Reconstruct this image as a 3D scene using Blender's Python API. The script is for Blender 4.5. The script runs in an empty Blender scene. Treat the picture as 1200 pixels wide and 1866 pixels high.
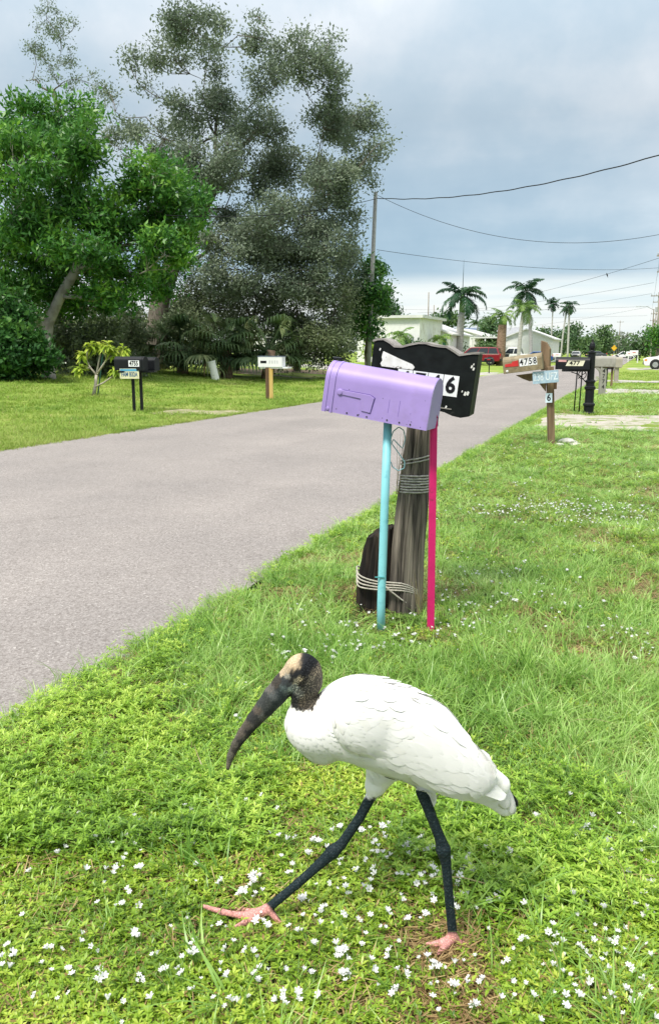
import bpy, bmesh, math, random
import numpy as np
from mathutils import Vector, Matrix
R = math.radians
scene = bpy.context.scene
COL = scene.collection

# ------------------------------------------------------------------ camera
F_PX, CX, CY = 1500.0, 600.0, 933.0        # focal length and centre in photo pixels (1200 x 1866)
PITCH = math.atan((933 - 640) / F_PX)
CAM = np.array([0.0, 0.0, 1.5])
cam_data = bpy.data.cameras.new("camera")
cam = bpy.data.objects.new("camera", cam_data)
COL.objects.link(cam)
cam.location = CAM
cam.rotation_euler = (math.pi / 2 - PITCH, 0, 0)
cam_data.sensor_fit = 'VERTICAL'
cam_data.sensor_height = 36.0
cam_data.lens = 36.0 * F_PX / 1866.0
cam_data.clip_start = 0.05
cam_data.clip_end = 6000
scene.camera = cam

# ------------------------------------------------------------------ sky, sun, exposure
SUN_EL, SUN_AZ = R(58), R(-140)            # azimuth clockwise from +Y: behind and to the left of the camera
world = bpy.data.worlds.new("World")
scene.world = world
world.use_nodes = True
def build_world():
    nt = world.node_tree
    N, L = nt.nodes, nt.links
    N.clear()
    def nd(t, **k):
        n = N.new(t)
        for a, b in k.items():
            setattr(n, a, b)
        return n
    def math_(op, a, b=None, c=None, clamp=False):
        n = nd('ShaderNodeMath', operation=op, use_clamp=clamp)
        for i, s in enumerate((a, b, c)):
            if s is None: continue
            if isinstance(s, (int, float)): n.inputs[i].default_value = s
            else: L.new(s, n.inputs[i])
        return n.outputs[0]
    def ramp(sock, stops, interp='LINEAR'):
        r = nd('ShaderNodeValToRGB'); r.color_ramp.interpolation = interp
        el = r.color_ramp.elements
        while len(el) < len(stops): el.new(0.5)
        for e, (p, c) in zip(el, stops):
            e.position = p; e.color = (*c, 1)
        L.new(sock, r.inputs[0]); return r.outputs[0]
    def mix(f, a, b, typ='MIX'):
        m = nd('ShaderNodeMix', data_type='RGBA', blend_type=typ)
        for k, s in ((0, f), (6, a), (7, b)):
            if isinstance(s, (int, float)): m.inputs[k].default_value = s
            elif isinstance(s, tuple): m.inputs[k].default_value = (*s, 1)
            else: L.new(s, m.inputs[k])
        return m.outputs[2]
    sky = nd('ShaderNodeTexSky', sky_type='NISHITA')
    sky.sun_disc = False
    sky.sun_elevation = SUN_EL
    sky.sun_rotation = SUN_AZ
    tc = nd('ShaderNodeTexCoord')
    sep = nd('ShaderNodeSeparateXYZ'); L.new(tc.outputs['Generated'], sep.inputs[0])
    z = math_('MAXIMUM', sep.outputs[2], 0.0)
    den = math_('ADD', z, 0.10)
    px = math_('DIVIDE', sep.outputs[0], den)
    py = math_('DIVIDE', sep.outputs[1], den)
    cmb = nd('ShaderNodeCombineXYZ'); L.new(px, cmb.inputs[0]); L.new(py, cmb.inputs[1])
    n1 = nd('ShaderNodeTexNoise'); n1.inputs['Scale'].default_value = 0.9; n1.inputs['Detail'].default_value = 6; n1.inputs['Roughness'].default_value = 0.52; n1.inputs['Distortion'].default_value = 0.15
    L.new(cmb.outputs[0], n1.inputs['Vector'])
    n2 = nd('ShaderNodeTexNoise'); n2.inputs['Scale'].default_value = 4.2; n2.inputs['Detail'].default_value = 6; n2.inputs['Roughness'].default_value = 0.55
    L.new(tc.outputs['Generated'], n2.inputs['Vector'])
    nsum = math_('ADD', math_('MULTIPLY', n1.outputs[0], 0.40), math_('MULTIPLY', n2.outputs[0], 0.60))
    # cloud deck: blue-grey undersides to pale lilac-grey (linear, before exposure; x10 because the Background runs at 0.1)
    deck = ramp(nsum, [(0.34, (1.30, 1.70, 2.02)), (0.47, (1.68, 2.02, 2.28)), (0.57, (2.20, 2.40, 2.56)), (0.68, (3.00, 3.06, 3.10))])
    # lower part of the deck darker and bluer, as an overcast deck seen edge on
    low = nd('ShaderNodeMapRange'); low.inputs[1].default_value = 0.07; low.inputs[2].default_value = 0.30; low.interpolation_type = 'SMOOTHSTEP'
    L.new(z, low.inputs[0])
    deck = mix(low.outputs[0], mix(1.0, deck, (0.80, 0.92, 1.0), 'MULTIPLY'), deck)
    # overcast brightening towards the zenith, the same in every direction
    zen = nd('ShaderNodeMapRange'); zen.inputs[1].default_value = 0.25; zen.inputs[2].default_value = 1.0; zen.inputs[3].default_value = 1.0; zen.inputs[4].default_value = 3.0
    L.new(z, zen.inputs[0])
    # overhead, out of view, the deck is tinted less blue, warming the ground light
    ovh = nd('ShaderNodeMapRange'); ovh.inputs[1].default_value = 0.36; ovh.inputs[2].default_value = 0.75; ovh.interpolation_type = 'SMOOTHSTEP'; L.new(z, ovh.inputs[0])
    deck = mix(ovh.outputs[0], deck, mix(1.0, deck, (1.15, 1.02, 0.92), 'MULTIPLY'))
    vm = nd('ShaderNodeVectorMath', operation='SCALE'); L.new(deck, vm.inputs[0]); L.new(zen.outputs[0], vm.inputs['Scale'])
    # clear band under the edge of the deck
    wob = math_('ADD', z, math_('MULTIPLY', math_('SUBTRACT', n1.outputs[0], 0.5), 0.02))
    band = nd('ShaderNodeMapRange'); band.inputs[1].default_value = 0.070; band.inputs[2].default_value = 0.092; band.interpolation_type = 'SMOOTHSTEP'
    L.new(wob, band.inputs[0])
    streak = nd('ShaderNodeTexNoise'); streak.inputs['Scale'].default_value = 5; streak.inputs['Detail'].default_value = 5
    mp = nd('ShaderNodeMapping'); mp.inputs['Scale'].default_value = (1, 1, 14); L.new(tc.outputs['Generated'], mp.inputs[0]); L.new(mp.outputs[0], streak.inputs['Vector'])
    clear = ramp(streak.outputs[0], [(0.3, (2.5, 2.9, 3.05)), (0.65, (3.15, 3.25, 3.2))])
    clouds = mix(band.outputs[0], clear, vm.outputs[0])
    final = mix(0.94, sky.outputs[0], clouds)
    bg = nd('ShaderNodeBackground'); bg.inputs['Strength'].default_value = 0.1
    L.new(final, bg.inputs[0])
    out = nd('ShaderNodeOutputWorld'); L.new(bg.outputs[0], out.inputs[0])
build_world()

sun_data = bpy.data.lights.new("sun", 'SUN')
sun_data.energy = 1.5
sun_data.angle = R(12)
sun_data.color = (1.0, 0.95, 0.86)
sun = bpy.data.objects.new("sun", sun_data)
COL.objects.link(sun)
_sd = Vector((math.sin(SUN_AZ) * math.cos(SUN_EL), math.cos(SUN_AZ) * math.cos(SUN_EL), math.sin(SUN_EL)))
sun.rotation_euler = (-_sd).to_track_quat('-Z', 'Y').to_euler()
sun.location = (-20, -20, 40)

scene.render.engine = 'CYCLES'
scene.view_settings.view_transform = 'Standard'
scene.view_settings.look = 'None'
scene.view_settings.exposure = 1.58
scene.view_settings.gamma = 1.0
scene.view_settings.use_curve_mapping = False
scene.cycles.use_denoising = True
scene.cycles.max_bounces = 6
scene.cycles.transparent_max_bounces = 8
scene.cycles.sample_clamp_indirect = 6

# ------------------------------------------------------------------ picture <-> place
_cp, _sp = math.cos(PITCH), math.sin(PITCH)
def ray(x, y):
    a, b = (x - CX), (CY - y)
    return np.array([a, _cp * F_PX + _sp * b, -_sp * F_PX + _cp * b]) / F_PX
def at(x, y, D):
    r = ray(x, y)
    return Vector(CAM + r * (D / r[1]))
def pxm(D, z=1.0):
    """photo pixels per metre at distance D and height z"""
    return F_PX / (D * _cp + (1.5 - z) * _sp)

# road frame: u runs along the road, v to its left
PHI = math.atan((1165 - 600) / F_PX)
DX, DY = math.sin(PHI), math.cos(PHI)
def uv2xy(u, v): return u * DX - v * DY, u * DY + v * DX
def xy2uv(x, y): return x * DX + y * DY, -x * DY + y * DX
ROAD_R, ROAD_L = 2.30, 9.15
def sstep(t):
    t = np.clip(t, 0, 1); return t * t * (3 - 2 * t)
def height(x, y):
    x = np.asarray(x, float); y = np.asarray(y, float)
    u, v = xy2uv(x, y)
    off = np.maximum(ROAD_R - v, v - ROAD_L)             # metres outside the asphalt
    bump = 0.020 * np.sin(1.7 * x + 0.6) * np.sin(1.3 * y + 1.1) + 0.012 * np.sin(3.9 * x - 2.2 * y) + 0.007 * np.sin(7.3 * x + 5.1 * y + 0.7)
    z = -0.035 + 0.045 * sstep((off + 0.05) / 0.2) + bump * sstep(off / 0.9)
    z = z + 0.50 * sstep((v - 12.5) / 11.0)
    return z
def gnd(x, y, lift=0.0):
    r = ray(x, y); z = 0.0
    for _ in range(25):
        t = (z + lift - CAM[2]) / r[2]
        p = CAM + r * t
        z = float(height(p[0], p[1]))
    return Vector(p)

# ------------------------------------------------------------------ materials
MATS = {}
def mat(name, col, rough=0.7, var=0.15, scale=6.0, col2=None, bump=0.0, bscale=None, metallic=0.0, spec=0.3,
        stretch=(1, 1, 1), lo=0.35, hi=0.65, detail=4.0, dirt=None, dirt_scale=3.0, dirt_lo=0.55, dirt_hi=0.72, coat=0.0):
    if name in MATS: return MATS[name]
    m = bpy.data.materials.new(name); m.use_nodes = True
    nt = m.node_tree; N, L = nt.nodes, nt.links
    b = N['Principled BSDF']
    b.inputs['Roughness'].default_value = rough
    b.inputs['Metallic'].default_value = metallic
    b.inputs['Specular IOR Level'].default_value = spec
    b.inputs['Coat Weight'].default_value = coat
    tc = N.new('ShaderNodeTexCoord'); mp = N.new('ShaderNodeMapping')
    mp.inputs['Scale'].default_value = stretch
    L.new(tc.outputs['Object'], mp.inputs[0])
    nz = N.new('ShaderNodeTexNoise'); nz.inputs['Scale'].default_value = scale; nz.inputs['Detail'].default_value = detail
    L.new(mp.outputs[0], nz.inputs['Vector'])
    rp = N.new('ShaderNodeValToRGB')
    c1 = tuple(c * (1 - var) for c in col); c2 = tuple(min(1, c * (1 + var)) for c in col) if col2 is None else col2
    if col2 is not None: c1 = col
    rp.color_ramp.elements[0].position = lo; rp.color_ramp.elements[0].color = (*c1, 1)
    rp.color_ramp.elements[1].position = hi; rp.color_ramp.elements[1].color = (*c2, 1)
    L.new(nz.outputs[0], rp.inputs[0])
    out = rp.outputs[0]
    if dirt is not None:
        n3 = N.new('ShaderNodeTexNoise'); n3.inputs['Scale'].default_value = dirt_scale; n3.inputs['Detail'].default_value = 6; n3.inputs['Roughness'].default_value = 0.6
        L.new(tc.outputs['Object'], n3.inputs['Vector'])
        mr = N.new('ShaderNodeMapRange'); mr.inputs[1].default_value = dirt_lo; mr.inputs[2].default_value = dirt_hi
        L.new(n3.outputs[0], mr.inputs[0])
        mx = N.new('ShaderNodeMix'); mx.data_type = 'RGBA'
        L.new(mr.outputs[0], mx.inputs[0]); L.new(out, mx.inputs[6]); mx.inputs[7].default_value = (*dirt, 1)
        out = mx.outputs[2]
    L.new(out, b.inputs['Base Color'])
    if bump:
        n2 = N.new('ShaderNodeTexNoise'); n2.inputs['Scale'].default_value = bscale or scale * 3; n2.inputs['Detail'].default_value = 5
        L.new(mp.outputs[0], n2.inputs['Vector'])
        bp = N.new('ShaderNodeBump'); bp.inputs['Strength'].default_value = min(1.0, bump); bp.inputs['Distance'].default_value = 0.01
        L.new(n2.outputs[0], bp.inputs['Height']); L.new(bp.outputs[0], b.inputs['Normal'])
    MATS[name] = m
    return m

def leaf_mat(name, c_dark, c_mid, c_light, transl=0.35, rough=0.5, pos_scale=1.2, pos_mix=0.5, spec=0.25, brown=None, brown_amt=0.0):
    """leaf colour varies leaf by leaf (attribute rnd), plant by plant and by place"""
    if name in MATS: return MATS[name]
    m = bpy.data.materials.new(name); m.use_nodes = True
    nt = m.node_tree; N, L = nt.nodes, nt.links
    b = N['Principled BSDF']; out = N['Material Output']
    at_ = N.new('ShaderNodeAttribute'); at_.attribute_name = 'rnd'
    oi = N.new('ShaderNodeObjectInfo')
    geo = N.new('ShaderNodeNewGeometry')
    nz = N.new('ShaderNodeTexNoise'); nz.inputs['Scale'].default_value = pos_scale; nz.inputs['Detail'].default_value = 3
    L.new(geo.outputs['Position'], nz.inputs['Vector'])
    def ma(op, a, b_):
        n = N.new('ShaderNodeMath'); n.operation = op
        for i, s in enumerate((a, b_)):
            if isinstance(s, (int, float)): n.inputs[i].default_value = s
            else: L.new(s, n.inputs[i])
        return n.outputs[0]
    mrp = N.new('ShaderNodeMapRange'); mrp.inputs[1].default_value = 0.3; mrp.inputs[2].default_value = 0.7
    L.new(nz.outputs[0], mrp.inputs[0])
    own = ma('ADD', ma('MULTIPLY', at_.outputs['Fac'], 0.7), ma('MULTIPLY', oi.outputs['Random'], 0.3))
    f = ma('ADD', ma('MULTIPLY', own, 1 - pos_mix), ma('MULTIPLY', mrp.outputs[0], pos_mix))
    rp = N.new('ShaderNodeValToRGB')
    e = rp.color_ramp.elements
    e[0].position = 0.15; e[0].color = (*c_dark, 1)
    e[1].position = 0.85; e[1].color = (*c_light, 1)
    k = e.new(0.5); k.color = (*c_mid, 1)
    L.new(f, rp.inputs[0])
    colr = rp.outputs[0]
    if brown is not None:
        gt = ma('GREATER_THAN', at_.outputs['Fac'], 1 - brown_amt)
        mx = N.new('ShaderNodeMix'); mx.data_type = 'RGBA'
        L.new(gt, mx.inputs[0]); L.new(colr, mx.inputs[6]); mx.inputs[7].default_value = (*brown, 1)
        colr = mx.outputs[2]
    L.new(colr, b.inputs['Base Color'])
    b.inputs['Roughness'].default_value = rough
    b.inputs['Specular IOR Level'].default_value = spec
    tr = N.new('ShaderNodeBsdfTranslucent'); L.new(colr, tr.inputs[0])
    ms = N.new('ShaderNodeMixShader'); ms.inputs[0].default_value = transl
    L.new(b.outputs[0], ms.inputs[1]); L.new(tr.outputs[0], ms.inputs[2])
    L.new(ms.outputs[0], out.inputs[0])
    MATS[name] = m
    return m

# ------------------------------------------------------------------ mesh builder and scene graph
class MB:
    def __init__(s): s.v = []; s.f = []; s.mi = []; s.rnd = []
    def add(s, vs, fs, m=0):
        o = len(s.v)
        s.v.extend([tuple(p) for p in vs]); s.f.extend([tuple(i + o for i in q) for q in fs]); s.mi.extend([m] * len(fs))
        return s
    def box(s, c, size, rot=None, m=0, taper=1.0):
        hx, hy, hz = (k / 2 for k in size); vs = []
        for dz in (-1, 1):
            t = taper if dz > 0 else 1.0
            for dx, dy in ((-1, -1), (1, -1), (1, 1), (-1, 1)):
                p = Vector((dx * hx * t, dy * hy * t, dz * hz))
                if rot is not None: p = rot @ p
                vs.append(p + Vector(c))
        return s.add(vs, [(3, 2, 1, 0), (4, 5, 6, 7), (0, 1, 5, 4), (1, 2, 6, 5), (2, 3, 7, 6), (3, 0, 4, 7)], m)
    def tube(s, pts, radii, n=8, m=0, cap=True, flat=1.0):
        pts = [Vector(p) for p in pts]
        if isinstance(radii, (int, float)): radii = [radii] * len(pts)
        rings = []; up = None
        for i, p in enumerate(pts):
            t = (pts[min(i + 1, len(pts) - 1)] - pts[max(i - 1, 0)])
            t = t.normalized() if t.length > 1e-9 else Vector((0, 0, 1))
            if up is None:
                up = Vector((1, 0, 0)) if abs(t.x) < 0.8 else Vector((0, 1, 0))
            up = (up - t * up.dot(t)); up = up.normalized() if up.length > 1e-6 else t.orthogonal().normalized()
            w = t.cross(up)
            rings.append([p + (up * math.cos(2 * math.pi * k / n) + w * math.sin(2 * math.pi * k / n) * flat) * radii[i] for k in range(n)])
        vs = [q for r_ in rings for q in r_]; fs = []
        for i in range(len(rings) - 1):
            for k in range(n):
                a, b = i * n + k, i * n + (k + 1) % n
                fs.append((a, b, b + n, a + n))
        if cap:
            fs.append(tuple(reversed(range(n)))); fs.append(tuple((len(rings) - 1) * n + k for k in range(n)))
        return s.add(vs, fs, m)
    def lathe(s, prof, c=(0, 0, 0), n=16, m=0, rot=None):
        c = Vector(c); vs = []; fs = []
        for r_, z in prof:
            for k in range(n):
                p = Vector((r_ * math.cos(2 * math.pi * k / n), r_ * math.sin(2 * math.pi * k / n), z))
                if rot is not None: p = rot @ p
                vs.append(p + c)
        for i in range(len(prof) - 1):
            for k in range(n):
                a, b = i * n + k, i * n + (k + 1) % n
                fs.append((a, b, b + n, a + n))
        fs.append(tuple(reversed(range(n)))); fs.append(tuple((len(prof) - 1) * n + k for k in range(n)))
        return s.add(vs, fs, m)
    def prism(s, poly, y0, y1, m=0):
        """poly in (x, z), extruded along y"""
        n = len(poly)
        vs = [(x, y0, z) for x, z in poly] + [(x, y1, z) for x, z in poly]
        fs = [tuple(range(n)), tuple(reversed(range(n, 2 * n)))] + [(k, k + n, (k + 1) % n + n, (k + 1) % n) for k in range(n)]
        return s.add(vs, fs, m)
    def build(s, name, mats, parent=None, smooth=False, bev=0.0, rnd=None):
        me = bpy.data.meshes.new(name)
        me.from_pydata(s.v, [], s.f); me.update()
        bm_fix(me)
        return mkobj(name, me, mats, parent, smooth, bev, s.mi if len(set(s.mi)) > 1 else None)
def bm_fix(me):
    if len(me.polygons) > 20000: return
    b = bmesh.new(); b.from_mesh(me)
    bmesh.ops.recalc_face_normals(b, faces=b.faces)
    b.to_mesh(me); b.free()
def mkobj(name, me, mats, parent=None, smooth=False, bev=0.0, mi=None):
    o = bpy.data.objects.new(name, me); COL.objects.link(o)
    for m in (mats if isinstance(mats, (list, tuple)) else [mats]): me.materials.append(m)
    if mi is not None: me.polygons.foreach_set('material_index', mi)
    if smooth:
        me.polygons.foreach_set('use_smooth', [True] * len(me.polygons))
    if bev:
        md = o.modifiers.new('edge', 'BEVEL'); md.width = bev; md.segments = 2; md.limit_method = 'ANGLE'; md.angle_limit = R(40)
        if not smooth: me.polygons.foreach_set('use_smooth', [False] * len(me.polygons))
    if parent is not None: o.parent = parent
    return o
def np_mesh(name, V, Fq, rnd=None, vcol=None):
    """big meshes from arrays: V (n,3), Fq (m,k) faces all of k corners"""
    me = bpy.data.meshes.new(name)
    V = np.asarray(V, np.float32); Fq = np.asarray(Fq, np.int32)
    me.vertices.add(len(V)); me.vertices.foreach_set('co', V.ravel())
    k = Fq.shape[1]
    me.loops.add(Fq.size); me.loops.foreach_set('vertex_index', Fq.ravel())
    me.polygons.add(len(Fq)); me.polygons.foreach_set('loop_start', np.arange(0, Fq.size, k, dtype=np.int32))
    me.update(calc_edges=True)
    if rnd is not None:
        a = me.attributes.new('rnd', 'FLOAT', 'POINT'); a.data.foreach_set('value', np.asarray(rnd, np.float32))
    if vcol is not None:
        a = me.attributes.new('Col', 'FLOAT_COLOR', 'POINT')
        c4 = np.ones((len(V), 4), np.float32); c4[:, :3] = vcol
        a.data.foreach_set('color', c4.ravel())
    return me
def smooth_by_angle(o, a=35):
    o.data.polygons.foreach_set('use_smooth', [True] * len(o.data.polygons)); o.data.set_sharp_from_angle(angle=R(a)); return o
def empty(name, loc=(0, 0, 0), rotz=0.0):
    o = bpy.data.objects.new(name, None); COL.objects.link(o)
    o.location = loc; o.rotation_euler = (0, 0, rotz); o.empty_display_size = 0.1
    return o
def tag(o, label=None, cat=None, group=None, kind=None):
    if label: o['label'] = label
    if cat: o['category'] = cat
    if group: o['group'] = group
    if kind: o['kind'] = kind
    return o
def copy_tree(o, parent=None):
    c = o.copy(); COL.objects.link(c); c.parent = parent
    for ch in list(o.children): copy_tree(ch, c)
    return c
def text_mesh(txt, size, mat_, parent, loc, rot=(math.pi / 2, 0, 0), name='numeral', align='CENTER', extrude=0.0008, sx=1.0, bold=0.0):
    cu = bpy.data.curves.new(name, 'FONT'); cu.body = txt; cu.size = size; cu.align_x = align; cu.align_y = 'CENTER'
    cu.extrude = extrude; cu.offset = bold; cu.resolution_u = 3
    t = bpy.data.objects.new(name, cu); COL.objects.link(t)
    bpy.context.view_layer.update()
    me = bpy.data.meshes.new_from_object(t.evaluated_get(bpy.context.evaluated_depsgraph_get()))
    COL.objects.unlink(t); bpy.data.objects.remove(t); bpy.data.curves.remove(cu)
    o = bpy.data.objects.new(name, me); COL.objects.link(o)
    me.materials.clear(); me.materials.append(mat_)
    o.location = loc; o.rotation_euler = rot; o.scale = (sx, 1, 1); o.parent = parent
    return o
rng = np.random.default_rng(7)
random.seed(7)
# ================================================================== SETTING: ground, road, driveways
def ground_mat():
    m = bpy.data.materials.new('lawn_soil'); m.use_nodes = True
    nt = m.node_tree; N, L = nt.nodes, nt.links; b = N['Principled BSDF']
    geo = N.new('ShaderNodeNewGeometry')
    def noise(s, d=4):
        n = N.new('ShaderNodeTexNoise'); n.inputs['Scale'].default_value = s; n.inputs['Detail'].default_value = d
        L.new(geo.outputs['Position'], n.inputs['Vector']); return n.outputs[0]
    def ramp(s, stops):
        r = N.new('ShaderNodeValToRGB'); e = r.color_ramp.elements
        while len(e) < len(stops): e.new(.5)
        for k, (p, c) in zip(e, stops): k.position = p; k.color = (*c, 1)
        L.new(s, r.inputs[0]); return r.outputs[0]
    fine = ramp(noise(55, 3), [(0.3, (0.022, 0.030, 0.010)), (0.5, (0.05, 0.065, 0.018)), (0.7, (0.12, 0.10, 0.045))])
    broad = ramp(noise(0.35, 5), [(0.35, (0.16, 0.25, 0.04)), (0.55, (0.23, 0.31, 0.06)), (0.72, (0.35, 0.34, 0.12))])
    # far from the lens the blades are too small to build one by one: the sheet carries the lawn's own colour
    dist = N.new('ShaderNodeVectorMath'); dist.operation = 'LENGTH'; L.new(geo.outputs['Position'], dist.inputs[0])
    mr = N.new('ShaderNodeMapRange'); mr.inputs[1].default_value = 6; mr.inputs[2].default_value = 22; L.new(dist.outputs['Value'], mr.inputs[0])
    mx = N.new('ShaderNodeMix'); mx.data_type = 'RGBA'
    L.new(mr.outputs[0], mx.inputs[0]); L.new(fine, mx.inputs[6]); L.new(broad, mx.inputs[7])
    L.new(mx.outputs[2], b.inputs['Base Color']); b.inputs['Roughness'].default_value = 0.95; b.inputs['Specular IOR Level'].default_value = 0.1
    bp = N.new('ShaderNodeBump'); bp.inputs['Strength'].default_value = 0.8; bp.inputs['Distance'].default_value = 0.03
    L.new(noise(30, 4), bp.inputs['Height']); L.new(bp.outputs[0], b.inputs['Normal'])
    return m
def spaced(lo, hi, fine, grow):
    out = [0.0]; st = fine
    while out[-1] < hi: out.append(out[-1] + st); st *= grow
    neg = [0.0]; st = fine
    while neg[-1] > lo: neg.append(neg[-1] - st); st *= grow
    return np.array(sorted(set(neg[1:] + out)))
us = 2.5 + spaced(-60, 1900, 0.07, 1.022)
vs_ = 2.2 + spaced(-1500, 1500, 0.06, 1.045)
U, V_ = np.meshgrid(us, vs_, indexing='ij')
X, Y = uv2xy(U, V_)
Z = height(X, Y)
nu, nv = U.shape
idx = np.arange(nu * nv).reshape(nu, nv)
quads = np.stack([idx[:-1, :-1], idx[1:, :-1], idx[1:, 1:], idx[:-1, 1:]], -1).reshape(-1, 4)
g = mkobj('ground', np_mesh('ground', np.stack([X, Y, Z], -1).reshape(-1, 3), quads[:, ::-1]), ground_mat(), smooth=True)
tag(g, 'grassy verge and lawns on both sides of the road', 'ground', kind='structure')

def road_mat():
    m = bpy.data.materials.new('old_asphalt'); m.use_nodes = True
    nt = m.node_tree; N, L = nt.nodes, nt.links; b = N['Principled BSDF']
    geo = N.new('ShaderNodeNewGeometry')
    def noise(s, d=3, r=.5):
        n = N.new('ShaderNodeTexNoise'); n.inputs['Scale'].default_value = s; n.inputs['Detail'].default_value = d; n.inputs['Roughness'].default_value = r
        L.new(geo.outputs['Position'], n.inputs['Vector']); return n.outputs[0]
    vo = N.new('ShaderNodeTexVoronoi'); vo.inputs['Scale'].default_value = 95; L.new(geo.outputs['Position'], vo.inputs['Vector'])
    def ramp(s, stops):
        r = N.new('ShaderNodeValToRGB'); e = r.color_ramp.elements
        while len(e) < len(stops): e.new(.5)
        for k, (p, c) in zip(e, stops): k.position = p; k.color = (*c, 1)
        L.new(s, r.inputs[0]); return r.outputs[0]
    chips = ramp(vo.outputs['Color'], [(0.0, (0.165, 0.147, 0.136)), (0.45, (0.266, 0.245, 0.234)), (0.85, (0.325, 0.302, 0.290)), (1.0, (0.50, 0.475, 0.45))])
    broad = ramp(noise(0.5, 6, .6), [(0.3, (0.88, 0.87, 0.87)), (0.7, (1.08, 1.06, 1.05))])
    mx = N.new('ShaderNodeMix'); mx.data_type = 'RGBA'; mx.blend_type = 'MULTIPLY'; mx.inputs[0].default_value = 1
    L.new(chips, mx.inputs[6]); L.new(broad, mx.inputs[7])
    grit = ramp(noise(240, 2), [(0.33, (0.62, 0.61, 0.6)), (0.5, (1, 1, 1)), (0.72, (1.18, 1.18, 1.18))])
    m2 = N.new('ShaderNodeMix'); m2.data_type = 'RGBA'; m2.blend_type = 'MULTIPLY'; m2.inputs[0].default_value = .9
    L.new(mx.outputs[2], m2.inputs[6]); L.new(grit, m2.inputs[7])
    # worn wheel tracks along the lane, hairline cracks and a few darker stains
    dv = N.new('ShaderNodeVectorMath'); dv.operation = 'DOT_PRODUCT'; L.new(geo.outputs['Position'], dv.inputs[0]); dv.inputs[1].default_value = (-DY, DX, 0)
    sn = N.new('ShaderNodeMath'); sn.operation = 'SINE'; ml = N.new('ShaderNodeMath'); ml.operation = 'MULTIPLY_ADD'; ml.inputs[1].default_value = 3.55; ml.inputs[2].default_value = .6
    L.new(dv.outputs['Value'], ml.inputs[0]); L.new(ml.outputs[0], sn.inputs[0])
    tr = ramp(sn.outputs[0], [(0.0, (.98, .98, .98)), (1.0, (1.03, 1.028, 1.025))])
    vc = N.new('ShaderNodeTexVoronoi'); vc.feature = 'DISTANCE_TO_EDGE'; vc.inputs['Scale'].default_value = .33
    wv = N.new('ShaderNodeTexNoise'); wv.inputs['Scale'].default_value = 1.7; wv.inputs['Detail'].default_value = 6; L.new(geo.outputs['Position'], wv.inputs['Vector'])
    vm_ = N.new('ShaderNodeVectorMath'); vm_.operation = 'MULTIPLY_ADD'; vm_.inputs[1].default_value = (.9, .9, 0); L.new(wv.outputs['Color'], vm_.inputs[0]); L.new(geo.outputs['Position'], vm_.inputs[2]); L.new(vm_.outputs[0], vc.inputs['Vector'])
    crk = ramp(vc.outputs['Distance'], [(0.0, (.90, .895, .89)), (0.003, (.96, .96, .96)), (0.005, (1, 1, 1))])
    stn = ramp(noise(1.3, 7, .68), [(0.30, (.88, .875, .87)), (0.40, (.985, .985, .985)), (0.62, (1, 1, 1)), (0.75, (1.06, 1.055, 1.05))])
    res = m2.outputs[2]
    for extra in (tr, crk, stn):
        mm = N.new('ShaderNodeMix'); mm.data_type = 'RGBA'; mm.blend_type = 'MULTIPLY'; mm.inputs[0].default_value = 1; L.new(res, mm.inputs[6]); L.new(extra, mm.inputs[7]); res = mm.outputs[2]
    L.new(res, b.inputs['Base Color'])
    b.inputs['Roughness'].default_value = 0.85; b.inputs['Specular IOR Level'].default_value = 0.25
    bp = N.new('ShaderNodeBump'); bp.inputs['Strength'].default_value = 0.5; bp.inputs['Distance'].default_value = 0.004
    L.new(vo.outputs['Distance'], bp.inputs['Height']); L.new(bp.outputs[0], b.inputs['Normal'])
    return m
ru = np.concatenate([np.arange(-14, 60, 0.25), np.geomspace(60, 1800, 60)])
edge_r = ROAD_R - 0.03 + 0.035 * np.sin(ru * 2.1) * np.sin(ru * 0.83 + 1) + 0.02 * np.sin(ru * 5.7)
edge_l = ROAD_L + 0.05 + 0.05 * np.sin(ru * 1.3 + .4) * np.sin(ru * 0.6) + 0.025 * np.sin(ru * 4.1)
cols = 9
RV = edge_r[:, None] + (edge_l - edge_r)[:, None] * np.linspace(0, 1, cols)[None]
RU = np.repeat(ru[:, None], cols, 1)
RX, RY = uv2xy(RU, RV)
RZ = 0.0 + 0.03 * (1 - (2 * np.linspace(0, 1, cols) - 1) ** 2)[None] + 0 * RU
ridx = np.arange(RX.size).reshape(RX.shape)
rq = np.stack([ridx[:-1, :-1], ridx[:-1, 1:], ridx[1:, 1:], ridx[1:, :-1]], -1).reshape(-1, 4)
rme = np_mesh('road', np.stack([RX, RY, RZ], -1).reshape(-1, 3), rq)
bm_fix(rme)
tag(mkobj('road', rme, road_mat(), smooth=True), 'pale grey asphalt road running away to the horizon', 'road', kind='structure')

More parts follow.
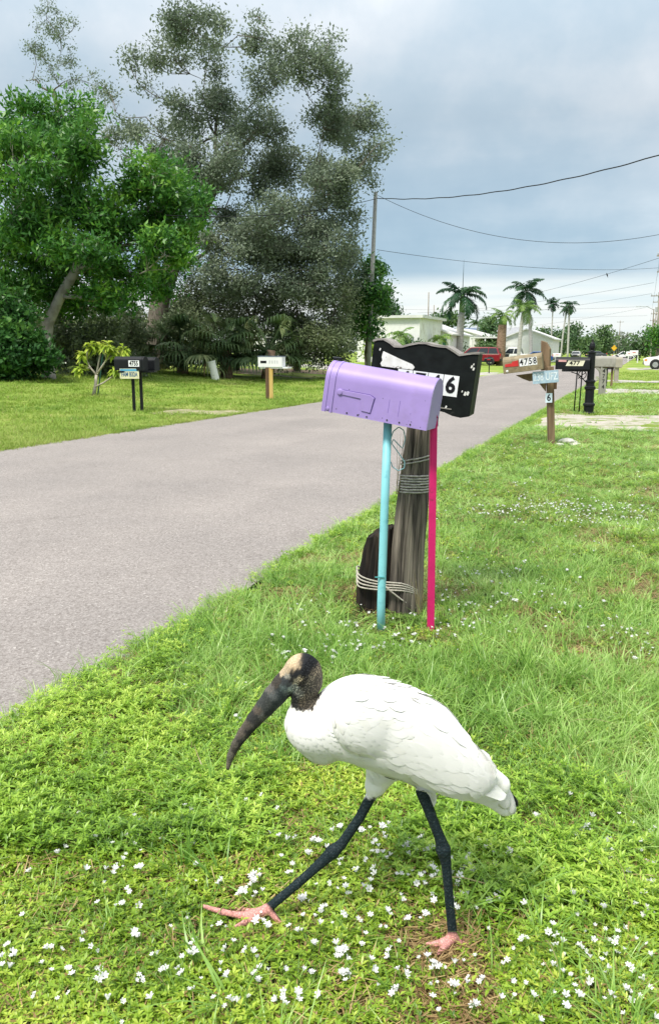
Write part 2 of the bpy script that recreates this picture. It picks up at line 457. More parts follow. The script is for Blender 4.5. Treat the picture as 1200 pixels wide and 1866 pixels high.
M_GRAVEL = mat('crushed_shell', (0.32, 0.29, 0.25), 0.95, scale=40, col2=(0.48, 0.44, 0.39), bump=0.6, bscale=60, dirt=(0.18, 0.22, 0.07), dirt_scale=2.2, dirt_lo=0.50, dirt_hi=0.62)
M_CONC = mat('driveway_concrete', (0.38, 0.36, 0.325), 0.9, var=0.12, scale=3, bump=0.3, bscale=40)
M_SAND = mat('bare_sand', (0.36, 0.31, 0.22), 0.95, scale=2.5, col2=(0.20, 0.21, 0.09), bump=0.4, bscale=30)
def strip(name, label, cat, u0, u1, v0, v1, m, lift=0.012, wob=0.05, n=40, seed=0):
    """a driveway or bare strip lying on the ground, edges a little uneven"""
    r_ = np.random.default_rng(seed); vv = np.linspace(v0, v1, n)
    w0 = np.convolve(r_.normal(0, wob, n + 4), np.ones(5) / 5, 'valid'); w1 = np.convolve(r_.normal(0, wob, n + 4), np.ones(5) / 5, 'valid')
    rows = []
    for t in (0, .33, .66, 1):
        uu = (u0 + w0) * (1 - t) + (u1 + w1) * t
        x, y = uv2xy(uu, vv); rows.append(np.stack([x, y, height(x, y) + lift], -1))
    P = np.stack(rows, 0); ii = np.arange(4 * n).reshape(4, n)
    q = np.stack([ii[:-1, :-1], ii[:-1, 1:], ii[1:, 1:], ii[1:, :-1]], -1).reshape(-1, 4)
    me = np_mesh(name, P.reshape(-1, 3), q); bm_fix(me)
    return tag(mkobj(name, me, m, smooth=True), label, cat, kind='structure')
def u_of(x, y): p = gnd(x, y); return xy2uv(p.x, p.y)[0]
def v_of(x, y): p = gnd(x, y); return xy2uv(p.x, p.y)[1]
DRIVES = []
for nm, lb, cat, pa, pb, v0, v1, m, wob in (
    ('driveway', 'pale crushed shell driveway behind the brown mailbox', 'driveway', (975, 781), (985, 756), 2.7, -30, M_GRAVEL, 0.25),
    ('driveway', 'concrete driveway past the grey vinyl mailbox post', 'driveway', (1092, 719), (1092, 709), 2.35, -40, M_CONC, 0.03),
    ('driveway', 'far concrete driveway beyond the second pair of grey mailboxes', 'driveway', (1128, 698), (1128, 692), 2.35, -40, M_CONC, 0.03),
    ('driveway', 'most distant pale driveway below the white van', 'driveway', (1130, 674), (1130, 670.5), 2.35, -50, M_CONC, 0.03),
    ('driveway', 'sandy drive apron beside the paired black mailboxes', 'driveway', (340, 754), (325, 746), 9.2, 11.2, M_SAND, 0.3),
    ('driveway', 'pale drive crossing the lawn before the red car', 'driveway', (880, 686), (868, 679), 9.2, 26, M_CONC, 0.05),
):
    u0, u1 = u_of(*pa), u_of(*pb)
    DRIVES.append((u0, u1, min(v0, v1), max(v0, v1)))
    strip(nm, lb, cat, u0, u1, v0, v1, m, wob=wob, seed=len(DRIVES))
# sandy track in front of the trees, parallel to the road
def track(name, label, pts, halfw, m, lift=0.014):
    P = [gnd(*p) for p in pts]; rows = []
    for k in range(30):
        t = k / 29 * (len(P) - 1); i = min(int(t), len(P) - 2); p = P[i].lerp(P[i + 1], t - i)
        d_ = (P[i + 1] - P[i]).normalized(); n_ = Vector((-d_.y, d_.x, 0)); w = halfw * (0.8 + 0.4 * random.random())
        for s_ in (-1, -.3, .3, 1):
            q = p + n_ * w * s_; rows.append((q.x, q.y, float(height(q.x, q.y)) + lift))
    ii = np.arange(120).reshape(30, 4); q = np.stack([ii[:-1, :-1], ii[:-1, 1:], ii[1:, 1:], ii[1:, :-1]], -1).reshape(-1, 4)
    me = np_mesh(name, np.array(rows), q); bm_fix(me)
    return tag(mkobj(name, me, m, smooth=True), label, 'path', kind='structure')
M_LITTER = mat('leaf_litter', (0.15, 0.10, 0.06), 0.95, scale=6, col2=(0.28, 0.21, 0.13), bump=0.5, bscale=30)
track('path', 'sandy strip along the lawn edge in front of the trees', [(395, 690), (500, 689), (600, 693), (680, 692)], 0.45, M_SAND)
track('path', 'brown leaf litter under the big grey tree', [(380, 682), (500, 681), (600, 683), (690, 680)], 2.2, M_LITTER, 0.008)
# ================================================================== TREES, SHRUBS, PALMS
M_BARK = mat('grey_bark', (0.075, 0.062, 0.050), 0.95, scale=5, col2=(0.16, 0.14, 0.115), bump=0.9, bscale=9, stretch=(3, 3, .6))
M_BARK_PALE = mat('pale_bark', (0.24, 0.22, 0.19), 0.9, scale=4, col2=(0.40, 0.37, 0.33), bump=0.6, bscale=10)
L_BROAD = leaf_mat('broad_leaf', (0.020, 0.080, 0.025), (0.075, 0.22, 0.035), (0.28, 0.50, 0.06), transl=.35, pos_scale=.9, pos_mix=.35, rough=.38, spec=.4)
L_OAK = leaf_mat('grey_green_leaf', (0.115, 0.155, 0.110), (0.175, 0.222, 0.155), (0.255, 0.30, 0.21), transl=.3, pos_scale=.5, pos_mix=.5, rough=.6)
L_UNDER = leaf_mat('understorey_leaf', (0.080, 0.112, 0.062), (0.135, 0.175, 0.09), (0.22, 0.26, 0.13), transl=.3, pos_scale=.7, pos_mix=.5)
L_HEDGE = leaf_mat('hedge_leaf', (0.02, 0.07, 0.022), (0.055, 0.155, 0.035), (0.18, 0.34, 0.06), transl=.3, pos_scale=1.0, pos_mix=.35, rough=.4)
L_LIME = leaf_mat('lime_leaf', (0.16, 0.27, 0.03), (0.32, 0.44, 0.05), (0.52, 0.58, 0.10), transl=.4, pos_mix=.2, rough=.4)
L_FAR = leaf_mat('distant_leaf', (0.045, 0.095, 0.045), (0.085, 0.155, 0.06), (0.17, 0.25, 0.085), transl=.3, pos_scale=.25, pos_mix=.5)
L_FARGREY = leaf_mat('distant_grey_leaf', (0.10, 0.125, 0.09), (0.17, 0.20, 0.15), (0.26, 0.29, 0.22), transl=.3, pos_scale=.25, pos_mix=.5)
L_PALM = leaf_mat('palm_leaf', (0.012, 0.040, 0.022), (0.028, 0.080, 0.036), (0.08, 0.16, 0.055), transl=.25, pos_scale=.4, pos_mix=.3, rough=.4)
L_PALMY = leaf_mat('young_palm_leaf', (0.08, 0.16, 0.04), (0.16, 0.27, 0.06), (0.30, 0.40, 0.10), transl=.3, pos_scale=.4, pos_mix=.3, rough=.4)
L_FAN = leaf_mat('fan_palm_leaf', (0.045, 0.085, 0.040), (0.11, 0.17, 0.07), (0.30, 0.34, 0.16), transl=.25, pos_scale=.8, pos_mix=.4, brown=(.22, .16, .08), brown_amt=.07)

def leaf_cloud(C, N0, size, r_, aspect=0.45, up=0.35, crn=None):
    """one folded leaf per row: centres C, outward directions N0"""
    n = len(C)
    d = N0 * .6 + r_.normal(0, 1, (n, 3)) * .75; d[:, 2] += up * r_.uniform(-.6, 1, n)
    d /= np.linalg.norm(d, axis=1)[:, None] + 1e-9
    nn = r_.normal(0, 1, (n, 3)) * .8 + N0 * .4; nn[:, 2] += .9
    s = np.cross(d, nn); s /= np.linalg.norm(s, axis=1)[:, None] + 1e-9
    ln = (size * r_.uniform(.65, 1.35, n))[:, None]; w = ln * aspect
    V = np.stack([C - d * ln * .5, C + s * w * .5 - d * ln * .05, C + d * ln * .5, C - s * w * .5 - d * ln * .05], 1).reshape(-1, 3)
    Q = np.arange(4 * n).reshape(n, 4)
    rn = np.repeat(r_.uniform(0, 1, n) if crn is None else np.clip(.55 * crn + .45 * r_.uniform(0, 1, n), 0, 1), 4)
    return V, Q, rn
def lobes_world(lobes, D, spread, r_):
    out = []
    for l in lobes:
        x, y, rx, ry = l[:4]; dens = l[4] if len(l) > 4 else 1.0
        dd = D + (l[5] if len(l) > 5 else r_.uniform(-spread, spread))
        c = at(x, y, dd); k = F_PX / dd * _cp
        out.append((np.array(c), np.array([rx / k, (rx + ry) / 2 / k * 1.0, ry / k]), dens))
    return out
def crown(LW, leaf, per, csize, r_, fill=0.55, nclust=None, aspect=.45):
    """leaf clusters hung through each lobe, thicker towards its skin"""
    Cs, Ns, clusters, CR = [], [], [], []
    tot = sum(l[1][0] * l[1][2] * l[2] for l in LW)
    for c, rad, dens in LW:
        m = max(3, int(nclust * rad[0] * rad[2] * dens / tot))
        u = r_.normal(0, 1, (m, 3)); u /= np.linalg.norm(u, axis=1)[:, None]
        rr = r_.uniform(fill, 1.0, m) ** .6 * r_.uniform(.82, 1.12, m)
        nsub = max(3, m // 7); si = r_.integers(0, nsub, m)
        us = r_.normal(0, 1, (nsub, 3)); us /= np.linalg.norm(us, axis=1)[:, None]; us[:, 2] = us[:, 2] * .9 + .08
        sc_ = us * (r_.uniform(fill, 1.0, nsub) ** .6)[:, None] * .92
        pc = c + (sc_[si] + u * (rr * .24)[:, None]) * rad; subs = c + sc_ * rad
        clusters.append((subs, pc)); u = us[si] * .7 + u * .5
        k = r_.poisson(per, m) + 2
        ci = np.repeat(np.arange(m), k)
        off = r_.normal(0, 1, (len(ci), 3)) * csize * np.array([1, 1, .7])
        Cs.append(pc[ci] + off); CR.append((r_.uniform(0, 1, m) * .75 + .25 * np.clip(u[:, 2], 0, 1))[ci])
        nn = u[ci] * .6 + off / (csize * 1.2); nn[:, 2] += .25
        Ns.append(nn / (np.linalg.norm(nn, axis=1)[:, None] + 1e-9))
    C = np.concatenate(Cs); N0 = np.concatenate(Ns)
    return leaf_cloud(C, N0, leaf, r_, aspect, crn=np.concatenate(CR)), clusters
def skeleton(mb, trunk_pts, trunk_r, LW, clusters, r_, twig=.012, twigs=.25, n=7, limb_r=None):
    """trunk, limbs grown to every lobe from the nearest wood below it, twigs to the leaf clusters"""
    mb.tube(trunk_pts, trunk_r, n=10)
    nodes = [(Vector(p), r0) for p, r0 in zip(trunk_pts, trunk_r)][len(trunk_pts) // 2:]
    top = nodes[-1][0]
    order = sorted(range(len(LW)), key=lambda i: np.linalg.norm(LW[i][0] - np.array(top)))
    for i in order:
        c = Vector(LW[i][0])
        best = min(nodes, key=lambda q: (q[0] - c).length + max(0, q[0].z - c.z) * 1.5)
        a, ra = best; ln = (c - a).length
        r0 = min(ra * .72, (limb_r or trunk_r[-1]) * .9, .02 + ln * .035); r1 = max(twig * 1.6, r0 * .45)
        b = a.lerp(c, .5) + Vector(r_.normal(0, .07 * ln, 3)) + Vector((0, 0, -.04 * ln))
        q = a.lerp(b, .5) + Vector(r_.normal(0, .03 * ln, 3)); q2 = b.lerp(c, .5) + Vector(r_.normal(0, .04 * ln, 3))
        mb.tube([a, q, b, q2, c], [r0, r0 * .9, (r0 + r1) / 2, r1 * 1.15, r1], n=n)
        nodes += [(b, (r0 + r1) / 2), (c, r1)]
        subs, pc = clusters[i]
        for p in subs:
            p = Vector(p); w_ = b if r_.random() < .4 else c; ll = (p - w_).length
            m_ = w_.lerp(p, .5) + Vector(r_.normal(0, .10 * ll, 3)) - Vector((0, 0, .06 * ll)); m2 = m_.lerp(p, .5) + Vector(r_.normal(0, .05 * ll, 3))
            mb.tube([w_, m_, m2, p], [r1 * .75, r1 * .6, max(twig, r1 * .4), twig * .8], n=4, cap=False)
        for p in pc[r_.random(len(pc)) < twigs]:
            q_ = Vector(subs[np.argmin(((subs - p) ** 2).sum(1))]); p = Vector(p)
            mb.tube([q_, q_.lerp(p, .5) + Vector(r_.normal(0, .1 * (p - q_).length, 3)), p], [twig * .9, twig * .7, twig * .4], n=3, cap=False)
def tree(name, label, base, D, trunk_px, trunk_r, lobes, spread, leafm, bark, leaf, per, csize, nclust, seed, group=None, fill=.55, twigs=.25, cat='tree', limb_r=None, aspect=.45):
    r_ = np.random.default_rng(seed)
    LW = lobes_world(lobes, D, spread, r_)
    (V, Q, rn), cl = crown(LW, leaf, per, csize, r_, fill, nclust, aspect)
    b = Vector(base)
    root = empty(name, b); tag(root, label, cat, group)
    tp = [Vector((0, 0, -.1))] + [at(x, y, D + dd) - b for x, y, dd in trunk_px]
    mb = MB(); LWl = [(c - np.array(b), ra, d) for c, ra, d in LW]; cll = [(c - np.array(b), p - np.array(b)) for c, p in cl]
    skeleton(mb, tp, trunk_r, LWl, cll, r_, twigs=twigs, limb_r=limb_r)
    mb.build('trunk', bark, root, smooth=True)
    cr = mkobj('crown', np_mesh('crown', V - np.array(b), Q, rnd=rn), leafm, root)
    return root

def gp(x, y): return gnd(x, y)
def dist_of(x, y): return gnd(x, y).y

# --- big grey-green tree with spreading limbs
D_OAK = dist_of(288, 676)
oak_lobes = [(345, 55, 62, 52, .75), (315, 105, 45, 45, .6), (385, 100, 38, 45, .5), (405, 30, 30, 35, .5),
    (480, 70, 42, 42, .6), (470, 30, 16, 20, .5), (540, 105, 58, 48, .85), (590, 150, 38, 42, .8), (500, 160, 55, 45, .55), (560, 60, 14, 12, .5), (600, 75, 20, 18, .5),
    (630, 215, 52, 45, .85), (655, 245, 36, 30, .8), (590, 235, 50, 45, .7), (690, 262, 24, 12, .7), (650, 290, 45, 32, .85), (670, 330, 22, 22, .5),
    (470, 235, 55, 50, .8), (395, 215, 55, 55, .9), (330, 190, 45, 45, .6), (300, 255, 55, 55, .7), (235, 215, 30, 45, .4), (240, 120, 20, 38, .45), (262, 160, 14, 30, .35),
    (200, 170, 26, 26, .3), (215, 270, 40, 40, .45), (380, 300, 70, 55, 1.), (460, 320, 60, 45, .8), (540, 320, 75, 50, 1.), (600, 330, 60, 45, 1.),
    (560, 395, 75, 45, 1.), (630, 380, 35, 36, .7), (480, 405, 70, 45, .8), (410, 380, 45, 40, .7), (360, 340, 45, 45, .8),
    (430, 490, 75, 50, 1.2), (520, 470, 80, 55, 1.3), (600, 450, 55, 50, 1.2), (630, 500, 40, 50, 1.1), (470, 440, 60, 40, 1.), (560, 520, 60, 40, 1.1), (390, 440, 45, 40, .8)]
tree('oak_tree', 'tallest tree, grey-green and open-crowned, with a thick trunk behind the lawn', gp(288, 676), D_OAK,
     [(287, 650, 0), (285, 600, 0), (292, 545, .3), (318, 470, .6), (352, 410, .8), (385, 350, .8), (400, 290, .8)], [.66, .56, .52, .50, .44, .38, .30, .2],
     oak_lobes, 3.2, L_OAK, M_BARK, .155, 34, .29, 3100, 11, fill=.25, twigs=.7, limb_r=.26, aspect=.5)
# drooping outer skirt of the same height of foliage: separate small trees under it
under = [(385, 560, 60, 50), (450, 570, 70, 45), (400, 610, 70, 45), (470, 540, 60, 40), (350, 520, 40, 50), (340, 600, 45, 50)]
tree('understory_tree', 'dull olive bushy tree above the fan palm clump', gp(430, 675), D_OAK + 2, [(432, 640, 0), (440, 600, 0)], [.2, .18, .12], under, 1.5, L_UNDER, M_BARK, .14, 24, .32, 1000, 12, fill=.3, twigs=.2)
under2 = [(540, 560, 65, 50), (560, 610, 60, 40), (520, 620, 45, 40), (610, 560, 45, 55), (590, 620, 45, 35), (540, 505, 55, 40), (625, 610, 30, 35), (520, 650, 40, 24), (570, 645, 36, 24), (610, 640, 34, 24)]
tree('understory_tree', 'dull olive bushy tree behind the white mailbox on its yellow post', gp(540, 677), D_OAK - 1, [(541, 650, 0), (545, 600, 0)], [.26, .22, .14], under2, 1.5, L_UNDER, M_BARK, .14, 24, .32, 1150, 13, fill=.3, twigs=.2)
tree('round_tree', 'small dark round-headed tree with bright top beside the utility pole', gp(668, 672), D_OAK + 3, [(668, 640, 0), (672, 590, 0)], [.16, .14, .1],
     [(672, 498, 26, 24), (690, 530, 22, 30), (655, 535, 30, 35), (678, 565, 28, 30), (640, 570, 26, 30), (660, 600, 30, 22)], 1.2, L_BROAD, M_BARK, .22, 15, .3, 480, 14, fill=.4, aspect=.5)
# --- broad-leaved tree with pale trunk
D_L = dist_of(95, 690)
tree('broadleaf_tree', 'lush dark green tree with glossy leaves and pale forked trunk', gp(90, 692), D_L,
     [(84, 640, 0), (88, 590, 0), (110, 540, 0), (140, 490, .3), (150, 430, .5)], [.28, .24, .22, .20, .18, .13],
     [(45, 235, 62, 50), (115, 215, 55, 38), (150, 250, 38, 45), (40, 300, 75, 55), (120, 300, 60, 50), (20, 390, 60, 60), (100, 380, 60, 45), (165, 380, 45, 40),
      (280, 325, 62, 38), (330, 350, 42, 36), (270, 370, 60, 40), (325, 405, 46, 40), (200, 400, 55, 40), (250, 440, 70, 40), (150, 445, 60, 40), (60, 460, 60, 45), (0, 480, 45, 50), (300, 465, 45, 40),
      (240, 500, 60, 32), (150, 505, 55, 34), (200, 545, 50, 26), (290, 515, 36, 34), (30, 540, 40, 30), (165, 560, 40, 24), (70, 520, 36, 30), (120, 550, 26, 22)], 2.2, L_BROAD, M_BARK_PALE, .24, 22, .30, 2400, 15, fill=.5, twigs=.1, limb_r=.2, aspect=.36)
tree('hedge_bush', 'dense dark bush at the lawn edge below the lush tree', gp(20, 705), dist_of(20, 703), [(20, 690, 0), (22, 660, 0)], [.12, .1, .06],
     [(10, 560, 45, 45), (30, 610, 55, 50), (5, 640, 60, 55), (60, 650, 40, 42), (-40, 600, 60, 80), (-20, 680, 60, 22), (40, 682, 45, 20)], .9, L_HEDGE, M_BARK, .2, 16, .24, 900, 16, cat='bush', fill=.5, aspect=.5)
tree('hedge_bush', 'shadowed leafy bush under the pale trunk', gp(150, 694), dist_of(150, 692), [(150, 680, 0), (150, 660, 0)], [.1, .08, .05],
     [(115, 650, 45, 40), (165, 655, 40, 38), (205, 665, 36, 30), (110, 605, 35, 35), (180, 610, 40, 25), (235, 660, 30, 34), (145, 680, 60, 16)], 1.2, L_UNDER, M_BARK, .2, 15, .26, 620, 17, cat='bush', fill=.4)
tree('hedge_bush', 'dark shrub between the thick trunk and its neighbours', gp(235, 684), dist_of(235, 684) + 3, [(235, 670, 0), (235, 640, 0)], [.1, .08, .05],
     [(240, 600, 34, 34), (255, 640, 26, 34), (225, 640, 30, 34), (330, 640, 26, 34), (320, 590, 30, 30)], 1.0, L_UNDER, M_BARK, .2, 14, .26, 300, 18, cat='bush', fill=.4)
tree('hedge_bush', 'dark tall thicket closing the view behind the pale trunk', gp(170, 676), D_L + 14, [(170, 650, 0), (170, 610, 0)], [.14, .12, .08],
     [(20, 560, 50, 60), (90, 590, 55, 60), (160, 585, 50, 60), (225, 570, 50, 55), (60, 630, 60, 40), (140, 635, 60, 40), (210, 630, 50, 40), (265, 600, 30, 60), (330, 575, 36, 50), (340, 625, 40, 40)], 1.4, L_UNDER, M_BARK, .24, 16, .36, 900, 23, cat='bush', fill=.3)
# --- thin tree rising behind
tree('sparse_tree', 'thin half-bare tree rising behind the lush tree into the sky', gp(105, 672), 70, [(105, 400, 0), (106, 200, 0), (98, 165, 0)], [.35, .3, .16, .13],
     [(85, 35, 38, 34), (65, 75, 26, 34), (110, 70, 30, 30), (138, 45, 16, 16), (90, 118, 30, 30), (130, 115, 26, 26), (60, 145, 16, 12), (160, 150, 26, 20), (115, 150, 26, 20), (175, 180, 26, 18)], 1.5, L_OAK, M_BARK, .2, 7, .3, 330, 19, fill=.1, twigs=.8, limb_r=.1)
# --- distant trees: right of the palms to the end of the road, and behind the houses
r_far = np.random.default_rng(40)
far = [ # x, base y, D, lobes, material, label
    (1000, 646, 170, [(985, 618, 16, 18), (1008, 612, 18, 16), (995, 632, 22, 14), (1015, 630, 16, 14)], L_FAR, 'yellowish green thicket below the twin slim palms'),
    (1042, 645, 190, [(1046, 610, 14, 14), (1040, 628, 16, 16)], L_FAR, 'green tree beside the slim palm trunk'),
    (1066, 645, 230, [(1062, 625, 14, 14), (1075, 632, 14, 12)], L_FAR, 'dark round tree behind the ornate black post'),
    (1098, 644, 250, [(1098, 610, 10, 10), (1100, 624, 9, 12), (1098, 636, 12, 8)], L_FAR, 'slender dark tree at the end of the road'),
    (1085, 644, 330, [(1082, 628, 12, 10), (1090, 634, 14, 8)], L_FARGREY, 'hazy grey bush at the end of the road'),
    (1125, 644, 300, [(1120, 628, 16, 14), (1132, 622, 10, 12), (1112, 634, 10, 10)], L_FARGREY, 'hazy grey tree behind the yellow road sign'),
    (1160, 650, 135, [(1150, 622, 24, 16), (1175, 618, 24, 18), (1160, 635, 32, 14), (1180, 640, 16, 12)], L_FAR, 'wide dark green tree by the row of utility poles'),
    (1198, 655, 95, [(1195, 605, 12, 14), (1210, 615, 18, 20), (1200, 630, 12, 12)], L_BROAD, 'bright green bush above the white van'),
    (800, 640, 150, [(803, 580, 13, 10), (817, 578, 10, 12), (790, 590, 12, 10), (828, 590, 12, 10), (808, 595, 20, 8)], L_FAR, 'two-humped tree behind the white house'),
    (775, 640, 150, [(776, 592, 9, 9), (765, 598, 10, 8)], L_FAR, 'small dark tree at the white house corner'),
    (893, 640, 150, [(893, 590, 8, 7), (888, 600, 8, 8)], L_FAR, 'small clipped tree before the grey hipped roof'),
    (965, 640, 230, [(960, 618, 20, 12), (985, 622, 16, 12), (940, 620, 16, 12)], L_FAR, 'distant tree behind the white garage'),
    (705, 650, 90, [(705, 560, 14, 16), (715, 575, 12, 14), (698, 580, 14, 14)], L_FAR, 'pale green tree above the flat-roofed white house'),
    (695, 655, 70, [(690, 632, 12, 12), (706, 638, 12, 10), (680, 640, 10, 10)], L_LIME, 'yellowish bush before the flat-roofed white house'),
    (745, 652, 76, [(738, 630, 12, 9), (755, 634, 12, 8), (728, 640, 12, 8)], L_FAR, 'low bush under the white gable wall'),
    (820, 652, 92, [(815, 632, 14, 8), (832, 634, 12, 8), (803, 636, 10, 7)], L_FAR, 'low hedge along the porch of the white house'),
    (905, 652, 100, [(893, 625, 8, 10), (885, 634, 8, 8), (899, 636, 8, 8)], L_FAR, 'dark shrub beside the porch posts'),
]
for i, (x, by, D, lobes, lm, lb) in enumerate(far):
    b = at(x, by, D); b.z = float(height(b.x, b.y))
    cxm = np.mean([l[0] for l in lobes]); cym = max(l[1] for l in lobes)
    tree('distant_tree', lb, b, D, [(x, cym, 0)], [.2, .14], lobes, D * .012, lm, M_BARK, .0042 * D, 9, .0055 * D, 60 + 22 * len(lobes), 50 + i, group='trees in the distance', fill=.3, twigs=.1)
# far-off wood that reads as one mass along the horizon
Cw = []
for k in range(2600):
    xx = r_far.choice([r_far.uniform(640, 1150), r_far.uniform(1172, 1330), r_far.uniform(-120, 640)]); D = r_far.uniform(380, 460)
    top = 632 - 8 * (0.5 + .5 * math.sin(xx * .05) * math.sin(xx * .021 + 1)) - 4 * math.sin(xx * .13)
    p = at(xx, r_far.uniform(top, 644), D); Cw.append((p.x, p.y, max(p.z, .5)))
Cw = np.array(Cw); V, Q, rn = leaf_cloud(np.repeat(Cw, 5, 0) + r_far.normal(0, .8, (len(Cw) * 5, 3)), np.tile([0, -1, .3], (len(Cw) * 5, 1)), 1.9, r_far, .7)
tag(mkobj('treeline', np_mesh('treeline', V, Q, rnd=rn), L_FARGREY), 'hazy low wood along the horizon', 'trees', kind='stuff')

# --- palms
def frond_arrays(r_, start, az, elev, ln, droop, nl, leaflet, wid, fold=.5, tipbare=.0):
    """feather frond: arching rib with two rows of narrow leaflets"""
    V, Q, RN = [], [], []; pts = []
    p = np.array(start, float); e = elev; st = ln / 12
    for k in range(13):
        pts.append(p.copy()); d = np.array([math.cos(az) * math.cos(e), math.sin(az) * math.cos(e), math.sin(e)]); p = p + d * st; e -= droop / 12 * (1 + .06 * k)
    pts = np.array(pts); rn = r_.uniform(0, 1)
    for k in range(nl):
        t = .12 + .88 * k / nl; f = t * 12; i = min(int(f), 11); q = pts[i] + (pts[i + 1] - pts[i]) * (f - i); d = pts[i + 1] - pts[i]; d = d / np.linalg.norm(d)
        side = np.cross(d, [0, 0, 1]); side = side / (np.linalg.norm(side) + 1e-9); up = np.cross(side, d)
        L_ = leaflet * (math.sin(math.pi * min(1, .18 + .82 * t * .95)) * .85 + .15) * r_.uniform(.85, 1.15)
        for s in (-1, 1):
            dr = side * s + d * .55 + up * (.25 * r_.uniform(-1, 1.2)) + np.array([0, 0, -fold * r_.uniform(.5, 1.3)]); dr = dr / np.linalg.norm(dr)
            a = q; m_ = q + dr * L_ * .55; b = q + dr * L_ + np.array([0, 0, -.22 * L_ * fold]); w = d * wid * .5
            o = len(V); V += [a - w * .6, a + w * .6, m_ + w, m_ - w, b]; Q += [(o, o + 1, o + 2, o + 3), (o + 3, o + 2, o + 4, o + 4)]; RN += [min(1, max(0, rn * .6 + r_.uniform(0, .4)))] * 5
    return V, Q, RN, pts
def palm(name, label, base, topz, lean, tr0, tr1, fl, nf, r_, lm, barkm, e0=-.5, e1=1.25, droop=1.5, nl=26, leaflet=.6, wid=.07, shaft=0.0, spear=0.0, group=None, bulge=0.0, skirt=0, fold=.5):
    b = Vector(base); root = empty(name, b); tag(root, label, 'palm', group)
    top = Vector((lean[0], lean[1], topz - b.z)); mb = MB(); n = 9; pts = []; rad = []
    for k in range(n):
        t = k / (n - 1); pts.append(Vector((lean[0] * t * t, lean[1] * t * t, -.1 + (topz - b.z + .1) * t))); rad.append(tr0 + (tr1 - tr0) * t + bulge * math.sin(math.pi * t) - 0)
    mb.tube(pts, rad, n=10); mb.build('trunk', barkm, root, smooth=True)
    crown_at = top.copy()
    if shaft:
        ms = MB().tube([top - Vector((0, 0, .1)), top + Vector((0, 0, shaft * .5)), top + Vector((0, 0, shaft))], [tr1 * 1.02, tr1 * .95, tr1 * .5], n=10)
        ms.build('crownshaft', mat('palm_crownshaft', (.10, .20, .06), .5), root, smooth=True); crown_at = top + Vector((0, 0, shaft * .95))
    if spear:
        MB().tube([crown_at, crown_at + Vector((.05, 0, spear))], [.05, .008], n=5).build('spear_leaf', L_PALM, root)
    for k in range(nf):
        t = (k + .5) / nf; az = k * 2.39996 + r_.uniform(-.2, .2); el = e0 + (e1 - e0) * t + r_.uniform(-.12, .12); ln = fl * r_.uniform(.85, 1.1) * (1 - .25 * max(0, t - .7) / .3)
        V, Q, RN, pts = frond_arrays(r_, crown_at, az, el, ln, droop * r_.uniform(.8, 1.15) * (1.1 - .35 * t), nl, leaflet, wid, fold)
        # triangles stored as quads with a doubled corner are split here
        V = np.array(V); me = bpy.data.meshes.new('frond'); me.from_pydata([tuple(v) for v in V], [], [q if len(set(q)) == 4 else q[:3] for q in Q])
        a_ = me.attributes.new('rnd', 'FLOAT', 'POINT'); a_.data.foreach_set('value', np.array(RN, np.float32))
        fo = mkobj('frond', me, lm, root)
        MB().tube([Vector(p) for p in pts[::3]], [.05 * fl / 3, .035 * fl / 3, .025 * fl / 3, .015 * fl / 3, .006 * fl / 3], n=4).build('rib', lm, fo)
    return root
M_ROYAL = mat('royal_palm_trunk', (0.34, 0.33, 0.31), .9, scale=3, col2=(.48, .47, .44), stretch=(1, 1, 4))
M_STUB = mat('shaggy_palm_trunk', (0.17, 0.11, 0.075), .95, scale=4, col2=(.30, .21, .15), bump=1., bscale=6, stretch=(1, 1, 3))
def hz(y, D): return at(600, y, D).z
def pbase(x, D, y=650):
    b = at(x, y, D); b.z = float(height(b.x, b.y)); return b
rp_ = np.random.default_rng(21)
palm('royal_palm', 'tall palm with smooth grey trunk and upright spear before the white house', pbase(835, 88), hz(568, 88), (.2, 0), .40, .30, 3.3, 13, rp_, L_PALM, M_ROYAL, e0=-.35, e1=1.2, droop=1.55, leaflet=.85, wid=.15, nl=34, shaft=1.7, spear=3.6, bulge=.05)
palm('shaggy_palm', 'short palm with thick shaggy brown trunk beside the red car', pbase(911, 86), hz(590, 86), (.1, 0), .45, .42, 1.9, 10, rp_, L_PALMY, M_STUB, e0=-.1, e1=1.2, droop=1.5, leaflet=.5, wid=.08, nl=22, shaft=.8, bulge=.04)
palm('coconut_palm', 'front palm of the pair before the white garage, with lighter green fronds', pbase(944, 100), hz(560, 100), (.4, 0), .26, .2, 2.9, 13, rp_, L_PALMY, M_ROYAL, e0=-.7, e1=1.2, droop=1.4, leaflet=.7, wid=.09, nl=28)
palm('coconut_palm', 'rear and taller palm of the pair before the white garage', pbase(966, 108), hz(530, 108), (-.9, 0), .26, .2, 3.6, 14, rp_, L_PALM, M_ROYAL, e0=-.6, e1=1.3, droop=1.4, leaflet=.9, wid=.15, nl=30)
palm('slim_palm', 'very thin palm with a small dark head, standing alone', pbase(1002, 160), hz(553, 160), (0, 0), .14, .11, 1.7, 16, rp_, L_PALM, M_ROYAL, e0=-1.2, e1=1.3, droop=.8, leaflet=.7, wid=.12, nl=16)
palm('slim_palm', 'upright palm of the crossing slim pair', pbase(1033, 150), hz(556, 150), (-.15, 0), .20, .16, 2.1, 13, rp_, L_PALM, M_ROYAL, e0=-.8, e1=1.2, droop=1.3, leaflet=.7, wid=.12, nl=18)
palm('slim_palm', 'leaning palm of the crossing slim pair', pbase(1021, 158), hz(562, 158), (.7, 0), .18, .15, 1.8, 10, rp_, L_PALM, M_ROYAL, e0=-.9, e1=.9, droop=1.3, leaflet=.7, wid=.12, nl=18)
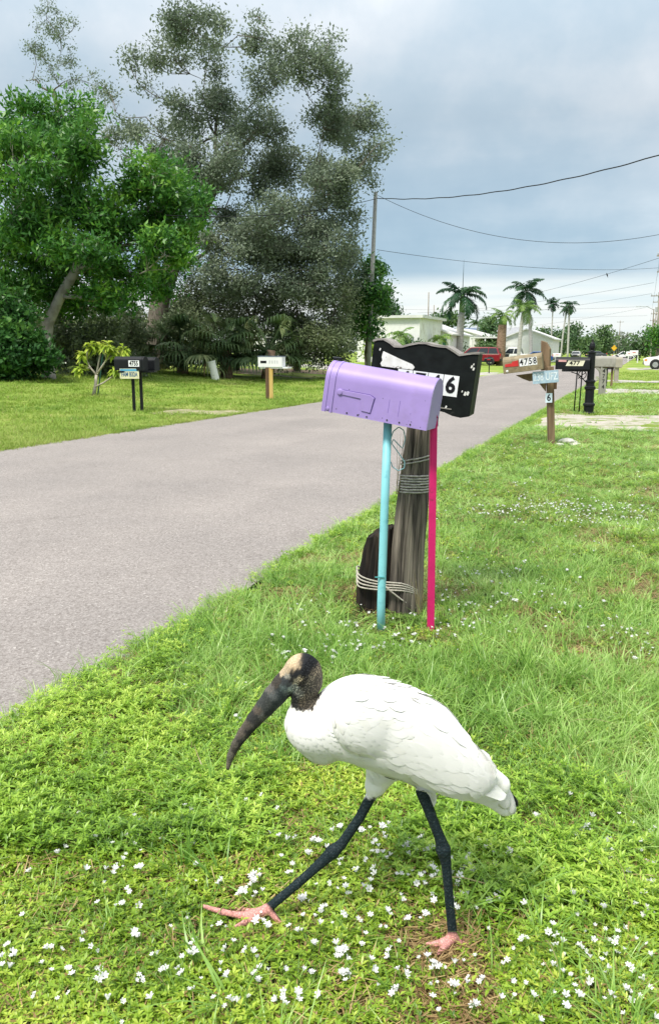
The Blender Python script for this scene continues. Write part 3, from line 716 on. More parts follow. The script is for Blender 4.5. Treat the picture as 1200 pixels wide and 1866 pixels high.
palm('young_palm', 'low yellowish palm before the flat-roofed white house', pbase(728, 66, 652), hz(612, 66), (0, 0), .12, .1, 1.6, 9, rp_, L_PALMY, M_ROYAL, e0=0, e1=1.2, droop=1.6, leaflet=.5, wid=.07, nl=20)
palm('young_palm', 'young palm against the white house wall near the green shutters', pbase(800, 80, 652), hz(618, 80), (0, 0), .12, .1, 1.6, 9, rp_, L_PALMY, M_ROYAL, e0=.1, e1=1.2, droop=1.8, leaflet=.5, wid=.07, nl=20)
palm('young_palm', 'distant feathery palm left of the shaggy trunk', pbase(868, 140, 645), hz(590, 140), (0, 0), .14, .1, 2.2, 10, rp_, L_FAR, M_ROYAL, e0=.0, e1=1.2, droop=1.4, leaflet=.6, wid=.12, nl=18)
palm('young_palm', 'small palm under the little round tree by the utility pole', pbase(716, 60, 655), hz(628, 60), (0, 0), .1, .08, 1.2, 9, rp_, L_PALMY, M_ROYAL, e0=0, e1=1.2, droop=1.6, leaflet=.4, wid=.06, nl=18)

# --- fan palm clump
def fan_clump():
    r_ = np.random.default_rng(33); b = gnd(412, 682); b.y = D_OAK - 3.5; b.x = at(408, 682, b.y).x; b.z = float(height(b.x, b.y))
    root = empty('fan_palm', b); root.scale = (1.35, 1.2, 1.12); tag(root, 'broad fan palm clump with drooping split leaves under the trees', 'palm')
    for dx in (-1.4, .1, 1.5): MB().tube([(dx, 0, -.1), (dx * 1.05, 0, .5), (dx * 1.1, .1, 1.1)], [.22, .2, .16], n=8).build('trunk', M_STUB, root, smooth=True)
    for k in range(66):
        cx = (-1.5, .1, 1.55)[k % 3]; az = r_.uniform(0, 2 * math.pi); el = r_.uniform(-.3, 1.2); pl = r_.uniform(.7, 1.4)
        s = np.array([cx, .05, 1.05]); d = np.array([math.cos(az) * math.cos(el), math.sin(az) * math.cos(el), math.sin(el)])
        hub = s + d * pl; side = np.cross(d, [0, 0, 1]); side /= np.linalg.norm(side) + 1e-9; V, Q, RN = [], [], []; rn = r_.uniform(0, 1)
        for j in range(24):
            a = (j / 23 - .5) * 3.6; v = d * math.cos(a) + side * math.sin(a); ln = r_.uniform(.8, 1.1) * (.75 + .25 * math.cos(a)); w = np.cross(v, [0, .2, 1]); w = w / np.linalg.norm(w) * .045
            p1 = hub + v * ln * .5 + np.array([0, 0, -.06]); p2 = hub + v * ln * .8 + np.array([0, 0, -.28 * ln]); p3 = hub + v * ln * .88 + np.array([0, 0, -.62 * ln])
            o = len(V); V += [hub - w * .3, hub + w * .3, p1 + w, p1 - w, p2 + w * .7, p2 - w * .7, p3]; Q += [(o, o + 1, o + 2, o + 3), (o + 3, o + 2, o + 4, o + 5), (o + 5, o + 4, o + 6)]; RN += [rn * .6 + .4 * r_.uniform(0, 1)] * 7
        me = bpy.data.meshes.new('leaf'); me.from_pydata([tuple(v) for v in V], [], Q); at_ = me.attributes.new('rnd', 'FLOAT', 'POINT'); at_.data.foreach_set('value', np.array(RN, np.float32))
        lf = mkobj('leaf', me, L_FAN, root)
        MB().tube([s, (s + hub) / 2 + np.array([0, 0, .06]), hub], [.022, .016, .012], n=4).build('stalk', L_FAN, lf)
fan_clump()

# --- staked sapling with big lime-coloured leaves
def sapling():
    r_ = np.random.default_rng(5); D = dist_of(170, 722); b = gnd(170, 722); root = empty('staked_sapling', b)
    tag(root, 'young tree with big lime-green leaves beside the paired black mailboxes', 'sapling')
    P = lambda x, y, d=0: at(x, y, D + d) - b
    mb = MB(); bark = mat('sapling_bark', (.34, .30, .25), .9, col2=(.46, .42, .36), scale=10)
    mb.tube([P(170, 724), P(174, 705), P(176, 683)], [.055, .05, .045], n=7)
    tips = []
    for pts in ([(176, 683, 0), (165, 670, .1), (158, 656, .2), (150, 645, .25)], [(176, 683, 0), (186, 668, -.1), (195, 655, -.15), (205, 640, -.15)], [(176, 683, 0), (180, 660, .1), (184, 640, .2), (180, 630, .2)],
                [(172, 706, 0), (190, 697, -.2), (205, 686, -.3), (210, 672, -.3)], [(165, 670, .1), (155, 672, -.1), (145, 670, -.2)], [(195, 655, -.15), (212, 645, 0), (225, 635, .1)], [(195, 655, -.15), (190, 640, -.3), (196, 628, -.35)], [(158, 656, .2), (160, 640, .1), (165, 628, .0)]):
        q = [P(*p) for p in pts]; mb.tube(q, list(np.linspace(.032, .016, len(q))), n=6); tips.append(q[-1])
    mb.build('trunk', bark, root, smooth=True)
    V, Q, RN = [], [], []
    for tp in tips:
        for k in range(42):
            az = r_.uniform(0, 2 * math.pi); el = r_.uniform(-.7, .8); d = Vector((math.cos(az) * math.cos(el), math.sin(az) * math.cos(el), math.sin(el))); ln = r_.uniform(.22, .36); s = d.cross(Vector((0, 0, 1))).normalized() * ln * .19; dn = Vector((0, 0, -1))
            o = len(V); q0 = tp - Vector((0, 0, r_.uniform(-.05, .14))); V += [q0, q0 + d * ln * .5 + s, q0 + d * ln * .55 - dn * 0.0 + dn * .01, q0 + d * ln * .5 - s, q0 + d * ln + dn * ln * .35]
            Q += [(o, o + 1, o + 2), (o, o + 2, o + 3), (o + 1, o + 4, o + 2), (o + 2, o + 4, o + 3)]; RN += [r_.uniform(0, 1)] * 5
    me = np_mesh('crown', np.array([tuple(v) for v in V]), np.array(Q), rnd=RN); mkobj('crown', me, L_LIME, root)
    st = MB().tube([P(178, 724, .1), P(189, 634, .1)], [.022, .022], n=6)
    so = st.build('stake', mat('green_stake', (.03, .12, .10), .6), None); so.location = b
    so.name = 'garden_stake'; tag(so, 'thin dark green stake supporting the lime-leaved sapling', 'stake')
sapling()
# ================================================================== HOUSES
M_WALL = mat('white_stucco', (0.72, 0.72, 0.71), .9, var=.05, scale=3, dirt=(.55, .53, .48), dirt_scale=1.2)
M_ROOFW = mat('white_metal_roof', (0.62, 0.62, 0.60), .5, var=.06, scale=2)
M_ROOFG = mat('grey_shingle_roof', (0.30, 0.31, 0.33), .85, var=.12, scale=3)
M_GLASS = mat('dark_window_glass', (0.02, 0.025, 0.03), .08, var=.2, spec=.6)
M_TRIM = mat('white_trim', (.75, .75, .74), .6, var=.03)
M_GREENSH = mat('green_shutter', (.05, .16, .10), .6)
AR = Vector((DY, -DX, 0)); DRV = Vector((DX, DY, 0))       # across the road to the right; along the road
def house(name, label, x, y, D, w, dp, wall_h, roof_h, roofm, style='gable', windows=(), doors=(), overhang=.35, rot=None):
    """box house squared to the road; front wall faces the camera side (-along road)"""
    b = at(x, y, D); b.z = float(height(b.x, b.y)); root = empty(name, b, -PHI if rot is None else rot); tag(root, label, 'house', 'houses along the street')
    MB().box((0, dp / 2, wall_h / 2), (w, dp, wall_h)).build('wall', M_WALL, root)
    o = overhang; m = MB()
    if style == 'gable':          # gable end looks at the camera
        MB().prism([(-w / 2, wall_h), (w / 2, wall_h), (0, wall_h + roof_h)], 0.02, dp - .02).build('gable', M_WALL, root)
        t = .14
        for s in (-1, 1):
            e = (s * (w / 2 + o), wall_h - roof_h * o / (w / 2)); m.prism([e, (0, wall_h + roof_h), (0, wall_h + roof_h + t), (e[0], e[1] + t)] if s > 0 else [(0, wall_h + roof_h), e, (e[0], e[1] + t), (0, wall_h + roof_h + t)], -o, dp + o)
    elif style == 'side':         # ridge runs across the view
        pr = [(-o, wall_h - roof_h * o / (dp / 2)), (dp / 2, wall_h + roof_h), (dp + o, wall_h - roof_h * o / (dp / 2)), (dp + o, wall_h - roof_h * o / (dp / 2) + .14), (dp / 2, wall_h + roof_h + .14), (-o, wall_h - roof_h * o / (dp / 2) + .14)]
        n = len(pr); vs = [(-w / 2 - o, a, b_) for a, b_ in pr] + [(w / 2 + o, a, b_) for a, b_ in pr]
        m.add(vs, [tuple(range(n)), tuple(reversed(range(n, 2 * n)))] + [(k, k + n, (k + 1) % n + n, (k + 1) % n) for k in range(n)])
        MB().add([(-w / 2, .02, wall_h), (-w / 2, dp - .02, wall_h), (-w / 2, dp / 2, wall_h + roof_h), (w / 2, .02, wall_h), (w / 2, dp - .02, wall_h), (w / 2, dp / 2, wall_h + roof_h)], [(0, 1, 2), (5, 4, 3), (0, 2, 5, 3), (1, 4, 5, 2)]).build('gable', M_WALL, root)
    elif style == 'hip':
        W, Dp = w / 2 + o, dp + o; z0, z1 = wall_h - .05, wall_h + roof_h; rx = max(.2, W - dp / 2)
        m.add([(-W, -o, z0), (W, -o, z0), (W, Dp, z0), (-W, Dp, z0), (-rx, dp / 2, z1), (rx, dp / 2, z1)], [(0, 1, 5, 4), (1, 2, 5), (2, 3, 4, 5), (3, 0, 4), (3, 2, 1, 0)])
    else:
        m.box((0, dp / 2, wall_h + .12), (w + 2 * o, dp + 2 * o, .24))
    rf = m.build('roof', roofm, root)
    MB().box((0, -o - .012, wall_h - .09), (w + 2 * o, .02, .16)).build('fascia', M_TRIM, root) if style in ('side', 'hip') else None
    for (wx, wz, ww, wh, sh) in windows:
        wn = MB().box((wx, -.03, wz), (ww + .16, .06, wh + .16)).build('window', M_TRIM, root)
        for s in (-1, 1):
            MB().box((wx + s * ww / 4, -.065, wz), (ww / 2 - .05, .012, wh)).build('pane', M_GLASS, wn)
        if sh:
            for s in (-1, 1): MB().box((wx + s * (ww / 2 + .3), -.035, wz), (.38, .05, wh + .1)).build('shutter', M_GREENSH, wn)
    for (wx, ww, wh, m_) in doors:
        dn = MB().box((wx, -.03, wh / 2), (ww, .05, wh)).build('door', m_, root)
        MB().box((wx + ww * .4, -.07, wh * .48), (.05, .05, .05)).build('handle', M_ROOFG, dn)
    return root
M_GAR = mat('garage_door_white', (.70, .70, .71), .6, var=.04, stretch=(.1, .1, 6), scale=5)
house('flat_roof_house', 'white house with flat roof beside the utility pole', 706, 650, 78, 6.0, 9, 4.0, .3, M_ROOFW, 'flat', windows=[(-1.2, 1.6, 1.1, 1.1, 0)])
house('gable_house', 'white low-gabled house with green shutters behind the black mailbox', 757, 650, 86, 7.0, 10, 2.7, 1.25, M_ROOFW, 'gable', windows=[(2.2, 1.5, .9, 1.3, 1), (-1.6, 1.5, 1.3, 1.1, 0)])
hp = house('porch_house', 'white house with pale low roof and porch behind the red car', 833, 648, 104, 8.2, 10, 2.6, 1.1, M_ROOFW, 'gable', windows=[(-2.6, 1.4, 1.3, 1.2, 0), (-.6, 1.4, 1.3, 1.2, 0)], doors=[(1.2, 1.0, 2.05, M_TRIM)])
pr = MB()
pr.box((3.9, -1.6, 2.62), (3.6, 3.2, .16)); pr.build('porch_roof', M_ROOFW, hp)
for k in range(3): MB().box((2.3 + 1.6 * k, -3.05, 1.27), (.14, .14, 2.54)).build('porch_post', M_TRIM, hp)
house('grey_hip_roof_house', 'far house with broad grey hipped roof', 905, 646, 150, 15, 10, 2.9, 2.3, M_ROOFG, 'hip', windows=[(-4, 1.5, 1.4, 1.2, 0), (4, 1.5, 1.4, 1.2, 0)])
house('garage_house', 'white gabled garage behind the white pickup', 957, 650, 112, 6.8, 9, 3.0, 1.25, M_ROOFW, 'gable', windows=[], doors=[(-.4, 4.6, 2.3, M_GAR)])
house('blue_roof_house', 'far low house with blue-grey roof between the palms', 830, 645, 150, 9, 8, 3.8, 1.2, mat('blue_grey_roof', (.14, .18, .26), .7), 'side', windows=[(0, 1.6, 1.4, 1.2, 0)])
house('pale_house', 'white house mostly hidden behind the lush tree', 195, 680, 62, 9, 8, 3.4, 1.6, M_ROOFG, 'side', windows=[(-2.5, 1.7, 1.3, 1.2, 0), (1.5, 1.7, 1.3, 1.2, 0)])
house('pale_house', 'pale house glimpsed behind the fan palm and olive trees', 470, 672, 78, 5, 8, 3.0, 1.5, M_ROOFG, 'side', windows=[(-1.3, 1.6, 1.1, 1.2, 0), (1.3, 1.6, 1.1, 1.2, 0)])

# picket bits beside the far trees
fb = at(578, 672, 56); fb.z = float(height(fb.x, fb.y)); fence = empty('picket_fence', fb); tag(fence, 'short run of white pickets between the trees', 'fence')
for k in range(5): MB().box((.16 * k - .3, 0, .6), (.09, .03, 1.2)).build('picket', M_TRIM, fence)
MB().box((0.02, .03, .85), (.85, .03, .07)).build('rail', M_TRIM, fence)

# ================================================================== VEHICLES
M_TYRE = mat('tyre_rubber', (.02, .02, .02), .85); M_RIM = mat('alloy_rim', (.45, .45, .46), .35, metallic=.8)
M_CARGLASS = mat('car_glass', (.015, .02, .025), .06, var=.1, spec=.7); M_CHROME = mat('bright_trim', (.65, .65, .66), .25, metallic=.7)
M_REDLIGHT = mat('red_lamp', (.5, .02, .02), .25); M_AMBER = mat('amber_lamp', (.75, .25, .02), .25); M_CLEARL = mat('clear_lamp', (.75, .75, .72), .15); M_BLACKP = mat('black_plastic', (.02, .02, .022), .6)
def car(name, label, b, rotz, paint, L_=4.8, W=1.85, H=1.72, kind='suv', cat='car', group=None):
    """front towards -x in its own frame"""
    root = empty(name, b, rotz); tag(root, label, cat, group)
    hL = L_ / 2; belt = H * .60; sill = .26
    if kind == 'pickup':
        low = [(-hL, .45), (-hL, .80), (-hL + .25, .98), (-hL + 1.45, belt), (hL - .02, belt), (hL, .75), (hL, .5), (hL - .15, sill + .1), (-hL + .15, sill + .05)]
        gh = [(-hL + 1.40, belt), (-hL + 2.05, H), (-hL + 3.45, H), (-hL + 3.7, belt)]
    elif kind == 'suv':
        low = [(-hL, .45), (-hL, .82), (-hL + .2, .95), (-hL + 1.15, belt), (hL - .05, belt), (hL, .85), (hL, .5), (hL - .15, sill + .08), (-hL + .15, sill)]
        gh = [(-hL + 1.05, belt), (-hL + 1.85, H - .03), (-hL + 2.3, H), (hL - .75, H - .02), (hL - .28, H - .12), (hL - .05, belt)]
    else:
        low = [(-hL, .42), (-hL, .65), (-hL + .2, .78), (-hL + 1.2, belt), (hL - .15, belt + .03), (hL, .8), (hL, .45), (hL - .15, sill), (-hL + .15, sill)]
        gh = [(-hL + 1.1, belt), (-hL + 1.95, H), (hL - 1.5, H), (hL - .6, belt + .02)]
    body = MB().prism(low, -W / 2, W / 2).build('body', paint, root, bev=.07)
    n = len(gh); tp = .80; vs = []
    for s in (-1, 1):
        for x, z in gh: vs.append((x, s * W / 2 * (.97 if z <= belt + .05 else tp), z))
    gm = MB().add(vs, [tuple(range(n)), tuple(reversed(range(n, 2 * n)))] + [(k, k + n, (k + 1) % n + n, (k + 1) % n) for k in range(n)])
    cab = gm.build('cabin', paint, root, bev=.05)
    # windows on both sides, split by pillars
    x0, x1 = gh[0][0], gh[-1][0]; zt = H - .12; zb = belt + .05
    def wx(z, front): # slope of screen/back
        a, b_ = (gh[0], gh[1]) if front else (gh[-1], gh[-2])
        t = (z - a[1]) / (b_[1] - a[1] + 1e-9); return a[0] + (b_[0] - a[0]) * min(1, t)
    for s in (-1, 1):
        def yy(z): return s * (W / 2 * (.97 + (tp - .97) * (z - belt) / (H - belt)) + .006)
        xf0, xf1 = wx(zb, True) + .14, wx(zt, True) + .14; xr0, xr1 = wx(zb, False) - .12, wx(zt, False) - .12
        cuts = [0, .36, .70, 1] if kind == 'suv' else ([0, .5, 1] if kind != 'pickup' else [0, .55, 1])
        for a, c in zip(cuts, cuts[1:]):
            q = [(xf0 + (xr0 - xf0) * a + .04, yy(zb), zb), (xf0 + (xr0 - xf0) * c - .04, yy(zb), zb), (xf1 + (xr1 - xf1) * c - .04, yy(zt), zt), (xf1 + (xr1 - xf1) * a + .04, yy(zt), zt)]
            MB().add(q + [(x, y - s * .02, z) for x, y, z in q], [(0, 1, 2, 3), (7, 6, 5, 4), (0, 4, 5, 1), (1, 5, 6, 2), (2, 6, 7, 3), (3, 7, 4, 0)]).build('side_window', M_CARGLASS, cab)
        MB().box(((xf0 + xr0) / 2, yy(zb) + s * .004, zb - .035), (xr0 - xf0 + .2, .02, .04)).build('window_trim', M_CHROME, cab)
        MB().box((0, s * (W / 2 + .006), sill + .09), (L_ * .52, .03, .16)).build('sill_trim', M_BLACKP, root)
        MB().box((-hL + .02, s * W * .36, .78), (.12, .36, .17)).build('headlight', M_CLEARL, root, bev=.02)
        MB().box((-hL + .16, s * (W / 2 - .02), .76), (.2, .08, .14)).build('turn_signal', M_AMBER, root)
        MB().box((hL - .02, s * W * .41, .95), (.10, .22, .32)).build('tail_light', M_REDLIGHT, root, bev=.02)
        MB().box((-hL + 1.42, s * (W / 2 + .07), belt + .08), (.14, .18, .13)).build('mirror', paint, root, bev=.02)
        for xw in (-hL + .92, hL - .98):
            rot = Matrix.Rotation(math.pi / 2, 3, 'X'); r0 = .37
            wh = MB().lathe([(r0 * .6, -.11), (r0 * .95, -.11), (r0, -.08), (r0, .08), (r0 * .95, .11), (r0 * .6, .11)], (xw, s * (W / 2 - .09), r0), n=20, rot=rot).build('wheel', M_TYRE, root, smooth=False)
            MB().lathe([(.03, -.122), (r0 * .62, -.118), (r0 * .64, 0), (r0 * .62, .118), (.03, .122)], (xw, s * (W / 2 - .09), r0), n=14, rot=rot).build('rim', M_RIM, wh)
            MB().lathe([(r0 + .07, -.02), (r0 + .07, .012)], (xw, s * (W / 2 - .004), r0 + .02), n=20, rot=rot).build('wheel_arch', M_BLACKP, root)
    zs0, zs1 = belt + .05, H - .1
    def glass(front):
        e = -.012 if front else .012
        a, c = wx(zs0, front) + e, wx(zs1, front) + e
        w0, w1 = W / 2 * .88, W / 2 * .74
        q = [(a, -w0, zs0), (a, w0, zs0), (c, w1, zs1), (c, -w1, zs1)]; d = .02 if front else -.02
        MB().add(q + [(x + d, y, z) for x, y, z in q], [(0, 1, 2, 3), (7, 6, 5, 4), (0, 4, 5, 1), (1, 5, 6, 2), (2, 6, 7, 3), (3, 7, 4, 0)]).build('windscreen' if front else 'rear_window', M_CARGLASS, cab)
    glass(True); glass(False)
    MB().box((-hL - .02, 0, .48), (.1, W * .9, .2)).build('bumper', M_BLACKP, root, bev=.03); MB().box((hL + .02, 0, .5), (.1, W * .9, .2)).build('bumper', M_BLACKP, root, bev=.03)
    MB().box((-hL - .01, 0, .72), (.05, W * .5, .18)).build('grille', M_BLACKP, root)
    return root
def cbase(x, D, y=655):
    b = at(x, y, D); b.z = float(height(b.x, b.y)); return b
P_RED = mat('dark_red_paint', (.20, .008, .018), .3, var=.05, coat=.5); P_WHITE = mat('white_car_paint', (.72, .72, .72), .3, var=.02, coat=.5); P_BLUE = mat('blue_car_paint', (.02, .08, .25), .3, coat=.5); P_SILV = mat('silver_car_paint', (.45, .46, .47), .3, coat=.4); P_DARK = mat('dark_car_paint', (.04, .045, .06), .3, coat=.4)
car('red_suv', 'dark red sport utility car parked before the white houses', cbase(869, 86), -PHI, P_RED, 4.9, 1.95, 1.78, 'suv')
car('pickup_truck', 'white pickup parked in front of the white garage', cbase(936, 101), -PHI, P_WHITE, 5.4, 1.95, 1.85, 'pickup', 'truck')
car('blue_car', 'blue car parked right of the white pickup', cbase(975, 106), -PHI, P_BLUE, 4.4, 1.8, 1.45, 'sedan')
car('white_van', 'white van cut by the picture edge, its front lamp showing', cbase(1228, 70, 668), -PHI, P_WHITE, 4.9, 1.95, 1.75, 'suv', 'van')
car('silver_car', 'small silver car far down the road behind the mailboxes', cbase(1048, 175), -PHI + R(90), P_SILV, 4.4, 1.8, 1.5, 'sedan')
car('dark_car', 'small dark car far off beside the ornate black post', cbase(1085, 190), -PHI, P_DARK, 4.5, 1.8, 1.5, 'sedan')
car('white_car', 'white car far off behind the grey mailboxes', cbase(1135, 165), -PHI, P_WHITE, 4.5, 1.8, 1.5, 'sedan')
# wheeled bin by the pickup
bb = cbase(920, 96); bn = empty('wheeled_bin', bb); tag(bn, 'black wheeled bin beside the white pickup', 'bin')
MB().box((0, 0, .52), (.6, .65, 1.0), taper=1.12).build('body', M_BLACKP, bn, bev=.03); MB().box((0, 0, 1.07), (.74, .8, .08)).build('lid', M_BLACKP, bn, bev=.02)
for s in (-1, 1): MB().lathe([(.1, -.03), (.1, .03)], (s * .3, .3, .11), n=12, rot=Matrix.Rotation(math.pi / 2, 3, 'Y')).build('wheel', M_TYRE, bn)

# ================================================================== UTILITY POLES AND WIRES
M_POLE = mat('weathered_pole', (.20, .17, .14), .95, scale=4, col2=(.30, .27, .23), stretch=(4, 4, .5), bump=.4)
M_POLEG = mat('concrete_pole', (.34, .34, .33), .9, var=.1, scale=3); M_WIRE = mat('black_wire', (.015, .016, .018), .6, var=0); M_METALG = mat('transformer_grey', (.35, .37, .38), .5)
def pole(label, b, h_, r0=.15, lean=(0, 0), arm=True, transformer=False, m=M_POLE, group='utility poles', second=False):
    root = empty('utility_pole', b); tag(root, label, 'utility pole', group)
    MB().tube([(0, 0, -.2), (lean[0] * .5, lean[1] * .5, h_ * .5), (lean[0], lean[1], h_)], [r0, r0 * .85, r0 * .7], n=10).build('shaft', m, root, smooth=True)
    if arm:
        MB().box((lean[0], lean[1] - .16, h_ - .5), (2.2, .11, .12), rot=Matrix.Rotation(-PHI, 3, 'Z')).build('crossarm', m, root)
        for k in (-1, -.4, 1): MB().lathe([(.035, 0), (.06, .05), (.035, .09), (.06, .14), (.03, .2)], (lean[0] + k * DY, lean[1] - k * DX - .16, h_ - .43), n=8).build('insulator', M_METALG, root)
    if transformer:
        MB().lathe([(.02, -.42), (.21, -.42), (.23, -.38), (.23, .36), (.19, .42), (.05, .46)], (lean[0] - .38, lean[1], h_ - 1.7), n=12).build('transformer', M_METALG, root, smooth=False)
        MB().box((lean[0] - .2, lean[1], h_ - 1.6), (.3, .06, .08)).build('bracket', M_METALG, root)
    return root
def pb(x, y, D):
    b = at(x, y, D); b.z = float(height(b.x, b.y)); return b
D_P = 46.0
PL = pb(670, 668, D_P); h_PL = hz(350, D_P) - PL.z; lean_PL = at(684, 350, D_P).x - PL.x
pole('grey utility pole standing clear at the right side of the big tree', PL, h_PL, .14, (lean_PL, 0), arm=False, m=M_POLEG)
for x, D, top, lb in ((778, 150, 538, 'thin dark pole left of the royal palm'), (788, 190, 560, 'shortest thin pole left of the royal palm'), (1052, 210, 592, 'thin pale pole in front of the trees by the slim palms'), (985, 190, 597, 'thin pole at the corner of the white garage'), (1125, 290, 584, 'pole standing alone at the end of the road')):
    pole(lb, pb(x, 648, D), hz(top, D), .13, arm=(x == 1125))
right_poles = []
for k, D in enumerate((72, 92, 116, 145, 180, 225, 290)):
    v = -1.5; X_ = (D * math.tan(PHI)) - v / math.cos(PHI); b = Vector((X_, D, 0)); b.z = float(height(b.x, b.y)); right_poles.append(b)
    hh = (9.9, 10.4, 9.4, 10.2, 9.8, 10, 10)[k]
    pole(('first, nearest pole of the row down the verge', 'second pole of the row down the verge, with a transformer', 'third pole of the row down the verge', 'fourth pole of the row down the verge', 'fifth pole of the row down the verge', 'sixth pole of the row down the verge', 'last, most distant pole of the row')[k], b, hh, .17, ((-.15, .1, -.35, .1, 0, 0, 0)[k], 0), True, k in (1, 3), M_POLE, 'row of utility poles')
def wire(label, a, b, sag, r=.012, n=24, cat='wire', wig=0.0):
    a, b = Vector(a), Vector(b); pts = []
    for k in range(n + 1):
        t = k / n; p = a.lerp(b, t); p.z -= sag * 4 * t * (1 - t) + wig * math.sin(t * 70) ; pts.append(p - a)
    o = MB().tube(pts, r, n=5).build('overhead_wire', M_WIRE, None, smooth=True); o.location = a
    return tag(o, label, cat, 'overhead wires')
ptop = Vector((PL.x + lean_PL, D_P, PL.z + h_PL))
wire('thick twisted wire rising from the grey pole to the upper picture edge', at(685, 361, D_P), at(1420, 212, 26), .75, .022, 60, wig=.012)
wire('slack wire sagging low across the sky from the grey pole', at(688, 356, D_P), at(1440, 352, 40), 2.3, .012, 40)
wire('service wire passing across the big tree to the grey pole', at(300, 392, D_P - 13), at(685, 362, D_P), .35, .016, 30)
wire('faint wire above the palms', at(686, 455, D_P), at(1300, 476, 80), .9, .012, 40)
wire('wire with a perched bird', at(930, 543, 110), at(1290, 440, 60), .35, .015, 40)
for i, (p, q, D1, D2, sg) in enumerate((((760, 570), (1190, 515), 150, 92, .6), ((760, 585), (1186, 535), 170, 116, .6), ((680, 562), (1182, 558), 160, 145, .5), ((690, 575), (1178, 575), 190, 180, .5), ((900, 600), (1176, 560), 200, 150, .5))):
    wire(('upper', 'second', 'third', 'fourth', 'lowest')[i] + ' of the thin wires in the pale band of sky', at(*p, D1), at(*q, D2), sg, .014, 30)
for k in range(len(right_poles) - 1):
    a, b = right_poles[k], right_poles[k + 1]
    for j, s in enumerate((-1, 1)):
        wire('%s wire between the %s and %s pole of the row' % (('road-side', 'house-side')[j], *(('first', 'second', 'third', 'fourth', 'fifth', 'sixth', 'last')[k:k + 2])), a + Vector((s * DY, -s * DX - .16, 9.3)), b + Vector((s * DY, -s * DX - .16, 9.3)), .35, .012, 12)
# little bird on the wire
bw = at(1105, 503.5, 84)
def perched():
    o = MB().lathe([(.001, -.10), (.03, -.09), (.055, -.03), (.05, .03), (.03, .07), (.036, .10), (.028, .13), (.002, .15)], (0, 0, .1), n=10, rot=Matrix.Rotation(R(-20), 3, 'Y'))
    o.tube([(.02, 0, .02), (.08, 0, -.10)], [.02, .012], n=6); o.tube([(-.05, 0, .23), (-.085, 0, .225)], [.012, .002], n=5); o.tube([(.0, 0, .04), (0, 0, -.02)], [.006, .006], n=4)
    b = o.build('small_bird', mat('dark_plumage', (.02, .02, .022), .8), None, smooth=True); b.location = bw; b.scale = (1.3,) * 3
    tag(b, 'tiny dark bird perched on a wire', 'bird')
perched()
# street lamp and road sign far off
lp = pb(1186, 650, 112); sl = empty('street_lamp', lp); tag(sl, 'street lamp arm reaching from the row of poles over the road', 'street lamp')
MB().tube([(0, .4, 6.9), (-.9, .4, 7.3), (-1.9, .4, 7.35)], [.04, .035, .03], n=6).build('arm', M_METALG, sl); MB().box((-2.2, .4, 7.32), (.7, .24, .12), taper=.6).build('lamp_head', M_METALG, sl, bev=.02); MB().tube([(0, .4, 0), (0, .4, 7.0)], [.1, .07], n=8).build('pole', M_POLE, sl)
sg = pb(1117, 648, 150); sn = empty('road_sign', sg); tag(sn, 'small yellow diamond road sign at the end of the road', 'sign')
MB().tube([(0, 0, 0), (0, 0, 2.2)], [.03, .03], n=6).build('post', M_METALG, sn); MB().box((0, -.05, 2.1), (.75, .03, .75), rot=Matrix.Rotation(R(45), 3, 'Y')).build('panel', mat('sign_yellow', (.75, .45, .03), .5), sn)
# ================================================================== MAILBOXES
M_PURPLE = mat('lilac_paint', (0.315, 0.228, 0.53), .45, var=.07, scale=5, spec=.4, dirt=(.29, .21, .46), dirt_scale=9, dirt_lo=.52, dirt_hi=.75)
M_GRIME = mat('grimy_chip', (.10, .08, .13), .8)
M_LILACG = mat('lilac_back_paint', (0.36, 0.29, 0.56), .5, var=.06, scale=6)
M_BLUEP = mat('pale_blue_paint', (0.23, 0.57, 0.64), .45, var=.06, scale=9, dirt=(.12, .38, .45), dirt_scale=14)
M_PINKP = mat('hot_pink_paint', (0.56, 0.016, 0.135), .5, var=.10, scale=12, dirt=(.30, .02, .07), dirt_scale=25, dirt_lo=.62, dirt_hi=.7)
M_BLACKW = mat('black_painted_wood', (0.006, 0.008, 0.008), .6, var=.4, scale=14, spec=.15, bump=.15, bscale=30, dirt=(.03, .033, .03), dirt_scale=22, dirt_lo=.66, dirt_hi=.76)
M_GREYW = mat('weathered_grey_board', (0.20, 0.185, 0.17), .9, scale=20, col2=(.34, .32, .30), stretch=(.3, 3, 3), bump=.3)
M_OLDW = mat('weathered_post_wood', (0.040, 0.035, 0.030), .95, scale=30, col2=(.25, .215, .175), stretch=(1, 1, .07), bump=1., bscale=40, lo=.38, hi=.68, detail=7)
M_STUMPW = mat('dark_stump_wood', (0.010, 0.008, 0.007), .95, scale=22, col2=(.055, .040, .030), stretch=(1, 1, .09), bump=1., bscale=30, lo=.45, hi=.75, detail=6)
M_ROPE = mat('old_rope', (0.30, 0.29, 0.26), .95, scale=60, col2=(.48, .46, .42), bump=.5, bscale=160)
M_ROPEW = mat('pale_rope', (0.36, 0.335, 0.285), .95, scale=60, col2=(.52, .485, .42), bump=.5, bscale=160)
M_TILE = mat('white_number_tile', (0.76, 0.77, 0.79), .45, var=.03); M_INK = mat('black_ink', (.006, .006, .008), .5, var=0)
M_BOLT = mat('dark_bolt', (.03, .028, .03), .5); M_RUSTW = mat('flaking_white_paint', (.62, .61, .58), .7, scale=20, col2=(.76, .76, .74), dirt=(.12, .09, .07), dirt_scale=30, dirt_lo=.60, dirt_hi=.66)
M_BROWN = mat('tan_brown_metal', (.17, .135, .075), .5, scale=8, col2=(.26, .21, .125), spec=.4, dirt=(.10, .075, .04), dirt_scale=12)
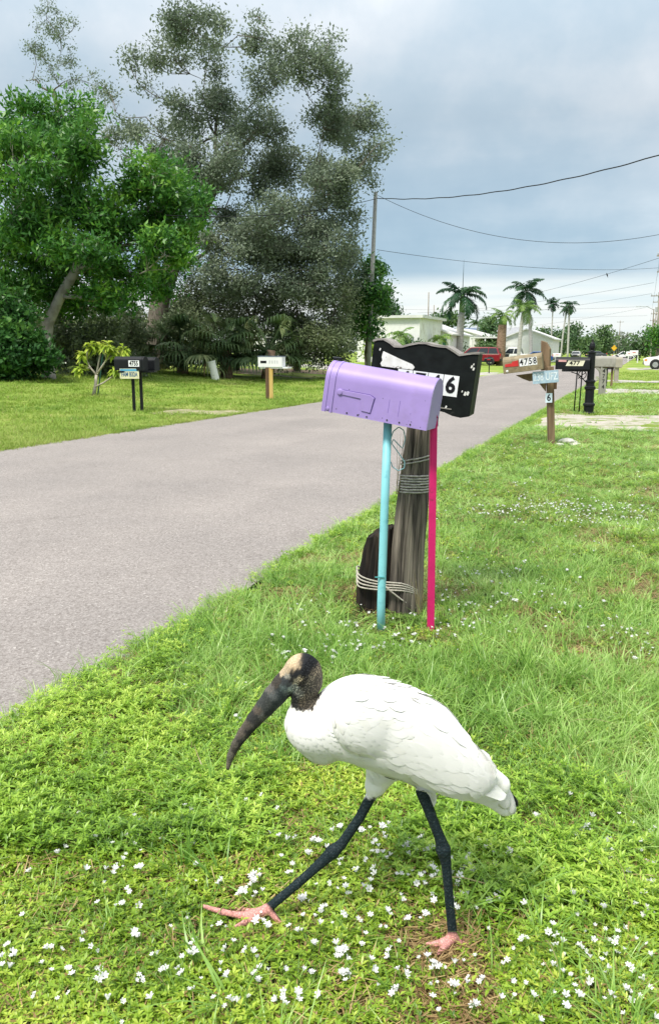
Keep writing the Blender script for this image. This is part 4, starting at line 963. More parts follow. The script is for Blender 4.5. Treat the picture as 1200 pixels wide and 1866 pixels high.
M_WOODB = mat('brown_wood', (.13, .085, .05), .9, scale=14, col2=(.24, .165, .10), stretch=(1, 1, .12), bump=.4)
M_REDF = mat('red_flag_paint', (.50, .03, .03), .45); M_BLACKM = mat('black_metal', (.007, .008, .010), .45, var=.2, spec=.25)
M_GREYV = mat('grey_vinyl', (.30, .285, .255), .7, var=.08, scale=5, dirt=(.20, .19, .16), dirt_scale=4)
M_TANV = mat('tan_plastic', (.33, .30, .25), .7, var=.08, scale=5)
M_WHITEM = mat('white_enamel', (.70, .70, .70), .4, var=.04); M_YELLOWW = mat('yellow_lumber', (.52, .33, .09), .8, scale=10, col2=(.62, .44, .16), stretch=(1, 1, .15)); M_DKLUM = mat('brown_and_shaded_lumber', (.10, .06, .035), .9, scale=10, col2=(.16, .10, .06), stretch=(1, 1, .15))

def arch_prof(W, H, n=14):
    r0 = W / 2; pts = [(-r0, 0)]
    for k in range(n + 1):
        a = math.pi - math.pi * k / n; pts.append((r0 * math.cos(a), H - r0 + r0 * math.sin(a)))
    pts.append((r0, 0)); return pts            # (y, z)
def arch_solid(mb, W, H, x0, x1, zoff=0.0, m=0):
    pr = [(y, z + zoff) for y, z in arch_prof(W, H)]; n = len(pr)
    vs = [(x0, y, z) for y, z in pr] + [(x1, y, z) for y, z in pr]
    return mb.add(vs, [tuple(range(n)), tuple(reversed(range(n, 2 * n)))] + [(k, k + n, (k + 1) % n + n, (k + 1) % n) for k in range(n)], m)
def place(o, p, yaw, roll=0.0, pitch=0.0):
    """p is given in the frame of the thing's root, which is not turned"""
    o.matrix_local = Matrix.Translation(p) @ (Matrix.Rotation(yaw, 4, 'Z') @ Matrix.Rotation(roll, 4, 'Y') @ Matrix.Rotation(pitch, 4, 'X'))
    return o
def flat_part(name, poly, y, m, parent, t=.002):
    """thin shape standing on the side that faces -y, poly in (x, z)"""
    return MB().prism(poly, y - t, y + .001).build(name, m, parent)
def rect(x0, x1, z0, z1): return [(x0, z0), (x1, z0), (x1, z1), (x0, z1)]
def barrel(L_, W, H, m, root, front=-1, door_m=None, rim=True):
    """arched steel box, axis along x, standing on z=0; the door is at the `front` end"""
    b = smooth_by_angle(arch_solid(MB(), W, H, -L_ / 2, L_ / 2).build('box', m, root))
    x = front * L_ / 2
    arch_solid(MB(), W * 1.035, H * 1.018, min(x, x + front * .022), max(x, x + front * .022), -.003).build('door', door_m or m, b)
    if rim: arch_solid(MB(), W * 1.05, H * 1.025, x - front * .030 - .006, x - front * .030 + .006, -.0035).build('rim', m, b)
    for c_ in b.children: smooth_by_angle(c_)
    return b

# --- lilac mailbox on blue and pink posts
def purple_mailbox():
    base = gnd(694, 1150); D = base.y; root = empty('mailbox', base); tag(root, 'lilac mailbox on a pale blue post and a hot pink post', 'mailbox')
    P = lambda x, y, d=0: at(x, y, D + d) - base
    s = pxm(D, 1.2); yaw = R(-24); L_ = 183 / s / math.cos(R(22)); H = 92 / s; W = .185
    bx = barrel(L_, W, H, M_PURPLE, root, -1); bx.data.materials[0] = M_PURPLE
    c = P(693, 764, .05); place(bx, c, yaw, R(8.6))
    yf = -W / 2
    # embossed signal flag, painted over
    zz = lambda y_: H * (1 - (y_ - 0) )
    fl = flat_part('flag', [(-.36 * L_, .475 * H), (-.075 * L_, .475 * H), (-.03 * L_, .43 * H), (-.05 * L_, .13 * H), (-.14 * L_, .14 * H), (-.16 * L_, .37 * H), (-.36 * L_, .385 * H)], yf, M_PURPLE, bx, .0055)
    md = fl.modifiers.new('edge', 'BEVEL'); md.width = .002; md.segments = 2
    MB().lathe([(.0165, 0), (.0165, .006), (.013, .009), (.004, .010)], (-.375 * L_, yf, .43 * H), n=18, rot=Matrix.Rotation(math.pi / 2, 3, 'X')).build('pivot', M_PURPLE, bx)
    flat_part('flag_edge_shade', [(-.35 * L_, .487 * H), (-.075 * L_, .487 * H), (-.02 * L_, .44 * H), (-.045 * L_, .115 * H), (-.065 * L_, .115 * H), (-.035 * L_, .435 * H), (-.08 * L_, .477 * H), (-.35 * L_, .477 * H)], yf, mat('lilac_edge_shade', (.13, .08, .30), .6), bx, .0012)  # dark strip painting the shaded edge around the raised flag
    for fx, z0, z1 in ((.115, .20, .46), (.215, .16, .47), (.33, .25, .28)):
        flat_part('scratch', rect(fx * L_, fx * L_ + .0022, z0 * H, z1 * H), yf, mat('scratched_paint', (.19, .13, .38), .6), bx, .0008)
    r_ = np.random.default_rng(14)
    for k in range(14):                       # worn specks where the paint has gone
        fx, fz, w = r_.uniform(-.46, .47), r_.choice([r_.uniform(.02, .10), r_.uniform(.1, .6)]), r_.uniform(.0012, .0034)
        flat_part('paint_chip', [(fx * L_ - w, fz * H - w * .6), (fx * L_ + w * .7, fz * H - w), (fx * L_ + w, fz * H + w * .5), (fx * L_ - w * .4, fz * H + w)], yf, M_GRIME, bx, .0006)
    for fx in (-.28, -.17, -.08, .12, .24, .345):
        MB().lathe([(.0042, 0), (.0042, .003), (.002, .004)], (fx * L_, yf, .045 * H + .004 * (fx > 0)), n=8, rot=Matrix.Rotation(math.pi / 2, 3, 'X')).build('bolt', M_BOLT, bx)
    MB().lathe([(.010, 0), (.010, .005), (.006, .007)], (-.475 * L_, yf, .06 * H), n=12, rot=Matrix.Rotation(math.pi / 2, 3, 'X')).build('hinge', M_PURPLE, bx)
    arch_solid(MB(), W * .985, H * .985, L_ / 2, L_ / 2 + .0025, .002).build('back_panel', M_LILACG, bx)
    MB().tube([(-L_ / 2 - .02, 0, H * .97), (-L_ / 2 - .03, 0, H * 1.04), (-L_ / 2 + .012, 0, H * 1.05)], [.008, .009, .007], n=6, flat=2).build('door_latch', M_BLACKM, bx)
    # posts
    bp = MB().tube([P(693.5, 1160), P(694, 1100), P(700, 930), P(706.5, 762, .04)], [.0220] * 4, n=16).build('post', M_BLUEP, root, smooth=True)
    MB().tube([P(691.4, 1052, -.024) + Vector((k, 0, 0)) for k in (-.026, 0, .026)], [.004] * 3, n=6).build('cable_tie', mat('teal_tie', (.05, .25, .26), .6), bp)
    pb_ = P(785, 1166, -.05); pt = P(791, 757, .0)
    pk = MB(); a = pb_ - Vector((0, 0, .05)); d_ = (pt - a); rot = d_.to_track_quat('Z', 'Y').to_matrix()
    pk.box((a + pt) / 2, (.030, .014, d_.length), rot=rot).box((a + pt) / 2 + rot @ Vector((.016, -.010, 0)), (.006, .026, d_.length), rot=rot)
    pk_o = pk.build('post', M_PINKP, root, bev=.0015)
    q0 = a.lerp(pt, .955); q1 = a.lerp(pt, .995)
    MB().box((q0 + q1) / 2 + rot @ Vector((-.004, -.006, 0)), (.030, .022, (q1 - q0).length), rot=rot).build('tape', mat('navy_tape', (.03, .035, .10), .5), pk_o)
    MB().tube([a.lerp(pt, .985) + Vector((0, -.02, 0)), a.lerp(pt, 1.012) + Vector((-.004, -.02, 0)), a.lerp(pt, 1.02) + Vector((.004, -.02, 0)), a.lerp(pt, .99) + Vector((.012, -.02, 0))], [.0032] * 4, n=6).build('hook', M_PINKP, pk_o, smooth=True)
    # blue cord looped from the blue post
    pts = [(711, 800), (716, 786), (726, 778), (735, 784), (738, 800), (733, 818), (716, 800), (713, 808), (726, 826), (737, 842), (736, 853), (725, 858), (714, 850), (711, 838)]
    cd = []
    for i in range(len(pts) - 1):
        for k in range(4):
            t = k / 4; cd.append(at(pts[i][0] * (1 - t) + pts[i + 1][0] * t, pts[i][1] * (1 - t) + pts[i + 1][1] * t, D + .02 + .0015 * i))
    co = MB().tube([p - base for p in cd], [.0032] * len(cd), n=6).build('cord', mat('blue_cord', (.22, .42, .48), .7), None, smooth=True); co.location = base
    sm = co.modifiers.new('s', 'SMOOTH'); sm.iterations = 2
    tag(co, 'thin blue cord looped beside the pale blue post', 'cord')
purple_mailbox()

# --- black wooden mailbox on leaning weathered pile
D_W = gnd(735, 1112).y
def knobbly(mb, pts, radii, n, seed, rough=.08, flat=1.0, top=None):
    r_ = np.random.default_rng(seed); pts = [Vector(p) for p in pts]; vs, fs = [], []
    ang = np.linspace(0, 2 * math.pi, n, endpoint=False); prof = 1 + .35 * r_.normal(0, rough, n)
    for g_ in r_.uniform(0, 2 * math.pi, 16): prof -= r_.uniform(.02, .09) * np.exp(-((np.angle(np.exp(1j * (ang - g_)))) / r_.uniform(.03, .09)) ** 2)
    prof += .03 * np.sin(3 * ang + seed)
    for i, (p, r0) in enumerate(zip(pts, radii)):
        jit = 1 + r_.normal(0, rough * .15, n)
        for k in range(n):
            q = p + Vector((math.cos(ang[k]) * r0 * prof[k] * jit[k], math.sin(ang[k]) * r0 * prof[k] * jit[k] * flat, 0))
            if top is not None and i == len(pts) - 1: q.z += top(q.x - p.x, r_)
            vs.append(q)
    for i in range(len(pts) - 1):
        for k in range(n): a, b = i * n + k, i * n + (k + 1) % n; fs.append((a, b, b + n, a + n))
    fs.append(tuple(reversed(range(n)))); fs.append(tuple((len(pts) - 1) * n + k for k in range(n)))
    return mb.add(vs, fs)
def black_mailbox():
    base = gnd(735, 1112); D = D_W; root = empty('mailbox', base); tag(root, 'black wooden box with wavy top and white number tiles on a leaning pile', 'mailbox')
    P = lambda x, y, d=0: at(x, y, D + d) - base
    s = pxm(D, 1.2); r0 = 32 / pxm(D, .2)
    post = knobbly(MB(), [P(734, 1125), P(737, 1080), P(742, 1000), P(750, 920), P(757, 850), P(764, 790), P(768, 745)], [r0 * 1.02, r0, r0 * .93, r0 * .88, r0 * .80, r0 * .74, r0 * .70], 80, 3, .05).build('post', M_OLDW, root)
    yaw = R(-17); W = 182 / s / math.cos(yaw); H = 112 / s; dp = .20
    c = P(776, 692, -.02)
    prof = [(0, 0), (.05, .012), (.10, .016), (.16, .002), (.21, -.016), (.28, -.014), (.36, .004), (.44, .018), (.50, .021), (.56, .014), (.62, .012), (.69, .014), (.76, -.004), (.82, -.022), (.88, -.012), (.94, -.003), (1, 0)]
    bot = [(1, .008), (.92, -.006), (.84, -.002), (.76, .012), (.68, .016), (.6, .006), (.5, -.004), (.4, .006), (.3, .016), (.2, .0), (.1, -.006), (0, .008)]
    poly = [(-W / 2 + W * t, H / 2 + dz) for t, dz in prof] + [(-W / 2 + W * t, -H / 2 + dz) for t, dz in bot]
    bx = MB().prism(poly, -dp / 2, dp / 2).build('box', M_BLACKW, root, bev=.003)
    place(bx, c + Vector((0, .09, 0)), yaw, R(6.6))
    tb = MB(); vs, fs = [], []; n = len(prof)
    for t, dz in prof:
        for y in (-dp / 2 - .006, dp / 2 + .006):
            for k in (.0015, .013): vs.append((-W / 2 - .006 + (W + .012) * t, y, H / 2 + dz + k))
    for i in range(n - 1):
        a, b = i * 4, i * 4 + 4
        fs += [(a, b, b + 1, a + 1), (a + 1, b + 1, b + 3, a + 3), (a + 3, b + 3, b + 2, a + 2), (a + 2, b + 2, b, a)]
    fs += [(0, 1, 3, 2), ((n - 1) * 4, (n - 1) * 4 + 2, (n - 1) * 4 + 3, (n - 1) * 4 + 1)]
    tb.add(vs, fs).build('top_board', M_GREYW, bx)
    yf = -dp / 2
    tw, th = 27 / s, 37 / s
    for k, ch in enumerate('4746'):
        xc = W * .285 - (3 - k) * (tw + .0035); zc = -.012
        tl = flat_part('number_tile', rect(xc - tw / 2, xc + tw / 2, zc - th / 2, zc + th / 2), yf, M_TILE, bx, .0025)
        text_mesh(ch, th * 1.06, M_INK, tl, (xc, yf - .0034, zc), sx=.92, bold=.004)
    pw = [(-.40, .33), (-.395, .36), (-.22, .27), (-.10, .215), (-.075, .175), (-.09, .135), (-.25, .13), (-.395, .13), (-.41, .17), (-.395, .22), (-.405, .27)]
    flat_part('painted_patch', [(x * W, z * H * 1.05) for x, z in pw], yf, M_RUSTW, bx, .003)
    for x, z, w in ((.455, .30, .006), (.475, .27, .006), (.47, .34, .004), (.43, -.13, .008), (.455, -.12, .008), (.20, -.40, .004), (.27, -.38, .006), (-.43, .40, .005), (.40, -.10, .004)):
        flat_part('paint_chip', [(x * W - w, z * H - w), (x * W + w * .4, z * H - w * 1.4), (x * W + w, z * H + w), (x * W - w * .3, z * H + w * 1.6)], yf, M_RUSTW, bx, .0012)
    MB().box((.05 * W, yf - .001, -.40 * H), (W * .55, .004, .006)).build('drip_strip', M_GREYW, bx)
    # stump lashed beside it
    sb = gnd(680, 1110); sb.y = D + .03; rs = 32 / pxm(D, .2)
    so = knobbly(MB(), [at(681, 1122, D + .03) - sb, at(682, 1060, D + .03) - sb, at(689, 1000, D + .03) - sb, at(694, 968, D + .03) - sb], [rs * 1.08, rs * 1.0, rs * .86, rs * .80], 64, 8, .07, .8, top=lambda x, r: .05 * np.clip(x / rs, -1, 1) + r.normal(0, .006)).build('wooden_stump', M_STUMPW, None)
    so.location = sb; tag(so, 'short dark cut-off stump lashed to the leaning pile', 'stump')
    # ropes
    def helix(cx, cy, y0, y1, turns, rad, r_rope, tilt, n=22, seed=1):
        r_ = np.random.default_rng(seed); out = []
        for k in range(int(turns * n) + 1):
            a = 2 * math.pi * k / n; t = k / (turns * n); c_ = at(cx, y0 + (y1 - y0) * t, D); lean = (768 - 735) / (1112 - 765)
            c_.x = at(cx - (y0 + (y1 - y0) * t - cy) * lean, y0, D).x
            rr = rad * (1 + .02 * math.sin(a * .5 + seed))
            out.append(c_ + Vector((math.cos(a) * rr, math.sin(a) * rr, math.sin(a) * tilt + r_.normal(0, .0012) + .5 * tilt * math.cos(a))))
        return out
    rc = r0 * .86
    h1 = helix(754.5, 880, 898, 864, 7, rc, .0055, -.004)
    h2 = helix(757.5, 845, 850, 838, 2, rc * .97, .004, -.006, seed=2)
    h2 = [p + Vector((0, 0, (.5 + .5 * math.cos(2 * math.pi * k / 22)) * .035)) for k, p in enumerate(h2)]
    org = at(754, 880, D)
    ro = MB().tube([p - org for p in h1], .0056, n=6).build('rope', M_ROPE, None, smooth=True); ro.location = org; tag(ro, 'rope wound in a tight coil around the leaning pile', 'rope', 'ropes on the pile')
    ro = MB().tube([p - org for p in h2], .0045, n=6).build('rope', M_ROPE, None, smooth=True); ro.location = org; tag(ro, 'loose rope loop slung just above the tight coil', 'rope', 'ropes on the pile')
    org = at(705, 1060, D); pts = []
    ax_, bx_ = at(650, 1050, D), at(762, 1074, D); mid = (ax_ + bx_) / 2 + Vector((0, .02, 0)); hw = (bx_.x - ax_.x) / 2 * 1.0
    for k in range(4 * 30):
        a = 2 * math.pi * k / 30; ex = math.cos(a); ey = math.sin(a); sgn = lambda v: math.copysign(abs(v) ** .42, v)
        p = mid + Vector((sgn(ex) * hw, sgn(ey) * r0 * 1.16, (bx_.z - ax_.z) / 2 * ex + (k / 120 - .5) * .06 * (1 + .6 * -ex) + .004 * math.sin(a * 3))); pts.append(p - org)
    ro = MB().tube(pts, .0046, n=6).build('rope', M_ROPEW, None, smooth=True); ro.location = org; tag(ro, 'pale rope lashing the stump to the foot of the pile', 'rope', 'ropes on the pile')
    org = at(700, 1066, D - .12); pts = [at(x, y, D - .118 + .01 * i) - org for i, (x, y) in enumerate(((697, 1064), (712, 1078), (730, 1092), (748, 1103), (757, 1108)))]
    ro = MB().tube(pts, .005, n=6).build('rope', M_ROPEW, None, smooth=True); ro.location = org; tag(ro, 'loose pale rope end slanting down to the ground at the pile', 'rope', 'ropes on the pile')
black_mailbox()
# dry stalks caught by the cord
def stalks(label, px, D, n, hpx, spread, seed, m, name='dry_grass'):
    r_ = np.random.default_rng(seed); b = at(px[0], px[1], D); mb = MB()
    for k in range(n):
        x = r_.uniform(-spread, spread); tipx = x + r_.uniform(-spread, spread) * 1.5; h_ = hpx / pxm(D) * r_.uniform(.6, 1)
        mb.tube([(x * .3, r_.uniform(-.01, .01), 0), ((x + tipx) / 2, 0, h_ * .5), (tipx, r_.uniform(-.02, .02), h_)], [.0016, .0013, .0006], n=3)
    o = mb.build(name, m, None); o.location = b; tag(o, label, 'dry grass', kind='stuff')
M_STRAW = mat('straw', (.36, .30, .15), .9, var=.2)
stalks('dry grass stalks sticking up beside the coil of rope', (722, 900), D_W - .03, 9, 115, .035, 4, M_STRAW)
stalks('dry grass at the foot of the pile', (762, 1118), D_W - .1, 10, 90, .05, 5, M_STRAW)

# --- brown mailbox on timber post
def brown_mailbox():
    base = gnd(1003, 810); D = base.y; root = empty('mailbox', base); tag(root, 'brown metal mailbox numbered 4758 tilted on a timber post', 'mailbox')
    P = lambda x, y, d=0: at(x, y, D + d) - base
    s = pxm(D, 1.2)
    MB().box((P(1003.5, 815) + P(1001, 668)) / 2, (11.5 / s, 11.5 / s, (P(1001, 668) - P(1003.5, 815)).length), rot=(P(1001, 668) - P(1003.5, 815)).to_track_quat('Z', 'Y').to_matrix()).build('post', M_WOODB, root, bev=.006)
    L_ = 70 / s; H = 30 / s; W = .24
    bx = MB(); pr = [(-W / 2, 0)] + [(W / 2 * math.cos(a) , H - .08 + .08 * math.sin(a)) for a in np.linspace(math.pi, 0, 9)] + [(W / 2, 0)]; n = len(pr)
    bx.add([(-L_ / 2, y, z) for y, z in pr] + [(L_ / 2, y, z) for y, z in pr], [tuple(range(n)), tuple(reversed(range(n, 2 * n)))] + [(k, k + n, (k + 1) % n + n, (k + 1) % n) for k in range(n)])
    b = bx.build('box', M_BROWN, root, bev=.006); place(b, P(954, 677), -PHI, R(-7.5)); yf = -W / 2
    flat_part('flag', [(-.44 * L_, .40 * H), (-.10 * L_, .36 * H), (-.10 * L_, .72 * H), (-.26 * L_, .66 * H), (-.26 * L_, .58 * H), (-.44 * L_, .56 * H)], yf, M_REDF, b, .006)
    MB().lathe([(.02, 0), (.02, .01), (.01, .014)], (-.40 * L_, yf, .14 * H), n=10, rot=Matrix.Rotation(math.pi / 2, 3, 'X')).build('reflector', M_WHITEM, b)
    tw = 7.2 / s; th = 14 / s
    for k, ch in enumerate('4758'):
        xc = -.02 * L_ + k * tw * 1.1; zc = .56 * H
        t = flat_part('number_tile', rect(xc - tw / 2, xc + tw / 2, zc - th / 2, zc + th / 2), yf, M_TILE, b, .003)
        text_mesh(ch, th * 1.12, M_INK, t, (xc, yf - .004, zc), sx=.78, bold=.003)
    # backboard, arm and brace
    bd = MB().prism([(-8 / s, 0), (8 / s, 0), (9 / s, 38 / s), (2 / s, 50 / s), (-8 / s, 54 / s)], -.03, .03).build('backboard', M_WOODB, root, bev=.004); place(bd, P(993.5, 675, .06), R(-40), R(-3))
    ar = MB().prism([(-46 / s, 6 / s), (24 / s, 6 / s), (24 / s, -4 / s), (8 / s, -8 / s), (-22 / s, -8 / s), (-34 / s, -2 / s)], -.05, .05).build('arm', M_WOODB, root, bev=.003); place(ar, P(986, 684, .08), -PHI, R(-7.5))
    br = MB().prism([(-13 / s, 0), (0, -16 / s), (0, 0)], -.04, .04).build('brace', M_WOODB, root, bev=.003); place(br, P(994, 697, .02), -PHI, 0)
    MB().box(P(1009, 703), (8 / s, .05, 12 / s)).build('block', M_DKLUM, root, bev=.003)
    # licence plate and number tile on the post
    M_PL = mat('pale_blue_plate', (.30, .42, .52), .45, scale=14, col2=(.40, .52, .62), dirt=(.16, .15, .12), dirt_scale=20, dirt_lo=.62, dirt_hi=.68)
    pl = MB().box((0, 0, 0), (45 / s, .004, 22 / s)).build('licence_plate', M_PL, root, bev=.002); place(pl, P(993, 687, -.17), R(-14), R(-5))
    text_mesh('238 UFZ', 19 / s, mat('plate_letter', (.62, .68, .72), .5), pl, (0, -.0035, 0), sx=.62, bold=.002)
    tl = MB().box((0, 0, 0), (12 / s, .004, 17 / s)).build('number_tile', mat('blue_white_tile', (.55, .66, .74), .45), root); place(tl, P(999, 725, -.085), R(-8), R(-2))
    text_mesh('6', 17 / s, M_INK, tl, (0, -.0035, 0), sx=.85, bold=.003)
    r_ = np.random.default_rng(9)
    for i, (x, y, w) in enumerate(((1032, 808, .17), (978, 807, .06), (1046, 812, .10), (1018, 811, .07))):
        p = gnd(x, y); bm = bmesh.new(); bmesh.ops.create_icosphere(bm, subdivisions=2, radius=1)
        for v in bm.verts: v.co = Vector((v.co.x * w, v.co.y * w * .7, v.co.z * w * .36)) * (1 + r_.normal(0, .10))
        me = bpy.data.meshes.new('rock'); bm.to_mesh(me); bm.free(); o = mkobj('rock', me, mat('pale_rubble', (.42, .40, .36), .95, scale=12, col2=(.60, .58, .54), bump=.5), None); o.location = p + Vector((0, 0, w * .15))
        tag(o, ('largest pale rock right of the timber post foot', 'small pale rock left of the timber post foot', 'low brownish pale rock farthest right of the timber post', 'small pale rock touching the timber post foot')[i], 'rock', 'rocks at the timber post')
brown_mailbox()

# --- ornate black mailbox
def ornate_mailbox():
    base = gnd(1071, 755); D = base.y; root = empty('mailbox', base); tag(root, 'black mailbox on an ornate turned post with ball finial', 'mailbox')
    P = lambda x, y, d=0: at(x, y, D + d) - base
    s = pxm(D, 1.0); k = 1 / s
    prof = [(11, -3), (11, 3), (9.5, 5), (9.5, 16), (11.5, 17), (11.5, 20), (8.5, 23), (8.5, 47), (10.5, 49), (10.5, 53), (8, 55), (8, 60), (9.5, 62), (9.5, 65), (6.8, 67), (6.8, 116), (8.2, 117), (8.2, 119), (4.5, 121), (3.2, 123), (5.2, 126), (5.8, 130), (4.6, 135), (1.5, 139), (2.2, 141), (.6, 143)]
    MB().lathe([(r0 * k * .94, z * k * .945) for r0, z in prof], (0, 0, 0), n=16).build('post', M_BLACKM, root, smooth=False, bev=.0)
    L_, H, W = 58 * k, 22 * k, .22
    b = barrel(L_, W, H, M_BLACKM, root, -1); place(b, P(1043, 673), -PHI); yf = -W / 2
    pl = flat_part('name_plate', [(-.22 * L_, .28 * H), (.30 * L_, .28 * H), (.36 * L_, .72 * H), (-.14 * L_, .72 * H)], yf, mat('cream_plate', (.62, .60, .46), .5), b, .004)
    text_mesh('477', 10.5 * k, M_INK, pl, (.05 * L_, yf - .006, .50 * H), sx=1.15, bold=.003).data.transform(Matrix.Shear('XZ', 4, (.0, .0)) if False else Matrix.Identity(4))
    flat_part('flag', [(-.44 * L_, .62 * H), (-.2 * L_, .60 * H), (-.2 * L_, .76 * H), (-.44 * L_, .78 * H)], yf, mat('faded_pink_flag', (.55, .30, .30), .6), b, .004)
    MB().box(P(1047, 675), (46 * k, .12, 4 * k)).build('shelf', M_BLACKM, root)
    sc = MB(); c = P(1060, 683)
    sc.tube([c + Vector((math.cos(a) * 7 * k, 0, math.sin(a) * 7 * k)) for a in np.linspace(0, 2 * math.pi, 22)], .010, n=6)
    sc.tube([P(1040, 678), P(1053, 682), P(1066, 696)], .012, n=6).tube([P(1052, 690), P(1060, 683), P(1067, 679)], .010, n=6)
    sc.build('scroll_bracket', M_BLACKM, root, smooth=True)
    for x0, x1 in ((1051, 1045), (1060, 1054)): MB().tube([P(x0, 674), P(x1, 749)], .016, n=8).build('rod', M_BLACKM, root, smooth=True)
ornate_mailbox()

# --- grey mailboxes and the slim dark one
def grey_mailbox(label, bx_px, base_px, L_px, H_px, post_w, m_box, m_post, txt=None, brace=True):
    base = gnd(*base_px); D = base.y; root = empty('mailbox', base); tag(root, label, 'mailbox', 'grey mailboxes by the drive')
    P = lambda x, y, d=0: at(x, y, D + d) - base
    s = pxm(D, 1.0); k = 1 / s
    top = P(base_px[0], bx_px[1]).z
    po = MB().box((0, 0, top / 2 - .03), (post_w * k, post_w * k * .8, top + .06)).build('post', m_post, root, bev=.006)
    b = barrel(L_px * k, .24, H_px * k, m_box, root, -1); place(b, P(*bx_px), -PHI)
    MB().box(P(bx_px[0], bx_px[1] + 1) , (L_px * k * .9, .2, .03), rot=Matrix.Rotation(-PHI, 3, 'Z')).build('shelf', M_DKLUM if txt else m_post, root)
    if brace:
        br = MB().prism([(-post_w * k * .5 - 10 * k, top - .03), (-post_w * k * .5 + .01, top - .03), (-post_w * k * .5 + .01, top - 14 * k), (-post_w * k * .5 - 3 * k, top - 7 * k)], -.04, .04).build('brace', m_post, root)
    if txt:
        for i, ch in enumerate(txt): text_mesh(ch, 10 * k, M_INK, po, (0, -post_w * k * .4 - .003, top - (8 + 9.5 * i) * k), sx=.9, bold=.003)
    return root
grey_mailbox('grey mailbox on a wide vinyl post numbered down its side', (1099, 668), (1095, 722), 40, 19, 11, M_GREYV, M_GREYV, '4774')
grey_mailbox('second tan-grey mailbox, half hidden behind the slim dark mailbox', (1119, 669), (1121, 696), 26, 18, 7, M_TANV, M_TANV, None, False)
def slim_mailbox():
    base = gnd(1104, 707); D = base.y; root = empty('mailbox', base); tag(root, 'slim dark mailbox frame on thin wooden posts between the grey mailboxes', 'mailbox')
    P = lambda x, y, d=0: at(x, y, D + d) - base
    k = 1 / pxm(D, 1.0)
    for x, m_ in ((1104, M_BLACKM), (1114, M_WOODB)): MB().box((P(x, 708) + P(x, 657)) / 2, (3.2 * k, 3.2 * k, (708 - 657) * k)).build('post', m_, root)
    b = MB().box(P(1109.5, 664), (12 * k, .3, 13 * k)).build('box', M_BLACKM, root, bev=.004)
    MB().box(P(1109.5, 663, -.16), (6.5 * k, .01, 3.6 * k)).build('name_plate', M_TILE, root); MB().box(P(1109.5, 672), (13 * k, .2, 2 * k)).build('shelf', M_BLACKM, root)
slim_mailbox()
def simple_mailbox(label, base_px, box_y, L_px, H_px, m_box, m_post, dx=0, group='small mailboxes down the street', rod=.03):
    base = gnd(*base_px); D = base.y; root = empty('mailbox', base); tag(root, label, 'mailbox', group)
    P = lambda x, y: at(x, y, D) - base
    k = 1 / pxm(D, 1.0); top = P(base_px[0], box_y).z
    MB().box((0, 0, top / 2 - .03), (rod * 2, rod * 2, top + .06)).build('post', m_post, root)
    b = barrel(L_px * k, .2, H_px * k, m_box, root, -1, rim=False); place(b, P(base_px[0] + dx, box_y), -PHI)
    flat_part('flag', rect(-.2 * L_px * k, .2 * L_px * k, .5 * H_px * k, .65 * H_px * k), -.1, M_REDF, b, .006)
simple_mailbox('small black mailbox on a thin post before the red car', (890, 681), 660, 15, 8, M_BLACKM, M_BLACKM)
simple_mailbox('small white mailbox far off behind the brown mailbox', (1014, 664), 650, 13, 6, M_WHITEM, M_DKLUM)
simple_mailbox('white mailbox on a white post in front of the far wide tree', (1160, 661), 647, 14, 8, M_WHITEM, M_WHITEM, -6, rod=.06)
simple_mailbox('white mailbox on a white post right of the far white car', (1143, 660), 649, 12, 8, M_WHITEM, M_WHITEM, 3, rod=.06)

# --- left side of the road
def twin_mailbox():
    base = gnd(250, 751); D = base.y; root = empty('mailbox', base); tag(root, 'paired black mailboxes numbered 4755 on two thin black posts', 'mailbox')
    P = lambda x, y, d=0: at(x, y, D + d) - base
    k = 1 / pxm(D, 1.0)
    for x, y in ((243, 752), (257, 750)): MB().box((P(x, y + 2) + P(x + 1, 674)) / 2, (5 * k, 5 * k, (y + 2 - 674) * k)).build('post', M_BLACKM, root)
    for i, (cx, L_, H, txt, d_, tx) in enumerate(((239, 60, 25, '4755', 0, .20), (270, 36, 24, '5', .25, .04))):
        b = barrel(L_ * k, .22, H * k, M_BLACKM, root, 1); place(b, P(cx, 675, d_), -PHI)
        w = (5.4 * len(txt) + 1) * k; xc = tx * L_ * k
        tl = flat_part('number_tile', rect(xc - w / 2, xc + w / 2, .28 * H * k, .72 * H * k), -.11, M_TILE, b, .004)
        text_mesh(txt, 11.5 * k, M_INK, tl, (xc, -.117, .5 * H * k), sx=.80, bold=.004)
    MB().box(P(251, 677), (66 * k, .3, 3 * k)).build('shelf', M_BLACKM, root)
    pl = MB().box((0, 0, 0), (36 * k, .004, 18 * k)).build('licence_plate', mat('plate_cream', (.62, .60, .40), .5), root, bev=.002); place(pl, P(236, 681, -.16), R(-6))
    MB().box((0, -.003, 6.4 * k), (34 * k, .003, 4 * k)).build('blue_band', mat('plate_blue', (.10, .35, .55), .5), pl)
    text_mesh('FAM B32A', 11 * k, mat('plate_navy', (.03, .10, .22), .5), pl, (0, -.005, -1.5 * k), sx=.62, bold=.003)
twin_mailbox()
